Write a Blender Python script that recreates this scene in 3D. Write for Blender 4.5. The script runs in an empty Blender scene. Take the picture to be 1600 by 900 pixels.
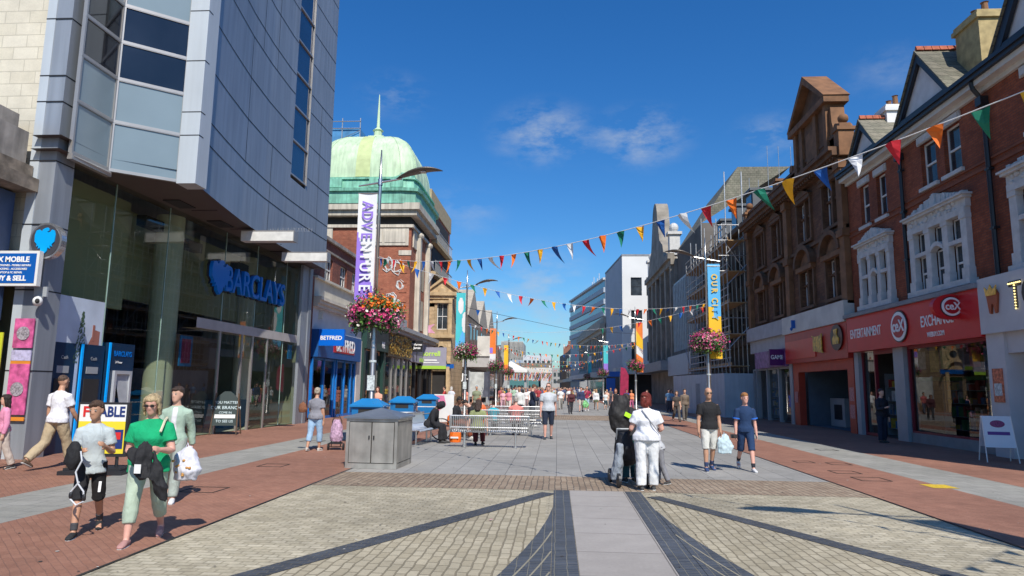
import bpy, math, random
from math import sin, cos, pi, radians, sqrt, atan2
from mathutils import Vector, Matrix, noise
random.seed(7)
scene = bpy.context.scene
COL = scene.collection

# ---------------------------------------------------------------- camera
cam_d = bpy.data.cameras.new('camera'); cam = bpy.data.objects.new('camera', cam_d); COL.objects.link(cam)
YAW, PITCH, ROLL = radians(3.8216), radians(8.2694), radians(0.7448)
Fv = Vector((-sin(YAW)*cos(PITCH), cos(YAW)*cos(PITCH), sin(PITCH)))
R0 = Vector((cos(YAW), sin(YAW), 0)); U0 = R0.cross(Fv)
Rv = R0*cos(ROLL) + U0*sin(ROLL); Uv = U0*cos(ROLL) - R0*sin(ROLL)
cam.matrix_world = Matrix(((Rv.x, Uv.x, -Fv.x, 0), (Rv.y, Uv.y, -Fv.y, 0), (Rv.z, Uv.z, -Fv.z, 1.68), (0, 0, 0, 1)))
cam_d.sensor_width = 36; cam_d.lens = 36*1067/1600; cam_d.clip_start = .05; cam_d.clip_end = 6000
scene.camera = cam
# ---------------------------------------------------------------- sky, sun, exposure
SUN_AZ, SUN_EL = radians(19), radians(47)          # the sun stands behind the camera, a little to the right
w = bpy.data.worlds.new('World'); scene.world = w; w.use_nodes = True
wn = w.node_tree.nodes; wl = w.node_tree.links; wn.clear()
wo = wn.new('ShaderNodeOutputWorld'); bg = wn.new('ShaderNodeBackground'); sky = wn.new('ShaderNodeTexSky')
sky.sky_type = 'NISHITA'; sky.sun_disc = False; sky.sun_elevation = SUN_EL; sky.sun_rotation = pi - SUN_AZ
sky.altitude = 0; sky.air_density = 1.15; sky.dust_density = .6; sky.ozone_density = 3.2
tc = wn.new('ShaderNodeTexCoord'); mp = wn.new('ShaderNodeMapping'); mp.inputs['Scale'].default_value = (1.0, 1.0, 2.2)
nz = wn.new('ShaderNodeTexNoise'); nz.inputs['Scale'].default_value = 15; nz.inputs['Detail'].default_value = 7; nz.inputs['Roughness'].default_value = .62
cr = wn.new('ShaderNodeMapRange'); cr.inputs['From Min'].default_value = .42; cr.inputs['From Max'].default_value = .70
wl.new(tc.outputs['Generated'], mp.inputs[0]); wl.new(mp.outputs[0], nz.inputs[0]); wl.new(nz.outputs[0], cr.inputs[0])
acc = None      # a few thin fair-weather clouds, each a soft patch of sky broken up by noise
for d_, r_, a_ in [((-0.0195, 0.9336, 0.3577), 0.10, 0.75), ((0.1156, 0.9297, 0.3498), 0.095, 0.75), ((0.2856, 0.8967, 0.3381), 0.07, 0.45), ((-0.2235, 0.8893, 0.399), 0.07, 0.35), ((-0.1399, 0.9576, 0.2519), 0.09, 0.3), ((-0.0193, 0.9857, 0.1674), 0.1, 0.4), ((-0.0377, 0.9945, 0.0977), 0.16, 0.5), ((-0.1587, 0.9796, 0.1235), 0.14, 0.4), ((0.4086, 0.8238, 0.393), 0.07, 0.25)]:
    ds = wn.new('ShaderNodeVectorMath'); ds.operation = 'SUBTRACT'; ds.inputs[1].default_value = d_; wl.new(tc.outputs['Generated'], ds.inputs[0])
    sc_ = wn.new('ShaderNodeVectorMath'); sc_.operation = 'MULTIPLY'; sc_.inputs[1].default_value = (1, 1, 1.7); wl.new(ds.outputs[0], sc_.inputs[0])
    ln_ = wn.new('ShaderNodeVectorMath'); ln_.operation = 'LENGTH'; wl.new(sc_.outputs[0], ln_.inputs[0])
    m_ = wn.new('ShaderNodeMapRange'); m_.interpolation_type = 'SMOOTHSTEP'; m_.inputs['From Min'].default_value = 0; m_.inputs['From Max'].default_value = r_; m_.inputs['To Min'].default_value = a_; m_.inputs['To Max'].default_value = 0
    wl.new(ln_.outputs['Value'], m_.inputs[0])
    if acc is None: acc = m_.outputs[0]
    else: k_ = wn.new('ShaderNodeMath'); k_.operation = 'ADD'; wl.new(acc, k_.inputs[0]); wl.new(m_.outputs[0], k_.inputs[1]); acc = k_.outputs[0]
mul = wn.new('ShaderNodeMath'); mul.operation = 'MULTIPLY'; mul.use_clamp = True; wl.new(cr.outputs[0], mul.inputs[0]); wl.new(acc, mul.inputs[1])
hsv = wn.new('ShaderNodeHueSaturation'); hsv.inputs['Saturation'].default_value = 1.32
tnt = wn.new('ShaderNodeMix'); tnt.data_type = 'RGBA'; tnt.blend_type = 'MULTIPLY'; tnt.inputs['Factor'].default_value = 1; tnt.inputs['B'].default_value = (.84, 1.24, 1.60, 1)
mix = wn.new('ShaderNodeMix'); mix.data_type = 'RGBA'; mix.inputs['B'].default_value = (6.0, 6.8, 7.8, 1)
wl.new(sky.outputs[0], hsv.inputs['Color']); wl.new(hsv.outputs[0], tnt.inputs['A']); wl.new(tnt.outputs['Result'], mix.inputs['A']); wl.new(mul.outputs[0], mix.inputs['Factor'])
wl.new(mix.outputs['Result'], bg.inputs[0]); bg.inputs[1].default_value = .080; wl.new(bg.outputs[0], wo.inputs[0])
sd = bpy.data.lights.new('sun', 'SUN'); so = bpy.data.objects.new('sun', sd); COL.objects.link(so)
sd.energy = 5.0; sd.angle = radians(.5); sd.color = (1, .94, .84)
to_sun = Vector((sin(SUN_AZ)*cos(SUN_EL), -cos(SUN_AZ)*cos(SUN_EL), sin(SUN_EL)))
so.rotation_euler = to_sun.to_track_quat('Z', 'Y').to_euler()
scene.view_settings.view_transform = 'Standard'; scene.view_settings.look = 'None'
scene.view_settings.exposure = 0.06; scene.view_settings.gamma = 1.0

# ---------------------------------------------------------------- materials
MATS = {}
def mat(name, col, rough=.75, metal=0., var=.12, vs=2.5, bump=0., bs=30., spec=None, emit=0., streak=0., wrinkle=0.):
    if name in MATS: return MATS[name]
    m = bpy.data.materials.new(name); m.use_nodes = True; MATS[name] = m
    n = m.node_tree.nodes; l = m.node_tree.links; b = n['Principled BSDF']
    b.inputs['Roughness'].default_value = rough; b.inputs['Metallic'].default_value = metal
    if spec is not None: b.inputs['Specular IOR Level'].default_value = spec
    c = (*col, 1)
    if var > 0:
        g = n.new('ShaderNodeNewGeometry'); t = n.new('ShaderNodeTexNoise'); t.inputs['Scale'].default_value = vs; t.inputs['Detail'].default_value = 5
        l.new(g.outputs['Position'], t.inputs['Vector'])
        r = n.new('ShaderNodeMapRange'); r.inputs['From Min'].default_value = .3; r.inputs['From Max'].default_value = .7
        r.inputs['To Min'].default_value = 1-var; r.inputs['To Max'].default_value = 1+var
        x = n.new('ShaderNodeMix'); x.data_type = 'RGBA'; x.blend_type = 'MULTIPLY'; x.inputs['Factor'].default_value = 1
        x.inputs['A'].default_value = c; l.new(t.outputs[0], r.inputs[0]); l.new(r.outputs[0], x.inputs['B']); l.new(x.outputs['Result'], b.inputs['Base Color'])
    else: b.inputs['Base Color'].default_value = c
    if streak > 0:      # run-off streaks, stretched upright
        g = n.new('ShaderNodeNewGeometry'); mp_ = n.new('ShaderNodeMapping'); mp_.inputs['Scale'].default_value = (3.2, 3.2, .22); t = n.new('ShaderNodeTexNoise'); t.inputs['Scale'].default_value = 1.6; t.inputs['Detail'].default_value = 6
        l.new(g.outputs['Position'], mp_.inputs[0]); l.new(mp_.outputs[0], t.inputs['Vector'])
        r = n.new('ShaderNodeMapRange'); r.inputs['From Min'].default_value = .38; r.inputs['From Max'].default_value = .68; r.inputs['To Min'].default_value = 1+streak*.5; r.inputs['To Max'].default_value = 1-streak
        y = n.new('ShaderNodeMix'); y.data_type = 'RGBA'; y.blend_type = 'MULTIPLY'; y.inputs['Factor'].default_value = 1
        src = b.inputs['Base Color'].links[0].from_socket if b.inputs['Base Color'].links else None
        if src: l.new(src, y.inputs['A'])
        else: y.inputs['A'].default_value = c
        l.new(t.outputs[0], r.inputs[0]); l.new(r.outputs[0], y.inputs['B']); l.new(y.outputs['Result'], b.inputs['Base Color'])
    if wrinkle > 0:
        g = n.new('ShaderNodeNewGeometry'); mp_ = n.new('ShaderNodeMapping'); mp_.inputs['Scale'].default_value = (1, 1, .55) if wrinkle < 2 else (1, 1, .12); t = n.new('ShaderNodeTexNoise'); t.inputs['Scale'].default_value = 15 if wrinkle < 2 else 85; t.inputs['Detail'].default_value = 3; t.inputs['Distortion'].default_value = 1.2
        l.new(g.outputs['Position'], mp_.inputs[0]); l.new(mp_.outputs[0], t.inputs['Vector']); bp = n.new('ShaderNodeBump'); bp.inputs['Strength'].default_value = min(1, wrinkle); bp.inputs['Distance'].default_value = .035 if wrinkle < 2 else .02
        l.new(t.outputs[0], bp.inputs['Height']); l.new(bp.outputs[0], b.inputs['Normal'])
    elif bump > 0:
        g = n.new('ShaderNodeNewGeometry'); t = n.new('ShaderNodeTexNoise'); t.inputs['Scale'].default_value = bs; t.inputs['Detail'].default_value = 4
        l.new(g.outputs['Position'], t.inputs['Vector']); bp = n.new('ShaderNodeBump'); bp.inputs['Strength'].default_value = bump; bp.inputs['Distance'].default_value = .02
        l.new(t.outputs[0], bp.inputs['Height']); l.new(bp.outputs[0], b.inputs['Normal'])
    if emit: b.inputs['Emission Color'].default_value = c; b.inputs['Emission Strength'].default_value = emit
    return m

def brickmat(name, c1, c2, mortar, bw, bh, mode='wall', msize=.012, rough=.85, offset=.5, stain=.25, stain_col=(.5, .5, .5), bumpd=.006, rot=0, hue=.0, bias=0., spots=0.):
    """bricks, setts or slabs laid in metres; mode wall: along the wall and up, floor: across the street and along it"""
    m = bpy.data.materials.new(name); m.use_nodes = True; MATS[name] = m
    n = m.node_tree.nodes; l = m.node_tree.links; b = n['Principled BSDF']; b.inputs['Roughness'].default_value = rough
    g = n.new('ShaderNodeNewGeometry'); s = n.new('ShaderNodeSeparateXYZ'); l.new(g.outputs['Position'], s.inputs[0])
    c = n.new('ShaderNodeCombineXYZ')
    if mode == 'wall':
        a = n.new('ShaderNodeMath'); l.new(s.outputs[0], a.inputs[0]); l.new(s.outputs[1], a.inputs[1]); l.new(a.outputs[0], c.inputs[0]); l.new(s.outputs[2], c.inputs[1])
    else:
        l.new(s.outputs[0], c.inputs[0]); l.new(s.outputs[1], c.inputs[1])
    vec = c.outputs[0]
    if rot:
        mp = n.new('ShaderNodeMapping'); mp.inputs['Rotation'].default_value = (0, 0, rot); l.new(vec, mp.inputs[0]); vec = mp.outputs[0]
    if mode == 'floor':      # laid by hand: the courses wander a little
        wn_ = n.new('ShaderNodeTexNoise'); wn_.inputs['Scale'].default_value = .9 if bw > .3 or bw == bh else 3.2; l.new(g.outputs['Position'], wn_.inputs['Vector'])
        ad = n.new('ShaderNodeVectorMath'); ad.operation = 'MULTIPLY_ADD'; l.new(wn_.outputs['Color'], ad.inputs[0]); k = min(.055, bh*.5) if bw < .3 else .004; ad.inputs[1].default_value = (k, k, 0); l.new(vec, ad.inputs[2]); vec = ad.outputs[0]
    t = n.new('ShaderNodeTexBrick'); l.new(vec, t.inputs['Vector']); t.offset = offset
    t.inputs['Color1'].default_value = (*c1, 1); t.inputs['Color2'].default_value = (*c2, 1); t.inputs['Mortar'].default_value = (*mortar, 1)
    t.inputs['Scale'].default_value = 1; t.inputs['Brick Width'].default_value = bw; t.inputs['Row Height'].default_value = bh
    t.inputs['Mortar Size'].default_value = msize; t.inputs['Mortar Smooth'].default_value = .3; t.inputs['Bias'].default_value = bias
    col = t.outputs['Color']
    for sc, amt, lo, hi in ((.35, stain, .35, .65), (3.5, stain*.6, .35, .65), (28, stain*.5, .3, .7)):
        q = n.new('ShaderNodeTexNoise'); q.inputs['Scale'].default_value = sc; q.inputs['Detail'].default_value = 6; l.new(g.outputs['Position'], q.inputs['Vector'])
        r = n.new('ShaderNodeMapRange'); r.inputs['From Min'].default_value = lo; r.inputs['From Max'].default_value = hi; r.inputs['To Min'].default_value = 1-amt; r.inputs['To Max'].default_value = 1+amt*.6
        l.new(q.outputs[0], r.inputs[0]); x = n.new('ShaderNodeMix'); x.data_type = 'RGBA'; x.blend_type = 'MULTIPLY'; x.inputs['Factor'].default_value = 1
        l.new(col, x.inputs['A']); l.new(r.outputs[0], x.inputs['B']); col = x.outputs['Result']
    if spots:      # old chewing gum and drips
        q = n.new('ShaderNodeTexVoronoi'); q.inputs['Scale'].default_value = 5.0; l.new(g.outputs['Position'], q.inputs['Vector'])
        r = n.new('ShaderNodeMapRange'); r.inputs['From Min'].default_value = .05; r.inputs['From Max'].default_value = .09; r.inputs['To Min'].default_value = 1-spots; r.inputs['To Max'].default_value = 1
        l.new(q.outputs[0], r.inputs[0]); x = n.new('ShaderNodeMix'); x.data_type = 'RGBA'; x.blend_type = 'MULTIPLY'; x.inputs['Factor'].default_value = 1
        l.new(col, x.inputs['A']); l.new(r.outputs[0], x.inputs['B']); col = x.outputs['Result']
    l.new(col, b.inputs['Base Color'])
    bp = n.new('ShaderNodeBump'); bp.inputs['Distance'].default_value = bumpd; bp.inputs['Strength'].default_value = .8; bp.invert = True
    l.new(t.outputs['Fac'], bp.inputs['Height']); l.new(bp.outputs[0], b.inputs['Normal'])
    return m

def glassmat(name, tint, gl=1.45, rough=.01, boost=1.0):
    m = bpy.data.materials.new(name); m.use_nodes = True; MATS[name] = m
    n = m.node_tree.nodes; l = m.node_tree.links; n.clear(); o = n.new('ShaderNodeOutputMaterial')
    t = n.new('ShaderNodeBsdfTransparent'); t.inputs[0].default_value = (*tint, 1); g = n.new('ShaderNodeBsdfGlossy'); g.inputs['Roughness'].default_value = rough
    f = n.new('ShaderNodeLayerWeight'); f.inputs[0].default_value = .5; p5 = n.new('ShaderNodeMath'); p5.operation = 'POWER'; p5.inputs[1].default_value = 4.0; l.new(f.outputs['Facing'], p5.inputs[0]); k = n.new('ShaderNodeMath'); k.operation = 'MULTIPLY_ADD'; k.inputs[1].default_value = .92*boost; k.inputs[2].default_value = .08*boost; k.use_clamp = True
    x = n.new('ShaderNodeMixShader'); l.new(p5.outputs[0], k.inputs[0]); l.new(k.outputs[0], x.inputs[0]); l.new(t.outputs[0], x.inputs[1]); l.new(g.outputs[0], x.inputs[2]); l.new(x.outputs[0], o.inputs[0])
    return m

# ---------------------------------------------------------------- mesh helper
def link(o): COL.objects.link(o); return o
class MB:
    def __init__(s, T=None): s.v = []; s.f = []; s.T = T
    def add(s, vs, fs):
        k = len(s.v)
        s.v += [tuple(s.T(*p)) if s.T else tuple(p) for p in vs]; s.f += [tuple(i+k for i in f) for f in fs]; return s
    def box(s, x0, x1, y0, y1, z0, z1):
        vs = [(x, y, z) for z in (z0, z1) for y in (y0, y1) for x in (x0, x1)]
        return s.add(vs, [(0, 2, 3, 1), (4, 5, 7, 6), (0, 1, 5, 4), (2, 6, 7, 3), (0, 4, 6, 2), (1, 3, 7, 5)])
    def quad(s, *p): return s.add(p, [tuple(range(len(p)))])
    def prism(s, poly, a0, a1, axis='y'):
        """poly in the other two axes, swept along axis"""
        n = len(poly)
        def P(p, a): return {'x': (a, p[0], p[1]), 'y': (p[0], a, p[1]), 'z': (p[0], p[1], a)}[axis]
        vs = [P(p, a0) for p in poly] + [P(p, a1) for p in poly]
        return s.add(vs, [tuple(range(n)), tuple(range(2*n-1, n-1, -1))] + [(i, i+n, (i+1) % n+n, (i+1) % n) for i in range(n)])
    def tube(s, pts, r, n=8, cap=True):
        pts = [Vector(p) for p in pts]; rs = r if isinstance(r, (list, tuple)) else [r]*len(pts)
        vs = []; ref = None
        for i, p in enumerate(pts):
            d = (pts[min(i+1, len(pts)-1)] - pts[max(i-1, 0)]).normalized()
            if ref is None: ref = Vector((0, 0, 1)) if abs(d.z) < .9 else Vector((1, 0, 0))
            a = d.cross(ref).normalized(); b = a.cross(d).normalized(); ref = b if abs(d.dot(b)) < .9 else ref
            for k in range(n):
                t = 2*pi*k/n; vs.append(p + a*cos(t)*rs[i] + b*sin(t)*rs[i])
        fs = [(i*n+k, i*n+(k+1) % n, (i+1)*n+(k+1) % n, (i+1)*n+k) for i in range(len(pts)-1) for k in range(n)]
        if cap: fs += [tuple(range(n-1, -1, -1)), tuple(range((len(pts)-1)*n, len(pts)*n))]
        return s.add(vs, fs)
    def lathe(s, prof, c=(0, 0), n=16, a0=0, a1=2*pi):
        full = abs(a1-a0-2*pi) < 1e-6; m = n if full else n+1; vs = []
        for r, z in prof:
            for k in range(m):
                t = a0+(a1-a0)*k/n; vs.append((c[0]+r*cos(t), c[1]+r*sin(t), z))
        fs = [(i*m+k, i*m+(k+1) % m, (i+1)*m+(k+1) % m, (i+1)*m+k) for i in range(len(prof)-1) for k in range(n)]
        return s.add(vs, fs)
    def ell(s, c, r, n=12, m=8):
        vs = [(c[0]+r[0]*sin(pi*j/m)*cos(2*pi*i/n), c[1]+r[1]*sin(pi*j/m)*sin(2*pi*i/n), c[2]+r[2]*cos(pi*j/m)) for j in range(1, m) for i in range(n)]
        t = len(vs); vs += [(c[0], c[1], c[2]+r[2]), (c[0], c[1], c[2]-r[2])]
        fs = [(j*n+i, (j+1)*n+i, (j+1)*n+(i+1) % n, j*n+(i+1) % n) for j in range(m-2) for i in range(n)]
        fs += [(t, i, (i+1) % n) for i in range(n)] + [(t+1, (m-2)*n+(i+1) % n, (m-2)*n+i) for i in range(n)]
        return s.add(vs, fs)
    def loft(s, secs, n=12):
        """secs: (centre, x-vector, y-vector), rings already scaled; closed ends"""
        vs = []
        for c, a, b in secs:
            for k in range(n):
                t = 2*pi*k/n; vs.append(Vector(c)+Vector(a)*cos(t)+Vector(b)*sin(t))
        fs = [(i*n+k, i*n+(k+1) % n, (i+1)*n+(k+1) % n, (i+1)*n+k) for i in range(len(secs)-1) for k in range(n)]
        fs += [tuple(range(n-1, -1, -1)), tuple(range((len(secs)-1)*n, len(secs)*n))]
        return s.add(vs, fs)
    def wall(s, u0, u1, z0, z1, holes=(), w=0., d=.3):
        """a wall sheet with real openings and reveals of depth d"""
        us = sorted({u0, u1, *[h[0] for h in holes], *[h[1] for h in holes]}); zs = sorted({z0, z1, *[h[2] for h in holes], *[h[3] for h in holes]})
        for i in range(len(us)-1):
            for j in range(len(zs)-1):
                cu = (us[i]+us[i+1])/2; cz = (zs[j]+zs[j+1])/2
                if any(h[0] < cu < h[1] and h[2] < cz < h[3] for h in holes): continue
                a, b, c, e = us[i], us[i+1], zs[j], zs[j+1]
                s.quad((a, w, c), (b, w, c), (b, w, e), (a, w, e))
        for a, b, c, e in list(holes) + [(u0, u1, z0, z1)]:
            s.quad((a, w, c), (b, w, c), (b, w-d, c), (a, w-d, c)); s.quad((a, w, e), (b, w, e), (b, w-d, e), (a, w-d, e))
            s.quad((a, w, c), (a, w, e), (a, w-d, e), (a, w-d, c)); s.quad((b, w, c), (b, w, e), (b, w-d, e), (b, w-d, c))
        return s
    def build(s, name, m, parent=None, smooth=False, **tags):
        me = bpy.data.meshes.new(name); me.from_pydata(s.v, [], s.f); me.update()
        ms = m if isinstance(m, (list, tuple)) else [m]
        for q in ms: me.materials.append(q)
        if smooth:
            for p in me.polygons: p.use_smooth = True
        o = link(bpy.data.objects.new(name, me))
        if parent: o.parent = parent
        tag(o, **tags); return o
def tag(o, label=None, cat=None, group=None, kind=None):
    if label: o['label'] = label
    if cat: o['category'] = cat
    if group: o['group'] = group
    if kind: o['kind'] = kind
    return o
def thing(name, label, cat, loc=(0, 0, 0), rz=0, group=None):
    o = link(bpy.data.objects.new(name, None)); o.empty_display_size = .2; o.location = loc; o.rotation_euler = (0, 0, rz)
    return tag(o, label, cat, group)
def dup(o, loc, rz=0, label=None, group=None, parent=None):
    kids = [c for c in bpy.data.objects if c.parent == o]
    c = o.copy(); COL.objects.link(c); c.parent = parent
    if parent is None: c.location = loc; c.rotation_euler = (0, 0, rz)
    if label: c['label'] = label
    if group: c['group'] = group
    for k in kids: dup(k, None, parent=c)
    return c
def text(s, size, org, right, up, m, parent, bold=.0, ext=.01, align='CENTER', xs=1., name='lettering', shear=0):
    cu = bpy.data.curves.new(name, 'FONT'); cu.body = s; cu.size = size; cu.extrude = ext; cu.offset = bold; cu.align_x = align; cu.align_y = 'CENTER'; cu.shear = shear
    cu.resolution_u = 3
    t = bpy.data.objects.new('tmp_text', cu); COL.objects.link(t); bpy.context.view_layer.update()
    me = bpy.data.meshes.new_from_object(t.evaluated_get(bpy.context.evaluated_depsgraph_get())); bpy.data.objects.remove(t); bpy.data.curves.remove(cu)
    r = Vector(right).normalized(); u = Vector(up).normalized(); n = r.cross(u); org = Vector(org)
    for v in me.vertices: v.co = org + r*v.co.x*xs + u*v.co.y + n*v.co.z
    me.materials.clear(); me.materials.append(m); me.name = name
    o = link(bpy.data.objects.new(name, me)); o.parent = parent; return o
def poly(name, pts, org, right, up, thick, m, parent):
    """flat outline (x, y) extruded by thick along the normal"""
    r = Vector(right).normalized(); u = Vector(up).normalized(); n = r.cross(u); org = Vector(org); b = MB()
    k = len(pts); vs = [org+r*x+u*y for x, y in pts] + [org+r*x+u*y+n*thick for x, y in pts]
    b.add(vs, [tuple(range(k)), tuple(range(2*k-1, k-1, -1))] + [(i, (i+1) % k, (i+1) % k+k, i+k) for i in range(k)])
    return b.build(name, m, parent)
FR = lambda u, w, z: (12.2-w, u, z)       # the right hand building line: u along the street, w out of the wall
FL = lambda u, w, z: (-11.8+w, u, z)      # the left hand building line
def lerp(a, b, t): return a+(b-a)*t

# colours
white = mat('white_paint', (.72, .72, .70), .55, var=.06); offw = mat('off_white_paint', (.60, .58, .53), .7, var=.14, vs=1.2)
cream = mat('cream_render', (.62, .57, .47), .8, var=.12, vs=1.5); black = mat('black_paint', (.02, .02, .023), .4, var=.1)
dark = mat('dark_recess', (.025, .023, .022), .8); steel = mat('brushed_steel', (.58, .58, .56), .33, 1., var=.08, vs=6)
galv = mat('galvanised_tube', (.45, .45, .45), .45, .8, var=.15, vs=8); greyp = mat('grey_paint', (.33, .35, .37), .5, var=.06)
redp = mat('red_sign_panel', (.58, .015, .02), .38, var=.05); whitel = mat('white_lettering', (.85, .85, .84), .5, var=0)
bluep = mat('blue_sign_panel', (.006, .10, .40), .35, var=.04); wood = mat('timber', (.38, .25, .13), .8, var=.25, vs=8)
pane = mat('window_glass', (.035, .045, .055), .06, var=.5, vs=1.1, spec=.9)
curtain = mat('net_curtain', (.40, .37, .32), .9, var=.2, vs=4)
slate = brickmat('roof_slates', (.10, .105, .11), (.15, .15, .15), (.05, .05, .05), .3, .2, msize=.01)
slate_w = brickmat('mossy_roof_slates', (.17, .165, .12), (.23, .21, .16), (.08, .08, .06), .32, .2, msize=.012)
# ================================================================= THE GROUND
slab = brickmat('grey_granite_slabs', (.285, .275, .255), (.325, .315, .295), (.16, .155, .15), .9, .5, 'floor', msize=.008, rot=pi/2, stain=.13, bumpd=.003, spots=.12)
slabp = brickmat('pale_grey_slabs', (.33, .303, .278), (.36, .333, .308), (.17, .155, .14), .93, 1.1, 'floor', msize=.008, stain=.1, bumpd=.003, offset=0, rot=pi/2, spots=.1)
slabs_side = brickmat('grey_side_paving', (.28, .275, .245), (.32, .31, .28), (.19, .19, .18), .4, .4, 'floor', msize=.008, stain=.15, bumpd=.003)
redb = brickmat('red_brick_paving', (.28, .13, .085), (.325, .158, .105), (.24, .12, .085), .16, .08, 'floor', msize=.004, stain=.17, bumpd=.003, rot=pi/4, spots=.12)
sett = brickmat('buff_setts_across', (.365, .32, .225), (.475, .425, .315), (.31, .27, .19), .17, .10, 'floor', msize=.010, stain=.26, bumpd=.010, spots=.1)
sett_l = brickmat('buff_setts_lengthwise', (.37, .32, .22), (.465, .41, .295), (.235, .20, .135), .22, .11, 'floor', msize=.010, stain=.17, bumpd=.012, rot=pi/2)
bandb = brickmat('brown_brick_band', (.27, .195, .135), (.36, .28, .20), (.15, .12, .09), .21, .105, 'floor', msize=.010, stain=.18, bumpd=.006, rot=pi/2)
blueb = brickmat('blue_black_setts', (.04, .052, .075), (.065, .08, .11), (.17, .165, .14), .122, .062, 'floor', msize=.006, offset=0.0, stain=.2, bumpd=.01)
blued = brickmat('blue_black_setts_slanted', (.038, .045, .06), (.065, .075, .095), (.11, .105, .09), .115, .07, 'floor', msize=.006, stain=.2, bumpd=.01)
farp = mat('far_paving', (.26, .255, .25), .85, var=.12, vs=.6)
def sheet(name, pts, z, m, **k):
    if 'label' not in k: k['kind'] = 'structure'
    b = MB(); b.quad(*[(x, y, z) for x, y in pts]); return b.build(name, m, **k)
def rect(name, x0, x1, y0, y1, z, m, **k): return sheet(name, [(x0, y0), (x1, y0), (x1, y1), (x0, y1)], z, m, **k)
rect('ground', -1500, 1500, -60, 3000, -.02, farp)
XL, XR = -4.17, 5.13
rect('central_paving', XL, XR, 13.55, 37, -.004, slab); rect('far_central_paving', XL, XR, 43.5, 400, -.004, slab)
rect('crossing_paving', XL, 6.9, 37, 43.5, -.003, bandb)
rect('brick_band', XL, XR, 11.72, 13.55, -.003, bandb)
rect('sett_paving', XL, XR, -40, 11.72, -.006, sett)
# inner fan triangle, laid lengthwise
tri = MB(); tri.quad((-.15, 11.45, 0), (-.15, -8, 0), (-9.6+5.43, -8, 0), (-4.1, 3.3, 0)); tri.build('sett_fan', sett_l, kind='structure').location.z = -.002
tri = MB(); tri.quad((1.5, 11.3, 0), (1.5, -8, 0), (4.9, -8, 0), (4.9, 4.1, 0)); tri.build('sett_fan', sett_l, kind='structure').location.z = -.002
rect('centre_slabs', .215, 1.12, -40, 11.72, .002, slabp)
for x0, x1 in ((-.045, .209), (1.126, 1.38)): rect('dark_sett_band', x0, x1, -40, 11.72, .002, blueb)
def diag(x0, y0, x1, y1, wd, m):
    d = Vector((x1-x0, y1-y0)).normalized(); nn = Vector((-d.y, d.x))*wd/2
    sheet('dark_sett_line', [(x0+nn.x, y0+nn.y), (x1+nn.x, y1+nn.y), (x1-nn.x, y1-nn.y), (x0-nn.x, y0-nn.y)], .003, m)
diag(-.12, 11.4, -4.1, 3.4, .26, blued); diag(1.52, 11.25, 5.1, 4.1, .25, blued)
# the widening wedges of dark setts beside the slabs
blue_w = []
for sgn, xe in ((-1, -.05), (1, 1.385)):
    b = MB(); N = 8; vs = []
    for i in range(N+1):
        y = 10.1-i*.9; t = i*.9; vs += [(xe, y, 0), (xe+sgn*(.05*t+.022*t*t), y, 0)]
    b.add(vs, [(2*i, 2*i+1, 2*i+3, 2*i+2) for i in range(N)]); o = b.build('dark_sett_wedge', blueb, kind='structure'); o.location.z = .003
    # the pale jointing between the wedge's courses
    j = MB()
    for q in range(1, 9):
        last = None
        for i in range(0, 34):
            y = 9.6-i*.2; t = 10.1-y; wd = .05*t+.022*t*t; x = xe+sgn*(wd-q*.145)
            if (x-xe)*sgn < .0: last = None; continue
            if last: j.quad((last[0]-.009, last[1], 0), (last[0]+.009, last[1], 0), (x+.009, y, 0), (x-.009, y, 0))
            last = (x, y)
    o = j.build('sett_joints', mat('pale_jointing', (.27, .245, .18), .9), kind='structure'); o.location.z = .0045
# side strips
for sgn, name in ((-1, 'left'), (1, 'right')):
    e = XL if sgn < 0 else XR; a = -6.6 if sgn < 0 else 6.98; c = -8.05 if sgn < 0 else 8.46; w = -26 if sgn < 0 else 26
    for (p, q, m, nm) in ((e, a, redb, 'red_brick_pavement'), (a, c, slabs_side, 'grey_paving_strip'), (c, w, redb, 'red_brick_pavement')):
        rect(nm, min(p, q), max(p, q), -40, 130, -.001, m)
    rect('drain_slot', e-.018, e+.018, -40, 130, .003, black)
# small fittings in the paving
for x, y, s, r in ((6.05, 15.2, .5, 0), (6.6, 16.9, .45, .1), (5.9, 17.2, .4, 0), (-5.6, 10.9, .55, 0), (-5.9, 14.3, .5, 0), (-7.3, 20.5, .6, 0), (7.8, 20.8, .5, 0), (6.1, 14.1, .55, 0)):
    b = MB(); 
    for q in (0, 1):
        b.box(-s/2, s/2, -s/2+q*s-.012, -s/2+q*s+.012, 0, .004); b.box(-s/2+q*s-.012, -s/2+q*s+.012, -s/2, s/2, 0, .0045)
    b.build('access_cover', dark, label=None, cat='cover').location = (x, y, .001)
MBc = [o for o in bpy.data.objects if o.name.startswith('access_cover')]
for o, l in zip(MBc, ('square cover seam nearest the right dark drain line', 'square cover seam beside the grey strip on the right red paving', 'small square cover seam on the right red paving, farther in', 'square cover seam on the left red paving behind the boy',
        'square cover seam on the left red paving beside the silver bin', 'large square cover seam in the left grey strip', 'square cover seam in the right grey strip', 'square cover seam below the yellow patch side on right red paving')):
    o['label'] = l; o['group'] = 'access cover seams in the paving'
rect('painted_patch', 6.7, 7.15, 13.0, 13.5, .0035, mat('yellow_marking', (.62, .42, .03), .8, var=.3, vs=20), label='yellow painted utility patch on the right pavement', cat='marking')

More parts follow.
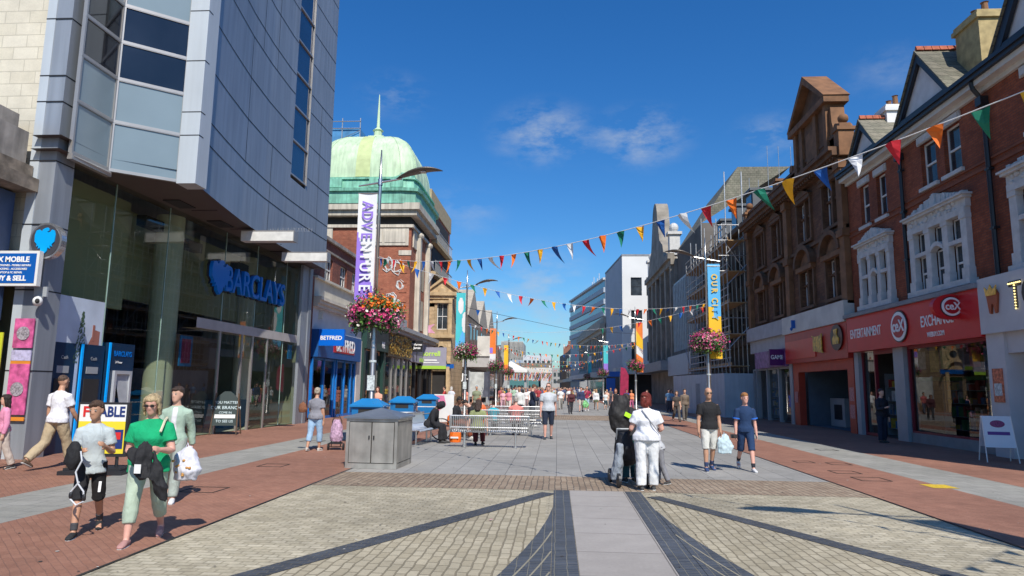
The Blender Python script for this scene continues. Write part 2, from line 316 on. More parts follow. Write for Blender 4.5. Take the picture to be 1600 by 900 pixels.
b = MB(); rnd = random.Random(31)
for i in range(170):      # chewing gum, cigarette ends, crumbs of paper
    y = 5.5+16*rnd.random()**1.5; x = rnd.uniform(-7, 8); r_ = rnd.uniform(.008, .022); n_ = 6; a0 = rnd.random()*6
    b.add([(x+r_*cos(a0+2*pi*k/n_)*rnd.uniform(.6, 1.3), y+r_*sin(a0+2*pi*k/n_)*rnd.uniform(.6, 1.3), .0075) for k in range(n_)], [tuple(range(n_))])
o = b.build('litter_specks', [mat('gum_dark', (.07, .06, .055), .9), mat('gum_pale', (.5, .49, .46), .9)], label='scattered gum spots and paper crumbs on the paving', cat='litter', kind='stuff')
for i, p in enumerate(o.data.polygons): p.material_index = 1 if i % 3 == 0 else 0
# ================================================================= RIGHT HAND SIDE
rbrick = brickmat('orange_red_brick', (.255, .058, .022), (.34, .088, .034), (.15, .06, .04), .225, .075, msize=.009, stain=.28, bumpd=.006)
rbrick_d = brickmat('brown_terracotta_blocks', (.115, .05, .026), (.175, .078, .038), (.07, .038, .024), .45, .15, msize=.010, stain=.34, bumpd=.01)
terra = mat('tan_terracotta', (.20, .095, .042), .8, var=.3, vs=2.2, bump=.3, bs=14)
terra_d = mat('brown_terracotta_trim', (.13, .065, .033), .8, var=.3, vs=2.2, bump=.3, bs=14)
trim = mat('white_stone_trim', (.55, .545, .53), .7, var=.13, vs=4, bump=.35, bs=9)
barge = mat('black_bargeboard', (.018, .02, .028), .45); gablew = mat('white_render_panel', (.66, .66, .66), .8, var=.1, vs=3)
lead = mat('lead_flashing', (.22, .23, .25), .6, var=.15)

def sash(parent, T, u0, u1, z0, z1, w=-.14, fm=None, bar=.055, mid=True, cols=1, curt=None, name='window', toplight=0):
    fm = fm or white
    b = MB(T); b.box(u0, u0+bar, w-.05, w, z0, z1); b.box(u1-bar, u1, w-.05, w, z0, z1)
    b.box(u0+bar, u1-bar, w-.05, w, z0, z0+bar*1.3); b.box(u0+bar, u1-bar, w-.05, w, z1-bar, z1)
    zm = (z0+z1)/2
    if mid: b.box(u0+bar, u1-bar, w-.045, w+.012, zm-.03, zm+.03)
    for k in range(1, cols):
        uu = lerp(u0, u1, k/cols); b.box(uu-.018, uu+.018, w-.04, w-.006, z0+bar*1.3, z1-bar)
    if toplight: b.box(u0+bar, u1-bar, w-.045, w+.008, z1-toplight-.025, z1-toplight+.025)
    f = b.build(name, fm, parent)
    p = MB(T); p.quad((u0+.01, w-.03, z0+.01), (u1-.01, w-.03, z0+.01), (u1-.01, w-.03, z1-.01), (u0+.01, w-.03, z1-.01))
    p.build('pane', curt or pane, f); return f

def trim_window(parent, uc, wd, z0, z1, tall=True):
    """the big white three-light window in carved stone"""
    T = FR; a, b_ = uc-wd/2, uc+wd/2; s = MB(T); pw = wd*.09
    zt = z1-.75
    posts = [a, a+wd*.30, a+wd*.585, b_-pw]; posts = [a, lerp(a, b_-pw, .333), lerp(a, b_-pw, .667), b_-pw]
    for i, u in enumerate(posts):
        s.box(u, u+pw, -.02, .16, z0+.12, zt)
        s.box(u-.03, u+pw+.03, -.02, .20, z0+.12, z0+.45); s.box(u-.02, u+pw+.02, -.02, .19, zt-.14, zt)
    s.box(a-.12, b_+.12, -.02, .26, z0-.06, z0+.12)                     # sill
    s.box(a, b_, -.02, .20, zt, zt+.20); s.box(a-.04, b_+.04, -.02, .16, zt+.20, zt+.46)
    s.box(a-.10, b_+.10, -.02, .28, zt+.46, zt+.54); s.box(a-.16, b_+.16, -.02, .34, zt+.54, zt+.60)
    ztr = zt-.82                                                      # transom, bowed over the middle light
    for i in range(3):
        u0, u1 = posts[i]+pw, posts[i+1]
        if i != 1: s.box(u0, u1, -.02, .15, ztr, ztr+.13)
        else:
            pts = [(u0+(u1-u0)*k/8, ztr+.16*sin(pi*k/8)) for k in range(9)]
            for k in range(8):
                s.prism([(pts[k][0], pts[k][1]), (pts[k+1][0], pts[k+1][1]), (pts[k+1][0], pts[k+1][1]+.14), (pts[k][0], pts[k][1]+.14)], -.02, .19)
    # carved crest
    N = 22
    for k in range(N):
        u = lerp(a+.05, b_-.05, (k+.5)/N); h = .10+.30*max(0, 1-abs(u-uc)/(wd*.38))**.8+.05*random.random()
        s.box(u-(b_-a)/N*.46, u+(b_-a)/N*.46, -.02, .14+.07*random.random(), zt+.60, zt+.60+h)
    for k in range(26):
        u = random.uniform(a+.1, b_-.1); z = zt+random.uniform(.18, .48); r = random.uniform(.04, .09); s.ell((u, .17, z), (r, .05, r), 8, 5)
    sur = s.build('window_surround', trim, parent)
    for i in range(3):
        u0, u1 = posts[i]+pw, posts[i+1]
        sash(parent, T, u0, u1, z0+.12, ztr+ (0.02 if i != 1 else .06), w=-.06, bar=.045)
        sash(parent, T, u0, u1, ztr+.13, zt, w=-.06, bar=.04, mid=False, cols=2)

def gable(parent, T, u0, u1, zb, za, w=.42, depth=3.0, roof=None, face=None, board=.30):
    """dormer gable with thick dark boards, white triangle and a roof running back"""
    um = (u0+u1)/2; face = face or gablew; roof = roof or slate_w
    f = MB(T); f.add([(u0+.25, w-.16, zb+.10), (u1-.25, w-.16, zb+.10), (um, w-.16, za-.30)], [(0, 1, 2)]); f.build('gable_panel', face, parent)
    b = MB(T)
    for s_, e in ((u0, um), (u1, um)):
        q = [(s_, zb), (e, za), (e, za-board*1.25), (lerp(s_, e, .14), zb)]
        b.add([(p[0], w, p[1]) for p in q]+[(p[0], w-.12, p[1]) for p in q], [(0, 1, 2, 3), (7, 6, 5, 4), (0, 4, 5, 1), (1, 5, 6, 2), (2, 6, 7, 3), (3, 7, 4, 0)])
    b.box(u0+.1, u1-.1, w-.14, w-.01, zb-.05, zb+.13)
    b.build('bargeboard', barge, parent)
    r = MB(T); o = .12
    for s_ in (u0-o, u1+o):
        zz = zb-.06; r.add([(s_, w+.06, zz), (um, w+.06, za+.05), (um, w-depth, za+.05), (s_, w-depth, zz), (s_, w+.06, zz-.06), (um, w+.06, za-.03), (um, w-depth, za-.03), (s_, w-depth, zz-.06)], [(0, 1, 2, 3), (4, 7, 6, 5), (0, 4, 5, 1), (3, 2, 6, 7), (0, 3, 7, 4)])
    r.build('gable_roof', roof, parent)
    rd = MB(T); n = 12
    for k in range(n):
        ww = lerp(w, w-depth, (k+.5)/n); rd.prism([(um-.09, za+.04), (um+.09, za+.04), (um+.02, za+.20), (um-.02, za+.20)], ww-depth/n*.46, ww+depth/n*.46)
    rd.build('ridge_tiles', mat('red_ridge_tiles', (.36, .10, .05), .85, var=.3, vs=6), parent)

def brick_house(label, u0, u1, wins, bigs, pipes=(), gab=None, chim=None):
    t = thing('brick_house', label, 'building', (0, 0, 0)); zf, ze = 4.66, 10.5
    holes = [(a, b, c, d) for a, b, c, d in wins] + [(c-wd/2+.03, c+wd/2-.03, z0+.1, z1-.72) for c, wd, z0, z1 in bigs]
    b = MB(FR); b.wall(u0, u1, zf, ze, holes, 0, .3); b.box(u0, u1, -6, -.31, zf, ze-.05); b.build('wall', rbrick, t)
    b = MB(FR); b.box(u0, u1, -.05, .05, 8.0, 8.09); b.box(u0, u1, -.05, .04, 8.22, 8.28); b.build('string_course', mat('dark_brick_course', (.22, .07, .035), .85), t)
    for a, b_, c, d in wins:
        sash(t, FR, a, b_, c, d)
        k = MB(FR); k.box(a-.10, b_+.10, -.05, .10, c-.12, c); k.build('sill', trim, t)
        k = MB(FR); k.box(a-.12, b_+.12, -.03, .05, d, d+.28); k.box(a-.06, b_+.06, -.03, .09, d+.02, d+.25); k.build('lintel', trim, t)
    for c, wd, z0, z1 in bigs: trim_window(t, c, wd, z0, z1)
    # eaves: pale soffit board and cornice, black gutter
    b = MB(FR); b.box(u0, u1, 0, .10, 10.22, 10.36); b.box(u0, u1, 0, .34, 10.36, 10.52); b.build('eaves_board', offw, t)
    n = int((u1-u0)/.9)
    b = MB(FR); b.box(u0, u1, .25, .46, 10.52, 10.68); b.box(u0, u1, .40, .52, 10.64, 10.76); b.build('gutter', barge, t)
    r = MB(FR); r.add([(u0, .5, 10.74), (u1, .5, 10.74), (u1, -2.6, 12.7), (u0, -2.6, 12.7), (u1, -6, 10.7), (u0, -6, 10.7)], [(0, 1, 2, 3), (3, 2, 4, 5)]); r.build('roof', slate_w, t)
    for g in gab or (): gable(t, FR, *g)
    for u in pipes:
        p = MB(FR); p.tube([(u, .38, 10.5), (u, .34, 10.3), (u, .10, 9.95), (u, .10, 4.7)], .065, 8); p.box(u-.13, u+.13, .02, .24, 9.8, 10.05)
        for z in (6.2, 7.9, 9.4): p.box(u-.10, u+.10, .0, .16, z, z+.06)
        p.build('drainpipe', black, t)
    for (u, w, z0, z1, wd, m) in chim or ():
        c = MB(FR); c.box(u-wd/2, u+wd/2, w-.45, w+.45, z0, z1); c.box(u-wd/2-.08, u+wd/2+.08, w-.53, w+.53, z1, z1+.14); c.box(u-wd/2-.03, u+wd/2+.03, w-.48, w+.48, z1+.14, z1+.26)
        ch = c.build('chimney', m, t)
        for q in (-.25, .25):
            c = MB(FR); c.lathe([(.001, z1+.26), (.11, z1+.26), (.09, z1+.65), (.12, z1+.68), (.001, z1+.66)], (u+q, w), 10); 
            c2 = MB(); c2.v = c.v; c2.f = c.f; c2.build('chimney_pot', terra, ch)
    return t
# three gabled houses
hA = brick_house('red brick house with black gable above the white tooth-sign shop, nearest right', 10.5, 19.75, [(17.0, 17.75, 8.42, 9.92), (15.2, 15.95, 8.42, 9.92)], [(16.9, 3.3, 4.9, 7.75)], (19.35,), [(13.4, 18.3, 10.78, 14.1)], ())
hB = brick_house('red brick house with big white three-light window above the widest red sign', 19.75, 24.35, [(22.05, 22.95, 8.42, 9.92), (20.7, 21.6, 8.42, 9.92)], [(22.15, 3.3, 4.9, 7.72)], (24.15,), [(20.35, 23.65, 10.78, 12.8)], [(20.85, -1.0, 11.2, 13.0, 1.2, mat('yellow_stock_brick', (.42, .33, .16), .85, var=.25, vs=4))])
hC = brick_house('narrow red brick house with small gable beside the brown stone building', 24.35, 28.75, [(26.85, 27.6, 8.2, 9.85), (25.45, 26.2, 8.2, 9.85)], [(26.5, 2.55, 4.9, 7.65)], (), [(25.1, 27.6, 10.78, 12.2)], [(26.6, -1.0, 10.9, 12.5, .9, white)])
k = MB(FR)
k.tube([(20.2, -1.4, 12.6), (20.2, -1.4, 15.0)], .03, 6); k.build('roof_aerial', galv, hB)
k = MB(FR); k.tube([(16.6, -.6, 13), (16.6, -.6, 15.6)], .025, 6); k.build('roof_aerial', galv, hA)

# ---- shop fronts under the houses
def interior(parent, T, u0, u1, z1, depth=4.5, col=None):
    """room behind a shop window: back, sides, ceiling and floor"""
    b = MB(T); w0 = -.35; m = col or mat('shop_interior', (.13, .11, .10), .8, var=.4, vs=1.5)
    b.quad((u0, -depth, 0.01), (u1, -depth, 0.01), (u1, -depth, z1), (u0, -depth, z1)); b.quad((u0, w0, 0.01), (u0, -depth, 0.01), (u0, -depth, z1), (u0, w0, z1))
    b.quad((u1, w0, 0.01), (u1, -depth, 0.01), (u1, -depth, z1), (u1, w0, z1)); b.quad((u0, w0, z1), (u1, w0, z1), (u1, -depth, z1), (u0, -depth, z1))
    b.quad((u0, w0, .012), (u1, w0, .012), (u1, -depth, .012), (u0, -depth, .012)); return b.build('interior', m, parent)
shopglass = glassmat('shop_glass', (.42, .44, .42), 1.45, boost=.9)
stockm = [mat('stock_'+n, c, .6, var=.3, vs=9) for n, c in (('red', (.45, .05, .04)), ('blue', (.06, .18, .4)), ('white', (.6, .6, .6)), ('yellow', (.6, .42, .06)), ('green', (.1, .3, .1)), ('grey', (.2, .2, .22)))]
def shelves(parent, T, u0, u1, w, seed, z0=.3, z1=2.4, n=4):
    """racks of goods seen through the glass; the goods are one part"""
    rnd = random.Random(seed); rack = MB(T)
    for i in range(n): z = lerp(z0, z1, i/n); rack.box(u0, u1, w-.35, w, z-.02, z)
    rack.box(u0, u0+.04, w-.35, w, .02, z1); rack.box(u1-.04, u1, w-.35, w, .02, z1)
    rack = rack.build('display_rack', greyp, parent)
    me = MB(T); idx = []
    for i in range(n):
        z = lerp(z0, z1, i/n); u = u0+.08
        while u < u1-.15:
            a = rnd.uniform(.07, .3); h = rnd.uniform(.12, .4); me.box(u, u+a*.9, w-.28, w-.04-rnd.random()*.1, z, z+h); idx += [rnd.randrange(6)]*6; u += a
    o = me.build('stock', stockm, rack)
    for p, i in zip(o.data.polygons, idx): p.material_index = i
# big red sign shop (20 - 28.7)
t = thing('shop', 'entertainment exchange shop front with long red sign and display window', 'shop')
b = MB(FR); b.box(19.86, 28.68, .0, .38, 3.25, 4.62); b.build('fascia', redp, t)
b = MB(FR); b.box(19.8, 28.75, -.1, .50, 4.62, 4.76); b.build('cornice', lead, t)
b = MB(FR); b.box(24.78, 25.5, -.3, .14, 0, 3.25); b.box(28.38, 28.75, -.3, .14, 0, 3.25); b.box(19.86, 20.0, -.3, .1, 0, 3.25); b.build('pilaster', greyp, t)
b = MB(FR); b.box(20.0, 24.70, -.25, .05, 0, .32); b.build('stall_riser', mat('grey_stone_riser', (.25, .25, .25), .7), t)
b = MB(FR)
for u in (20.0, 24.64): b.box(u, u+.07, -.12, .02, .32, 3.25)
b.box(20.07, 24.64, -.12, .02, .32, .39); b.box(20.07, 24.64, -.12, .02, 3.16, 3.25)
for u in (25.5, 27.25, 28.31): b.box(u, u+.08, -.12, .0, 0, 3.25)
b.box(27.33, 28.31, -.12, .0, .02, .12); b.box(25.58, 27.25, -.12, 0, 3.1, 3.25)
f = b.build('window', mat('dark_red_frame', (.22, .015, .03), .4), t)
b = MB(FR); b.quad((20.07, -.05, .39), (24.64, -.05, .39), (24.64, -.05, 3.16), (20.07, -.05, 3.16)); b.quad((27.33, -.05, .12), (28.31, -.05, .12), (28.31, -.05, 3.2), (27.33, -.05, 3.2)); b.build('pane', shopglass, f)
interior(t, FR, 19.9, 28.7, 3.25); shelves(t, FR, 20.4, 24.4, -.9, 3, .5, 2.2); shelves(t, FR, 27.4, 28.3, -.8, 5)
# posters hung along the top of the window
rnd = random.Random(4)
for i, u in enumerate((20.5, 21.2, 22.0, 22.75, 23.4, 24.2)):
    b = MB(FR); b.box(u-.26, u+.26, -.18, -.165, 2.35+.1*(i % 2), 3.05); b.build('window_poster', stockm[(i*5+1) % 6], t)
b = MB(FR); b.box(20.15, 24.55, -.2, -.17, 2.06, 2.18); b.build('window_strip', mat('green_strip', (.06, .16, .03), .7), t)
text('ENTERTAINMENT', .50, (12.2-.385, 27.05, 3.93), (0, -1, 0), (0, 0, 1), whitel, t, bold=.006, xs=.66)
text('EXCHANGE', .50, (12.2-.385, 22.05, 3.93), (0, -1, 0), (0, 0, 1), whitel, t, bold=.006, xs=.70)
text('WEBUY.COM', .22, (12.2-.385, 22.15, 3.50), (0, -1, 0), (0, 0, 1), whitel, t, bold=.003, xs=.75)
def ring_poly(rx, ry, th, n=30, gap=0):
    return [(rx*cos(2*pi*i/n), ry*sin(2*pi*i/n)) for i in range(n)]
def swirl_logo(parent, org, right, up, s):
    """white rounded lozenge ring with the letters inside, on a dark oval"""
    org = Vector(org); n = Vector(right).cross(Vector(up)).normalized()
    for k, (rx, ry, off, m) in enumerate(((.62, .60, 0, black), (.57, .55, .02, whitel), (.44, .42, .04, mat('sign_red', (.42, .01, .02), .4)))):
        poly('emblem', ring_poly(rx*s, ry*s, 0), org+n*off, right, up, .02, m, parent)
    text('ceX', .62*s, org+n*.07+Vector(right)*.03*s, right, up, whitel, parent, bold=.012*s, xs=.85)
swirl_logo(t, (12.2-.40, 24.35, 3.93), (0, -1, 0), (0, 0, 1), .92)
# projecting oval sign on the same shop
t2 = thing('projecting_sign', 'oval red projecting sign with white ringed letters above the display window', 'sign')
b = MB(); b.loft([((11.6, 21.02, 4.2), (.52, 0, 0), (0, 0, .37)), ((11.6, 20.82, 4.2), (.52, 0, 0), (0, 0, .37))], 28); b.build('sign_board', redp, t2)
b = MB(); b.box(11.75, 11.85, 20.9, 20.95, 4.1, 4.3); b.build('bracket', black, t2)
swirl_logo(t2, (11.6, 20.815, 4.2), (1, 0, 0), (0, 0, 1), .50)
# white tooth sign shop (nearest right)
t = thing('shop', 'white shop front with gold tooth emblem, at the right edge', 'shop')
gw = mat('pale_grey_fascia', (.52, .53, .55), .5, var=.05)
b = MB(FR); b.box(12.0, 19.8, 0, .42, 3.3, 4.84); b.build('fascia', gw, t)
b = MB(FR); b.box(19.05, 19.8, -.3, .30, 0, 3.3); b.box(16.0, 16.6, -.3, .30, 0, 3.3); b.box(16.6, 19.05, -.28, .22, 2.75, 3.3); b.build('pilaster', gw, t)
b = MB(FR); b.box(16.6, 19.05, -.9, -.8, 0, 2.75); b.box(12, 16, -.3, -.2, 0, 3.3); b.build('roller_shutter', mat('blue_grey_shutter', (.28, .36, .46), .5, var=.05), t)
b = MB(FR); b.box(19.2, 19.62, .30, .33, 1.45, 2.35); b.build('notice', mat('orange_notice', (.55, .16, .08), .6, var=.5, vs=14), t)
b = MB(FR); b.box(19.25, 19.57, .331, .335, 1.62, 1.95); b.build('notice', mat('pale_notice', (.5, .55, .55), .6, var=.4, vs=20), t)
gold = mat('gold_leaf', (.75, .50, .12), .3, .6, var=.3, vs=12)
tooth = [(-.16, .30), (0, .24), (.16, .30), (.24, .18), (.2, -.05), (.15, -.32), (.09, -.34), (.04, -.10), (0, -.06), (-.04, -.10), (-.09, -.34), (-.15, -.32), (-.2, -.05), (-.24, .18)]
poly('emblem', tooth, (12.2-.425, 19.1, 4.15), (0, -1, 0), (0, 0, 1), .06, mat('copper_emblem', (.35, .10, .05), .35, .5), t)
poly('crown', [(-.2, 0), (.2, 0), (.26, .26), (.1, .14), (0, .30), (-.1, .14), (-.26, .26)], (12.2-.49, 19.1, 4.30), (0, -1, 0), (0, 0, 1), .03, gold, t)
text('TOOTH', .95, (12.2-.425, 18.45, 4.18), (0, -1, 0), (0, 0, 1), black, t, bold=.03, align='LEFT', xs=.8)
bulb = mat('sign_bulbs', (1, .78, .3), .4, var=0, emit=2.0)
b = MB(FR)
for i in range(7): b.ell((18.42-i*.075, .46, 4.51), (.022, .022, .022), 6, 4)
for i in range(9): b.ell((18.2, .46, 4.45-i*.075), (.022, .022, .022), 6, 4)
b.build('bulb_row', bulb, t)
# ---- brown stone building, two parts
def arch_poly(u0, u1, z0, h, n=10): return [(u0, z0)] + [(lerp(u0, u1, i/n), z0+h*sin(pi*i/n)) for i in range(1, n)] + [(u1, z0)]
t = thing('stone_building', 'brown terracotta building with tall stepped central gable and ball finial', 'building')
ws = []; ups = []
for c, wd in ((30.45, 1.7), (33.75, 1.7), (38.0, 1.5), (41.0, 1.5)):
    ws.append((c-wd/2, c+wd/2, 5.75, 7.5)); ups.append((c-wd/2, c+wd/2, 8.95, 10.95))
b = MB(FR); b.wall(28.8, 43.4, 5.3, 11.6, ws+ups, 0, .35); b.box(28.8, 43.4, -7, -.36, 5.3, 11.5); b.build('wall', rbrick_d, t)
for a, b_, c, d in ws+ups:
    m_ = (a+b_)/2; sash(t, FR, a, m_-.09, c, d, w=-.2, bar=.05, toplight=.5, mid=False); sash(t, FR, m_+.09, b_, c, d, w=-.2, bar=.05, toplight=.5, mid=False)
    k = MB(FR); k.box(m_-.09, m_+.09, -.3, .0, c, d); k.box(a-.15, b_+.15, -.05, .14, c-.14, c); k.box(a, b_, -.22, -.10, c+(d-c)*.60, c+(d-c)*.60+.09)
    for uu in (a-.16, b_): k.box(uu, uu+.16, 0, .10, c, d)
    k.build('window_surround', terra_d, t)
for a, b_, c, d in ws:      # arched hoods over the lower pairs
    k = MB(FR); k.box(a-.22, b_+.22, 0, .22, d, d+.22); k.prism(arch_poly(a-.02, b_+.02, d+.22, .62), 0, .06, 'y'); k.build('lunette', terra, t)
    k = MB(FR); n = 12; cu = (a+b_)/2; R1 = (b_-a)/2+.34; R2 = R1-.24
    for i in range(n):
        a0, a1 = pi*i/n, pi*(i+1)/n
        k.prism([(cu+R1*cos(a0), d+.22+R1*.86*sin(a0)), (cu+R1*cos(a1), d+.22+R1*.86*sin(a1)), (cu+R2*cos(a1), d+.22+R2*.86*sin(a1)), (cu+R2*cos(a0), d+.22+R2*.86*sin(a0))], 0, .30)
    k.build('arched_hood', terra_d, t)
for a, b_, c, d in ups:     # straight carved heads above
    k = MB(FR); k.box(a-.2, b_+.2, 0, .16, d, d+.2); k.prism([(a-.25, d+.2), (b_+.25, d+.2), ((a+b_)/2, d+.62)], 0, .2); k.build('window_pediment', terra_d, t)
k = MB(FR)
for u in (28.8, 35.75, 42.9):
    k.box(u, u+.55, 0, .24, 5.3, 11.5); k.box(u-.06, u+.61, 0, .32, 8.15, 8.45); k.box(u-.06, u+.61, 0, .32, 11.1, 11.5)
k.build('pilaster', terra, t)
k = MB(FR); k.box(28.8, 43.4, 0, .12, 8.5, 8.66); k.box(28.8, 43.4, 0, .22, 11.5, 11.65); k.box(28.75, 43.45, 0, .55, 11.65, 11.85); k.box(28.75, 43.45, 0, .70, 11.85, 12.02)
for i in range(48): k.box(28.9+i*.3, 29.05+i*.3, .22, .45, 11.52, 11.65)
k.build('cornice', terra_d, t)
k = MB(FR); k.box(28.85, 43.35, -.35, .10, 12.02, 12.7); k.box(28.8, 43.4, -.4, .16, 12.7, 12.85); k.build('parapet', terra_d, t)
# gable
k = MB(FR); k.box(30.0, 34.2, -.6, .12, 12.0, 14.45); k.prism([(29.85, 14.75), (34.35, 14.75), (32.1, 16.5)], -.5, .02); k.build('gable', terra_d, t)
k = MB(FR); k.box(29.7, 34.5, -.7, .40, 14.45, 14.75)
for s_ in (-1, 1):
    k.prism([(32.1+s_*2.45, 14.75), (32.1+s_*2.15, 14.75), (32.1, 16.35), (32.1, 16.75)], -.75, .42)
for u in (30.0, 31.2, 33.0, 33.85): k.box(u, u+.35, .12, .24, 12.1, 14.45)
k.build('gable_coping', terra, t)
k = MB(FR); k.box(31.6, 32.6, .12, .2, 12.5, 13.9); k.build('carved_panel', terra, t)
k = MB(FR)
for s_, uc in ((-1, 30.0), (1, 34.2)):
    pts = [(uc, 14.2), (uc+s_*.22, 14.2), (uc+s_*.28, 13.5), (uc+s_*.42, 13.15), (uc+s_*.8, 13.0), (uc+s_*.95, 12.85), (uc+s_*.95, 12.0), (uc, 12.0)]
    k.prism(pts, -.5, .10)
    k.loft([((uc+s_*.75, -.5, 13.0), (.22, 0, 0), (0, 0, .22)), ((uc+s_*.75, .16, 13.0), (.22, 0, 0), (0, 0, .22))], 14)
k.build('scroll', terra, t)
for u in (28.6, 43.0):
    k = MB(FR); k.box(u, u+.5, -.35, .3, 11.6, 12.7); k.box(u-.07, u+.57, -.42, .37, 12.7, 12.85); k.box(u+.08, u+.42, -.27, .2, 12.85, 13.05); k.build('finial_post', terra, t)
    k = MB(FR); k.ell((u+.25, -.03, 13.28), (.22, .22, .22), 14, 10); k.build('ball_finial', terra, t, smooth=True)
k = MB(FR); k.add([(28.8, -.4, 12.6), (43.4, -.4, 12.6), (43.4, -4.2, 15.2), (28.8, -4.2, 15.2), (43.4, -8, 12.6), (28.8, -8, 12.6)], [(0, 1, 2, 3), (3, 2, 4, 5), (0, 3, 5), (1, 4, 2)]); k.build('roof', slate, t)
k = MB(FR); k.tube([(28.8, -4.2, 15.25), (43.4, -4.2, 15.25)], .09, 6); k.build('roof_ridge', lead, t)
k = MB(FR); k.box(40.5, 41.3, -1.6, -.9, 12.6, 14.1); k.box(40.4, 41.4, -1.7, -.8, 14.1, 14.25); k.build('chimney', terra, t)
# red shop front
t = thing('shop', 'red amusement shop front with open doorway below the brown stone building', 'shop')
b = MB(FR); b.box(28.8, 36.6, -.02, .42, 4.55, 5.42); b.build('upper_fascia', offw, t)
redb2 = mat('bright_red_panel', (.42, .02, .015), .4, var=.1)
b = MB(FR); b.box(28.85, 36.55, 0, .32, 3.05, 4.55); b.build('fascia', redb2, t)
b = MB(FR); b.box(32.3, 36.4, .32, .36, 3.25, 4.15); b.build('sign_panel', mat('vivid_red_panel', (.62, .03, .02), .35, var=.05), t)  # panel in a brighter red than the fascia
b = MB(FR); b.box(28.85, 29.45, -.2, .14, 0, 3.05); b.box(35.35, 36.1, -.2, .12, 0, 3.05); b.box(29.45, 35.35, -.2, .12, 2.6, 3.05); b.build('door_surround', mat('red_orange_frame', (.45, .045, .02), .5, var=.12), t)
b = MB(FR); b.box(36.15, 36.55, -.2, .16, 0, 3.05); b.build('pilaster', greyp, t)
interior(t, FR, 29.4, 35.4, 2.7, 6.0, mat('blue_grey_interior', (.10, .13, .17), .7))
b = MB(FR); b.box(33.5, 35.2, -1.6, -1.3, .02, 1.35); b.build('counter', greyp, t)
b = MB(FR); b.box(33.8, 34.7, -1.295, -1.28, .35, 1.05); b.build('screen', black, t)
for i, (u, z, c) in enumerate(((29.15, 1.3, 0), (29.15, .6, 0), (35.7, 1.1, 0))):
    b = MB(FR); b.box(u-.22, u+.22, .145, .15, z, z+.55); b.build('notice', mat('pink_notice', (.5, .2, .2), .6, var=.4, vs=18), t)
poly('emblem', [(-.55, -.3), (-.5, .3), (-.7, .42), (-.3, .34), (.35, .36), (.5, .45), (.48, -.3), (.6, -.42), (0, -.36)], (12.2-.37, 31.9, 3.8), (0, -1, 0), (0, 0, 1), .04, mat('gold_emblem', (.60, .36, .05), .4, var=.6, vs=6), t)
poly('emblem', ring_poly(.62, .55, 0), (12.2-.34, 29.8, 3.95), (0, -1, 0), (0, 0, 1), .05, mat('dark_brown_disc', (.05, .012, .012), .4), t)
poly('emblem', [(-.3, -.28), (-.34, -.05), (-.12, .12), (-.2, .34), (.2, .36), (.1, .12), (.32, -.05), (.3, -.28)], (12.2-.395, 29.8, 3.95), (0, -1, 0), (0, 0, 1), .03, mat('gold_emblem', (.7, .4, .06), .4), t)
k = MB(FR); k.box(34.6, 34.68, .42, .6, 4.75, 5.15); k.ell((34.64, .6, 4.72), (.07, .07, .09), 8, 6); k.build('alarm_box', bluep, t)
# GAME shop front
t = thing('shop', 'grey and purple game shop front beside the blue hoarding', 'shop')
b = MB(FR); b.box(36.6, 43.4, -.02, .40, 4.62, 5.40); b.box(36.65, 43.35, 0, .22, 3.9, 4.62); b.build('upper_fascia', mat('pale_stone_fascia', (.42, .42, .43), .8, var=.1), t)
b = MB(FR); b.box(36.7, 42.2, 0, .3, 2.95, 3.9); b.build('fascia', mat('lilac_patterned_sign', (.26, .13, .28), .5, var=.5, vs=5), t)
purp = mat('purple_sign', (.10, .004, .12), .4, var=0)
b = MB(); b.box(11.2, 11.96, 37.0, 37.12, 3.0, 3.85); b.build('projecting_sign', purp, t)
b = MB(FR); b.box(36.75, 39.4, .3, .34, 2.98, 3.87); b.build('sign_panel', purp, t)
text('GAME', .55, (12.2-.345, 38.05, 3.42), (0, -1, 0), (0, 0, 1), whitel, t, bold=.012)
text('GAME', .30, (11.58, 36.99, 3.42), (1, 0, 0), (0, 0, 1), whitel, t, bold=.006, xs=.8)
b = MB(FR)
for u in (36.6, 38.5, 40.6, 42.6, 43.25): b.box(u, u+.14, -.15, .1, 0, 2.95)
b.box(36.7, 43.3, -.15, .06, 2.85, 2.95); f = b.build('window', greyp, t)
b = MB(FR); b.quad((36.7, -.06, .1), (40.6, -.06, .1), (40.6, -.06, 2.85), (36.7, -.06, 2.85)); b.build('pane', shopglass, f)
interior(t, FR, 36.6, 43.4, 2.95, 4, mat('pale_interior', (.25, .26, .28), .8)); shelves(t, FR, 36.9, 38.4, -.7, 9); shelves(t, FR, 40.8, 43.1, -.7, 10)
# ---- A board on the right
t = thing('pavement_sign', 'white folding pavement sign with purple band, right edge', 'pavement sign', (11.0, 18.2, 0), radians(-14))
for s_ in (-1, 1):
    b = MB(); b.quad((-.36, s_*.30, .02), (-.30, s_*.30, .02), (-.27, s_*.03, 1.12), (-.33, s_*.03, 1.12)); b.quad((.36, s_*.30, .02), (.30, s_*.30, .02), (.27, s_*.03, 1.12), (.33, s_*.03, 1.12))
    b2 = MB(); b2.tube([(-.34, s_*.30, .0), (-.31, s_*.03, 1.12)], .014, 6); b2.tube([(.34, s_*.30, .0), (.31, s_*.03, 1.12)], .014, 6); b2.build('frame', white, t)
    b = MB(); y0, y1 = s_*.215, s_*.035
    b.add([(-.32, y0, .36), (.32, y0, .36), (.30, y1, 1.12), (-.30, y1, 1.12), (-.32, y0-s_*.012, .36), (.32, y0-s_*.012, .36), (.30, y1-s_*.012, 1.12), (-.30, y1-s_*.012, 1.12)], [(0, 1, 2, 3), (4, 7, 6, 5), (0, 4, 5, 1), (2, 6, 7, 3), (0, 3, 7, 4), (1, 5, 6, 2)])
    b.build('sign_board', mat('board_white', (.62, .68, .74), .5, var=.03), t)
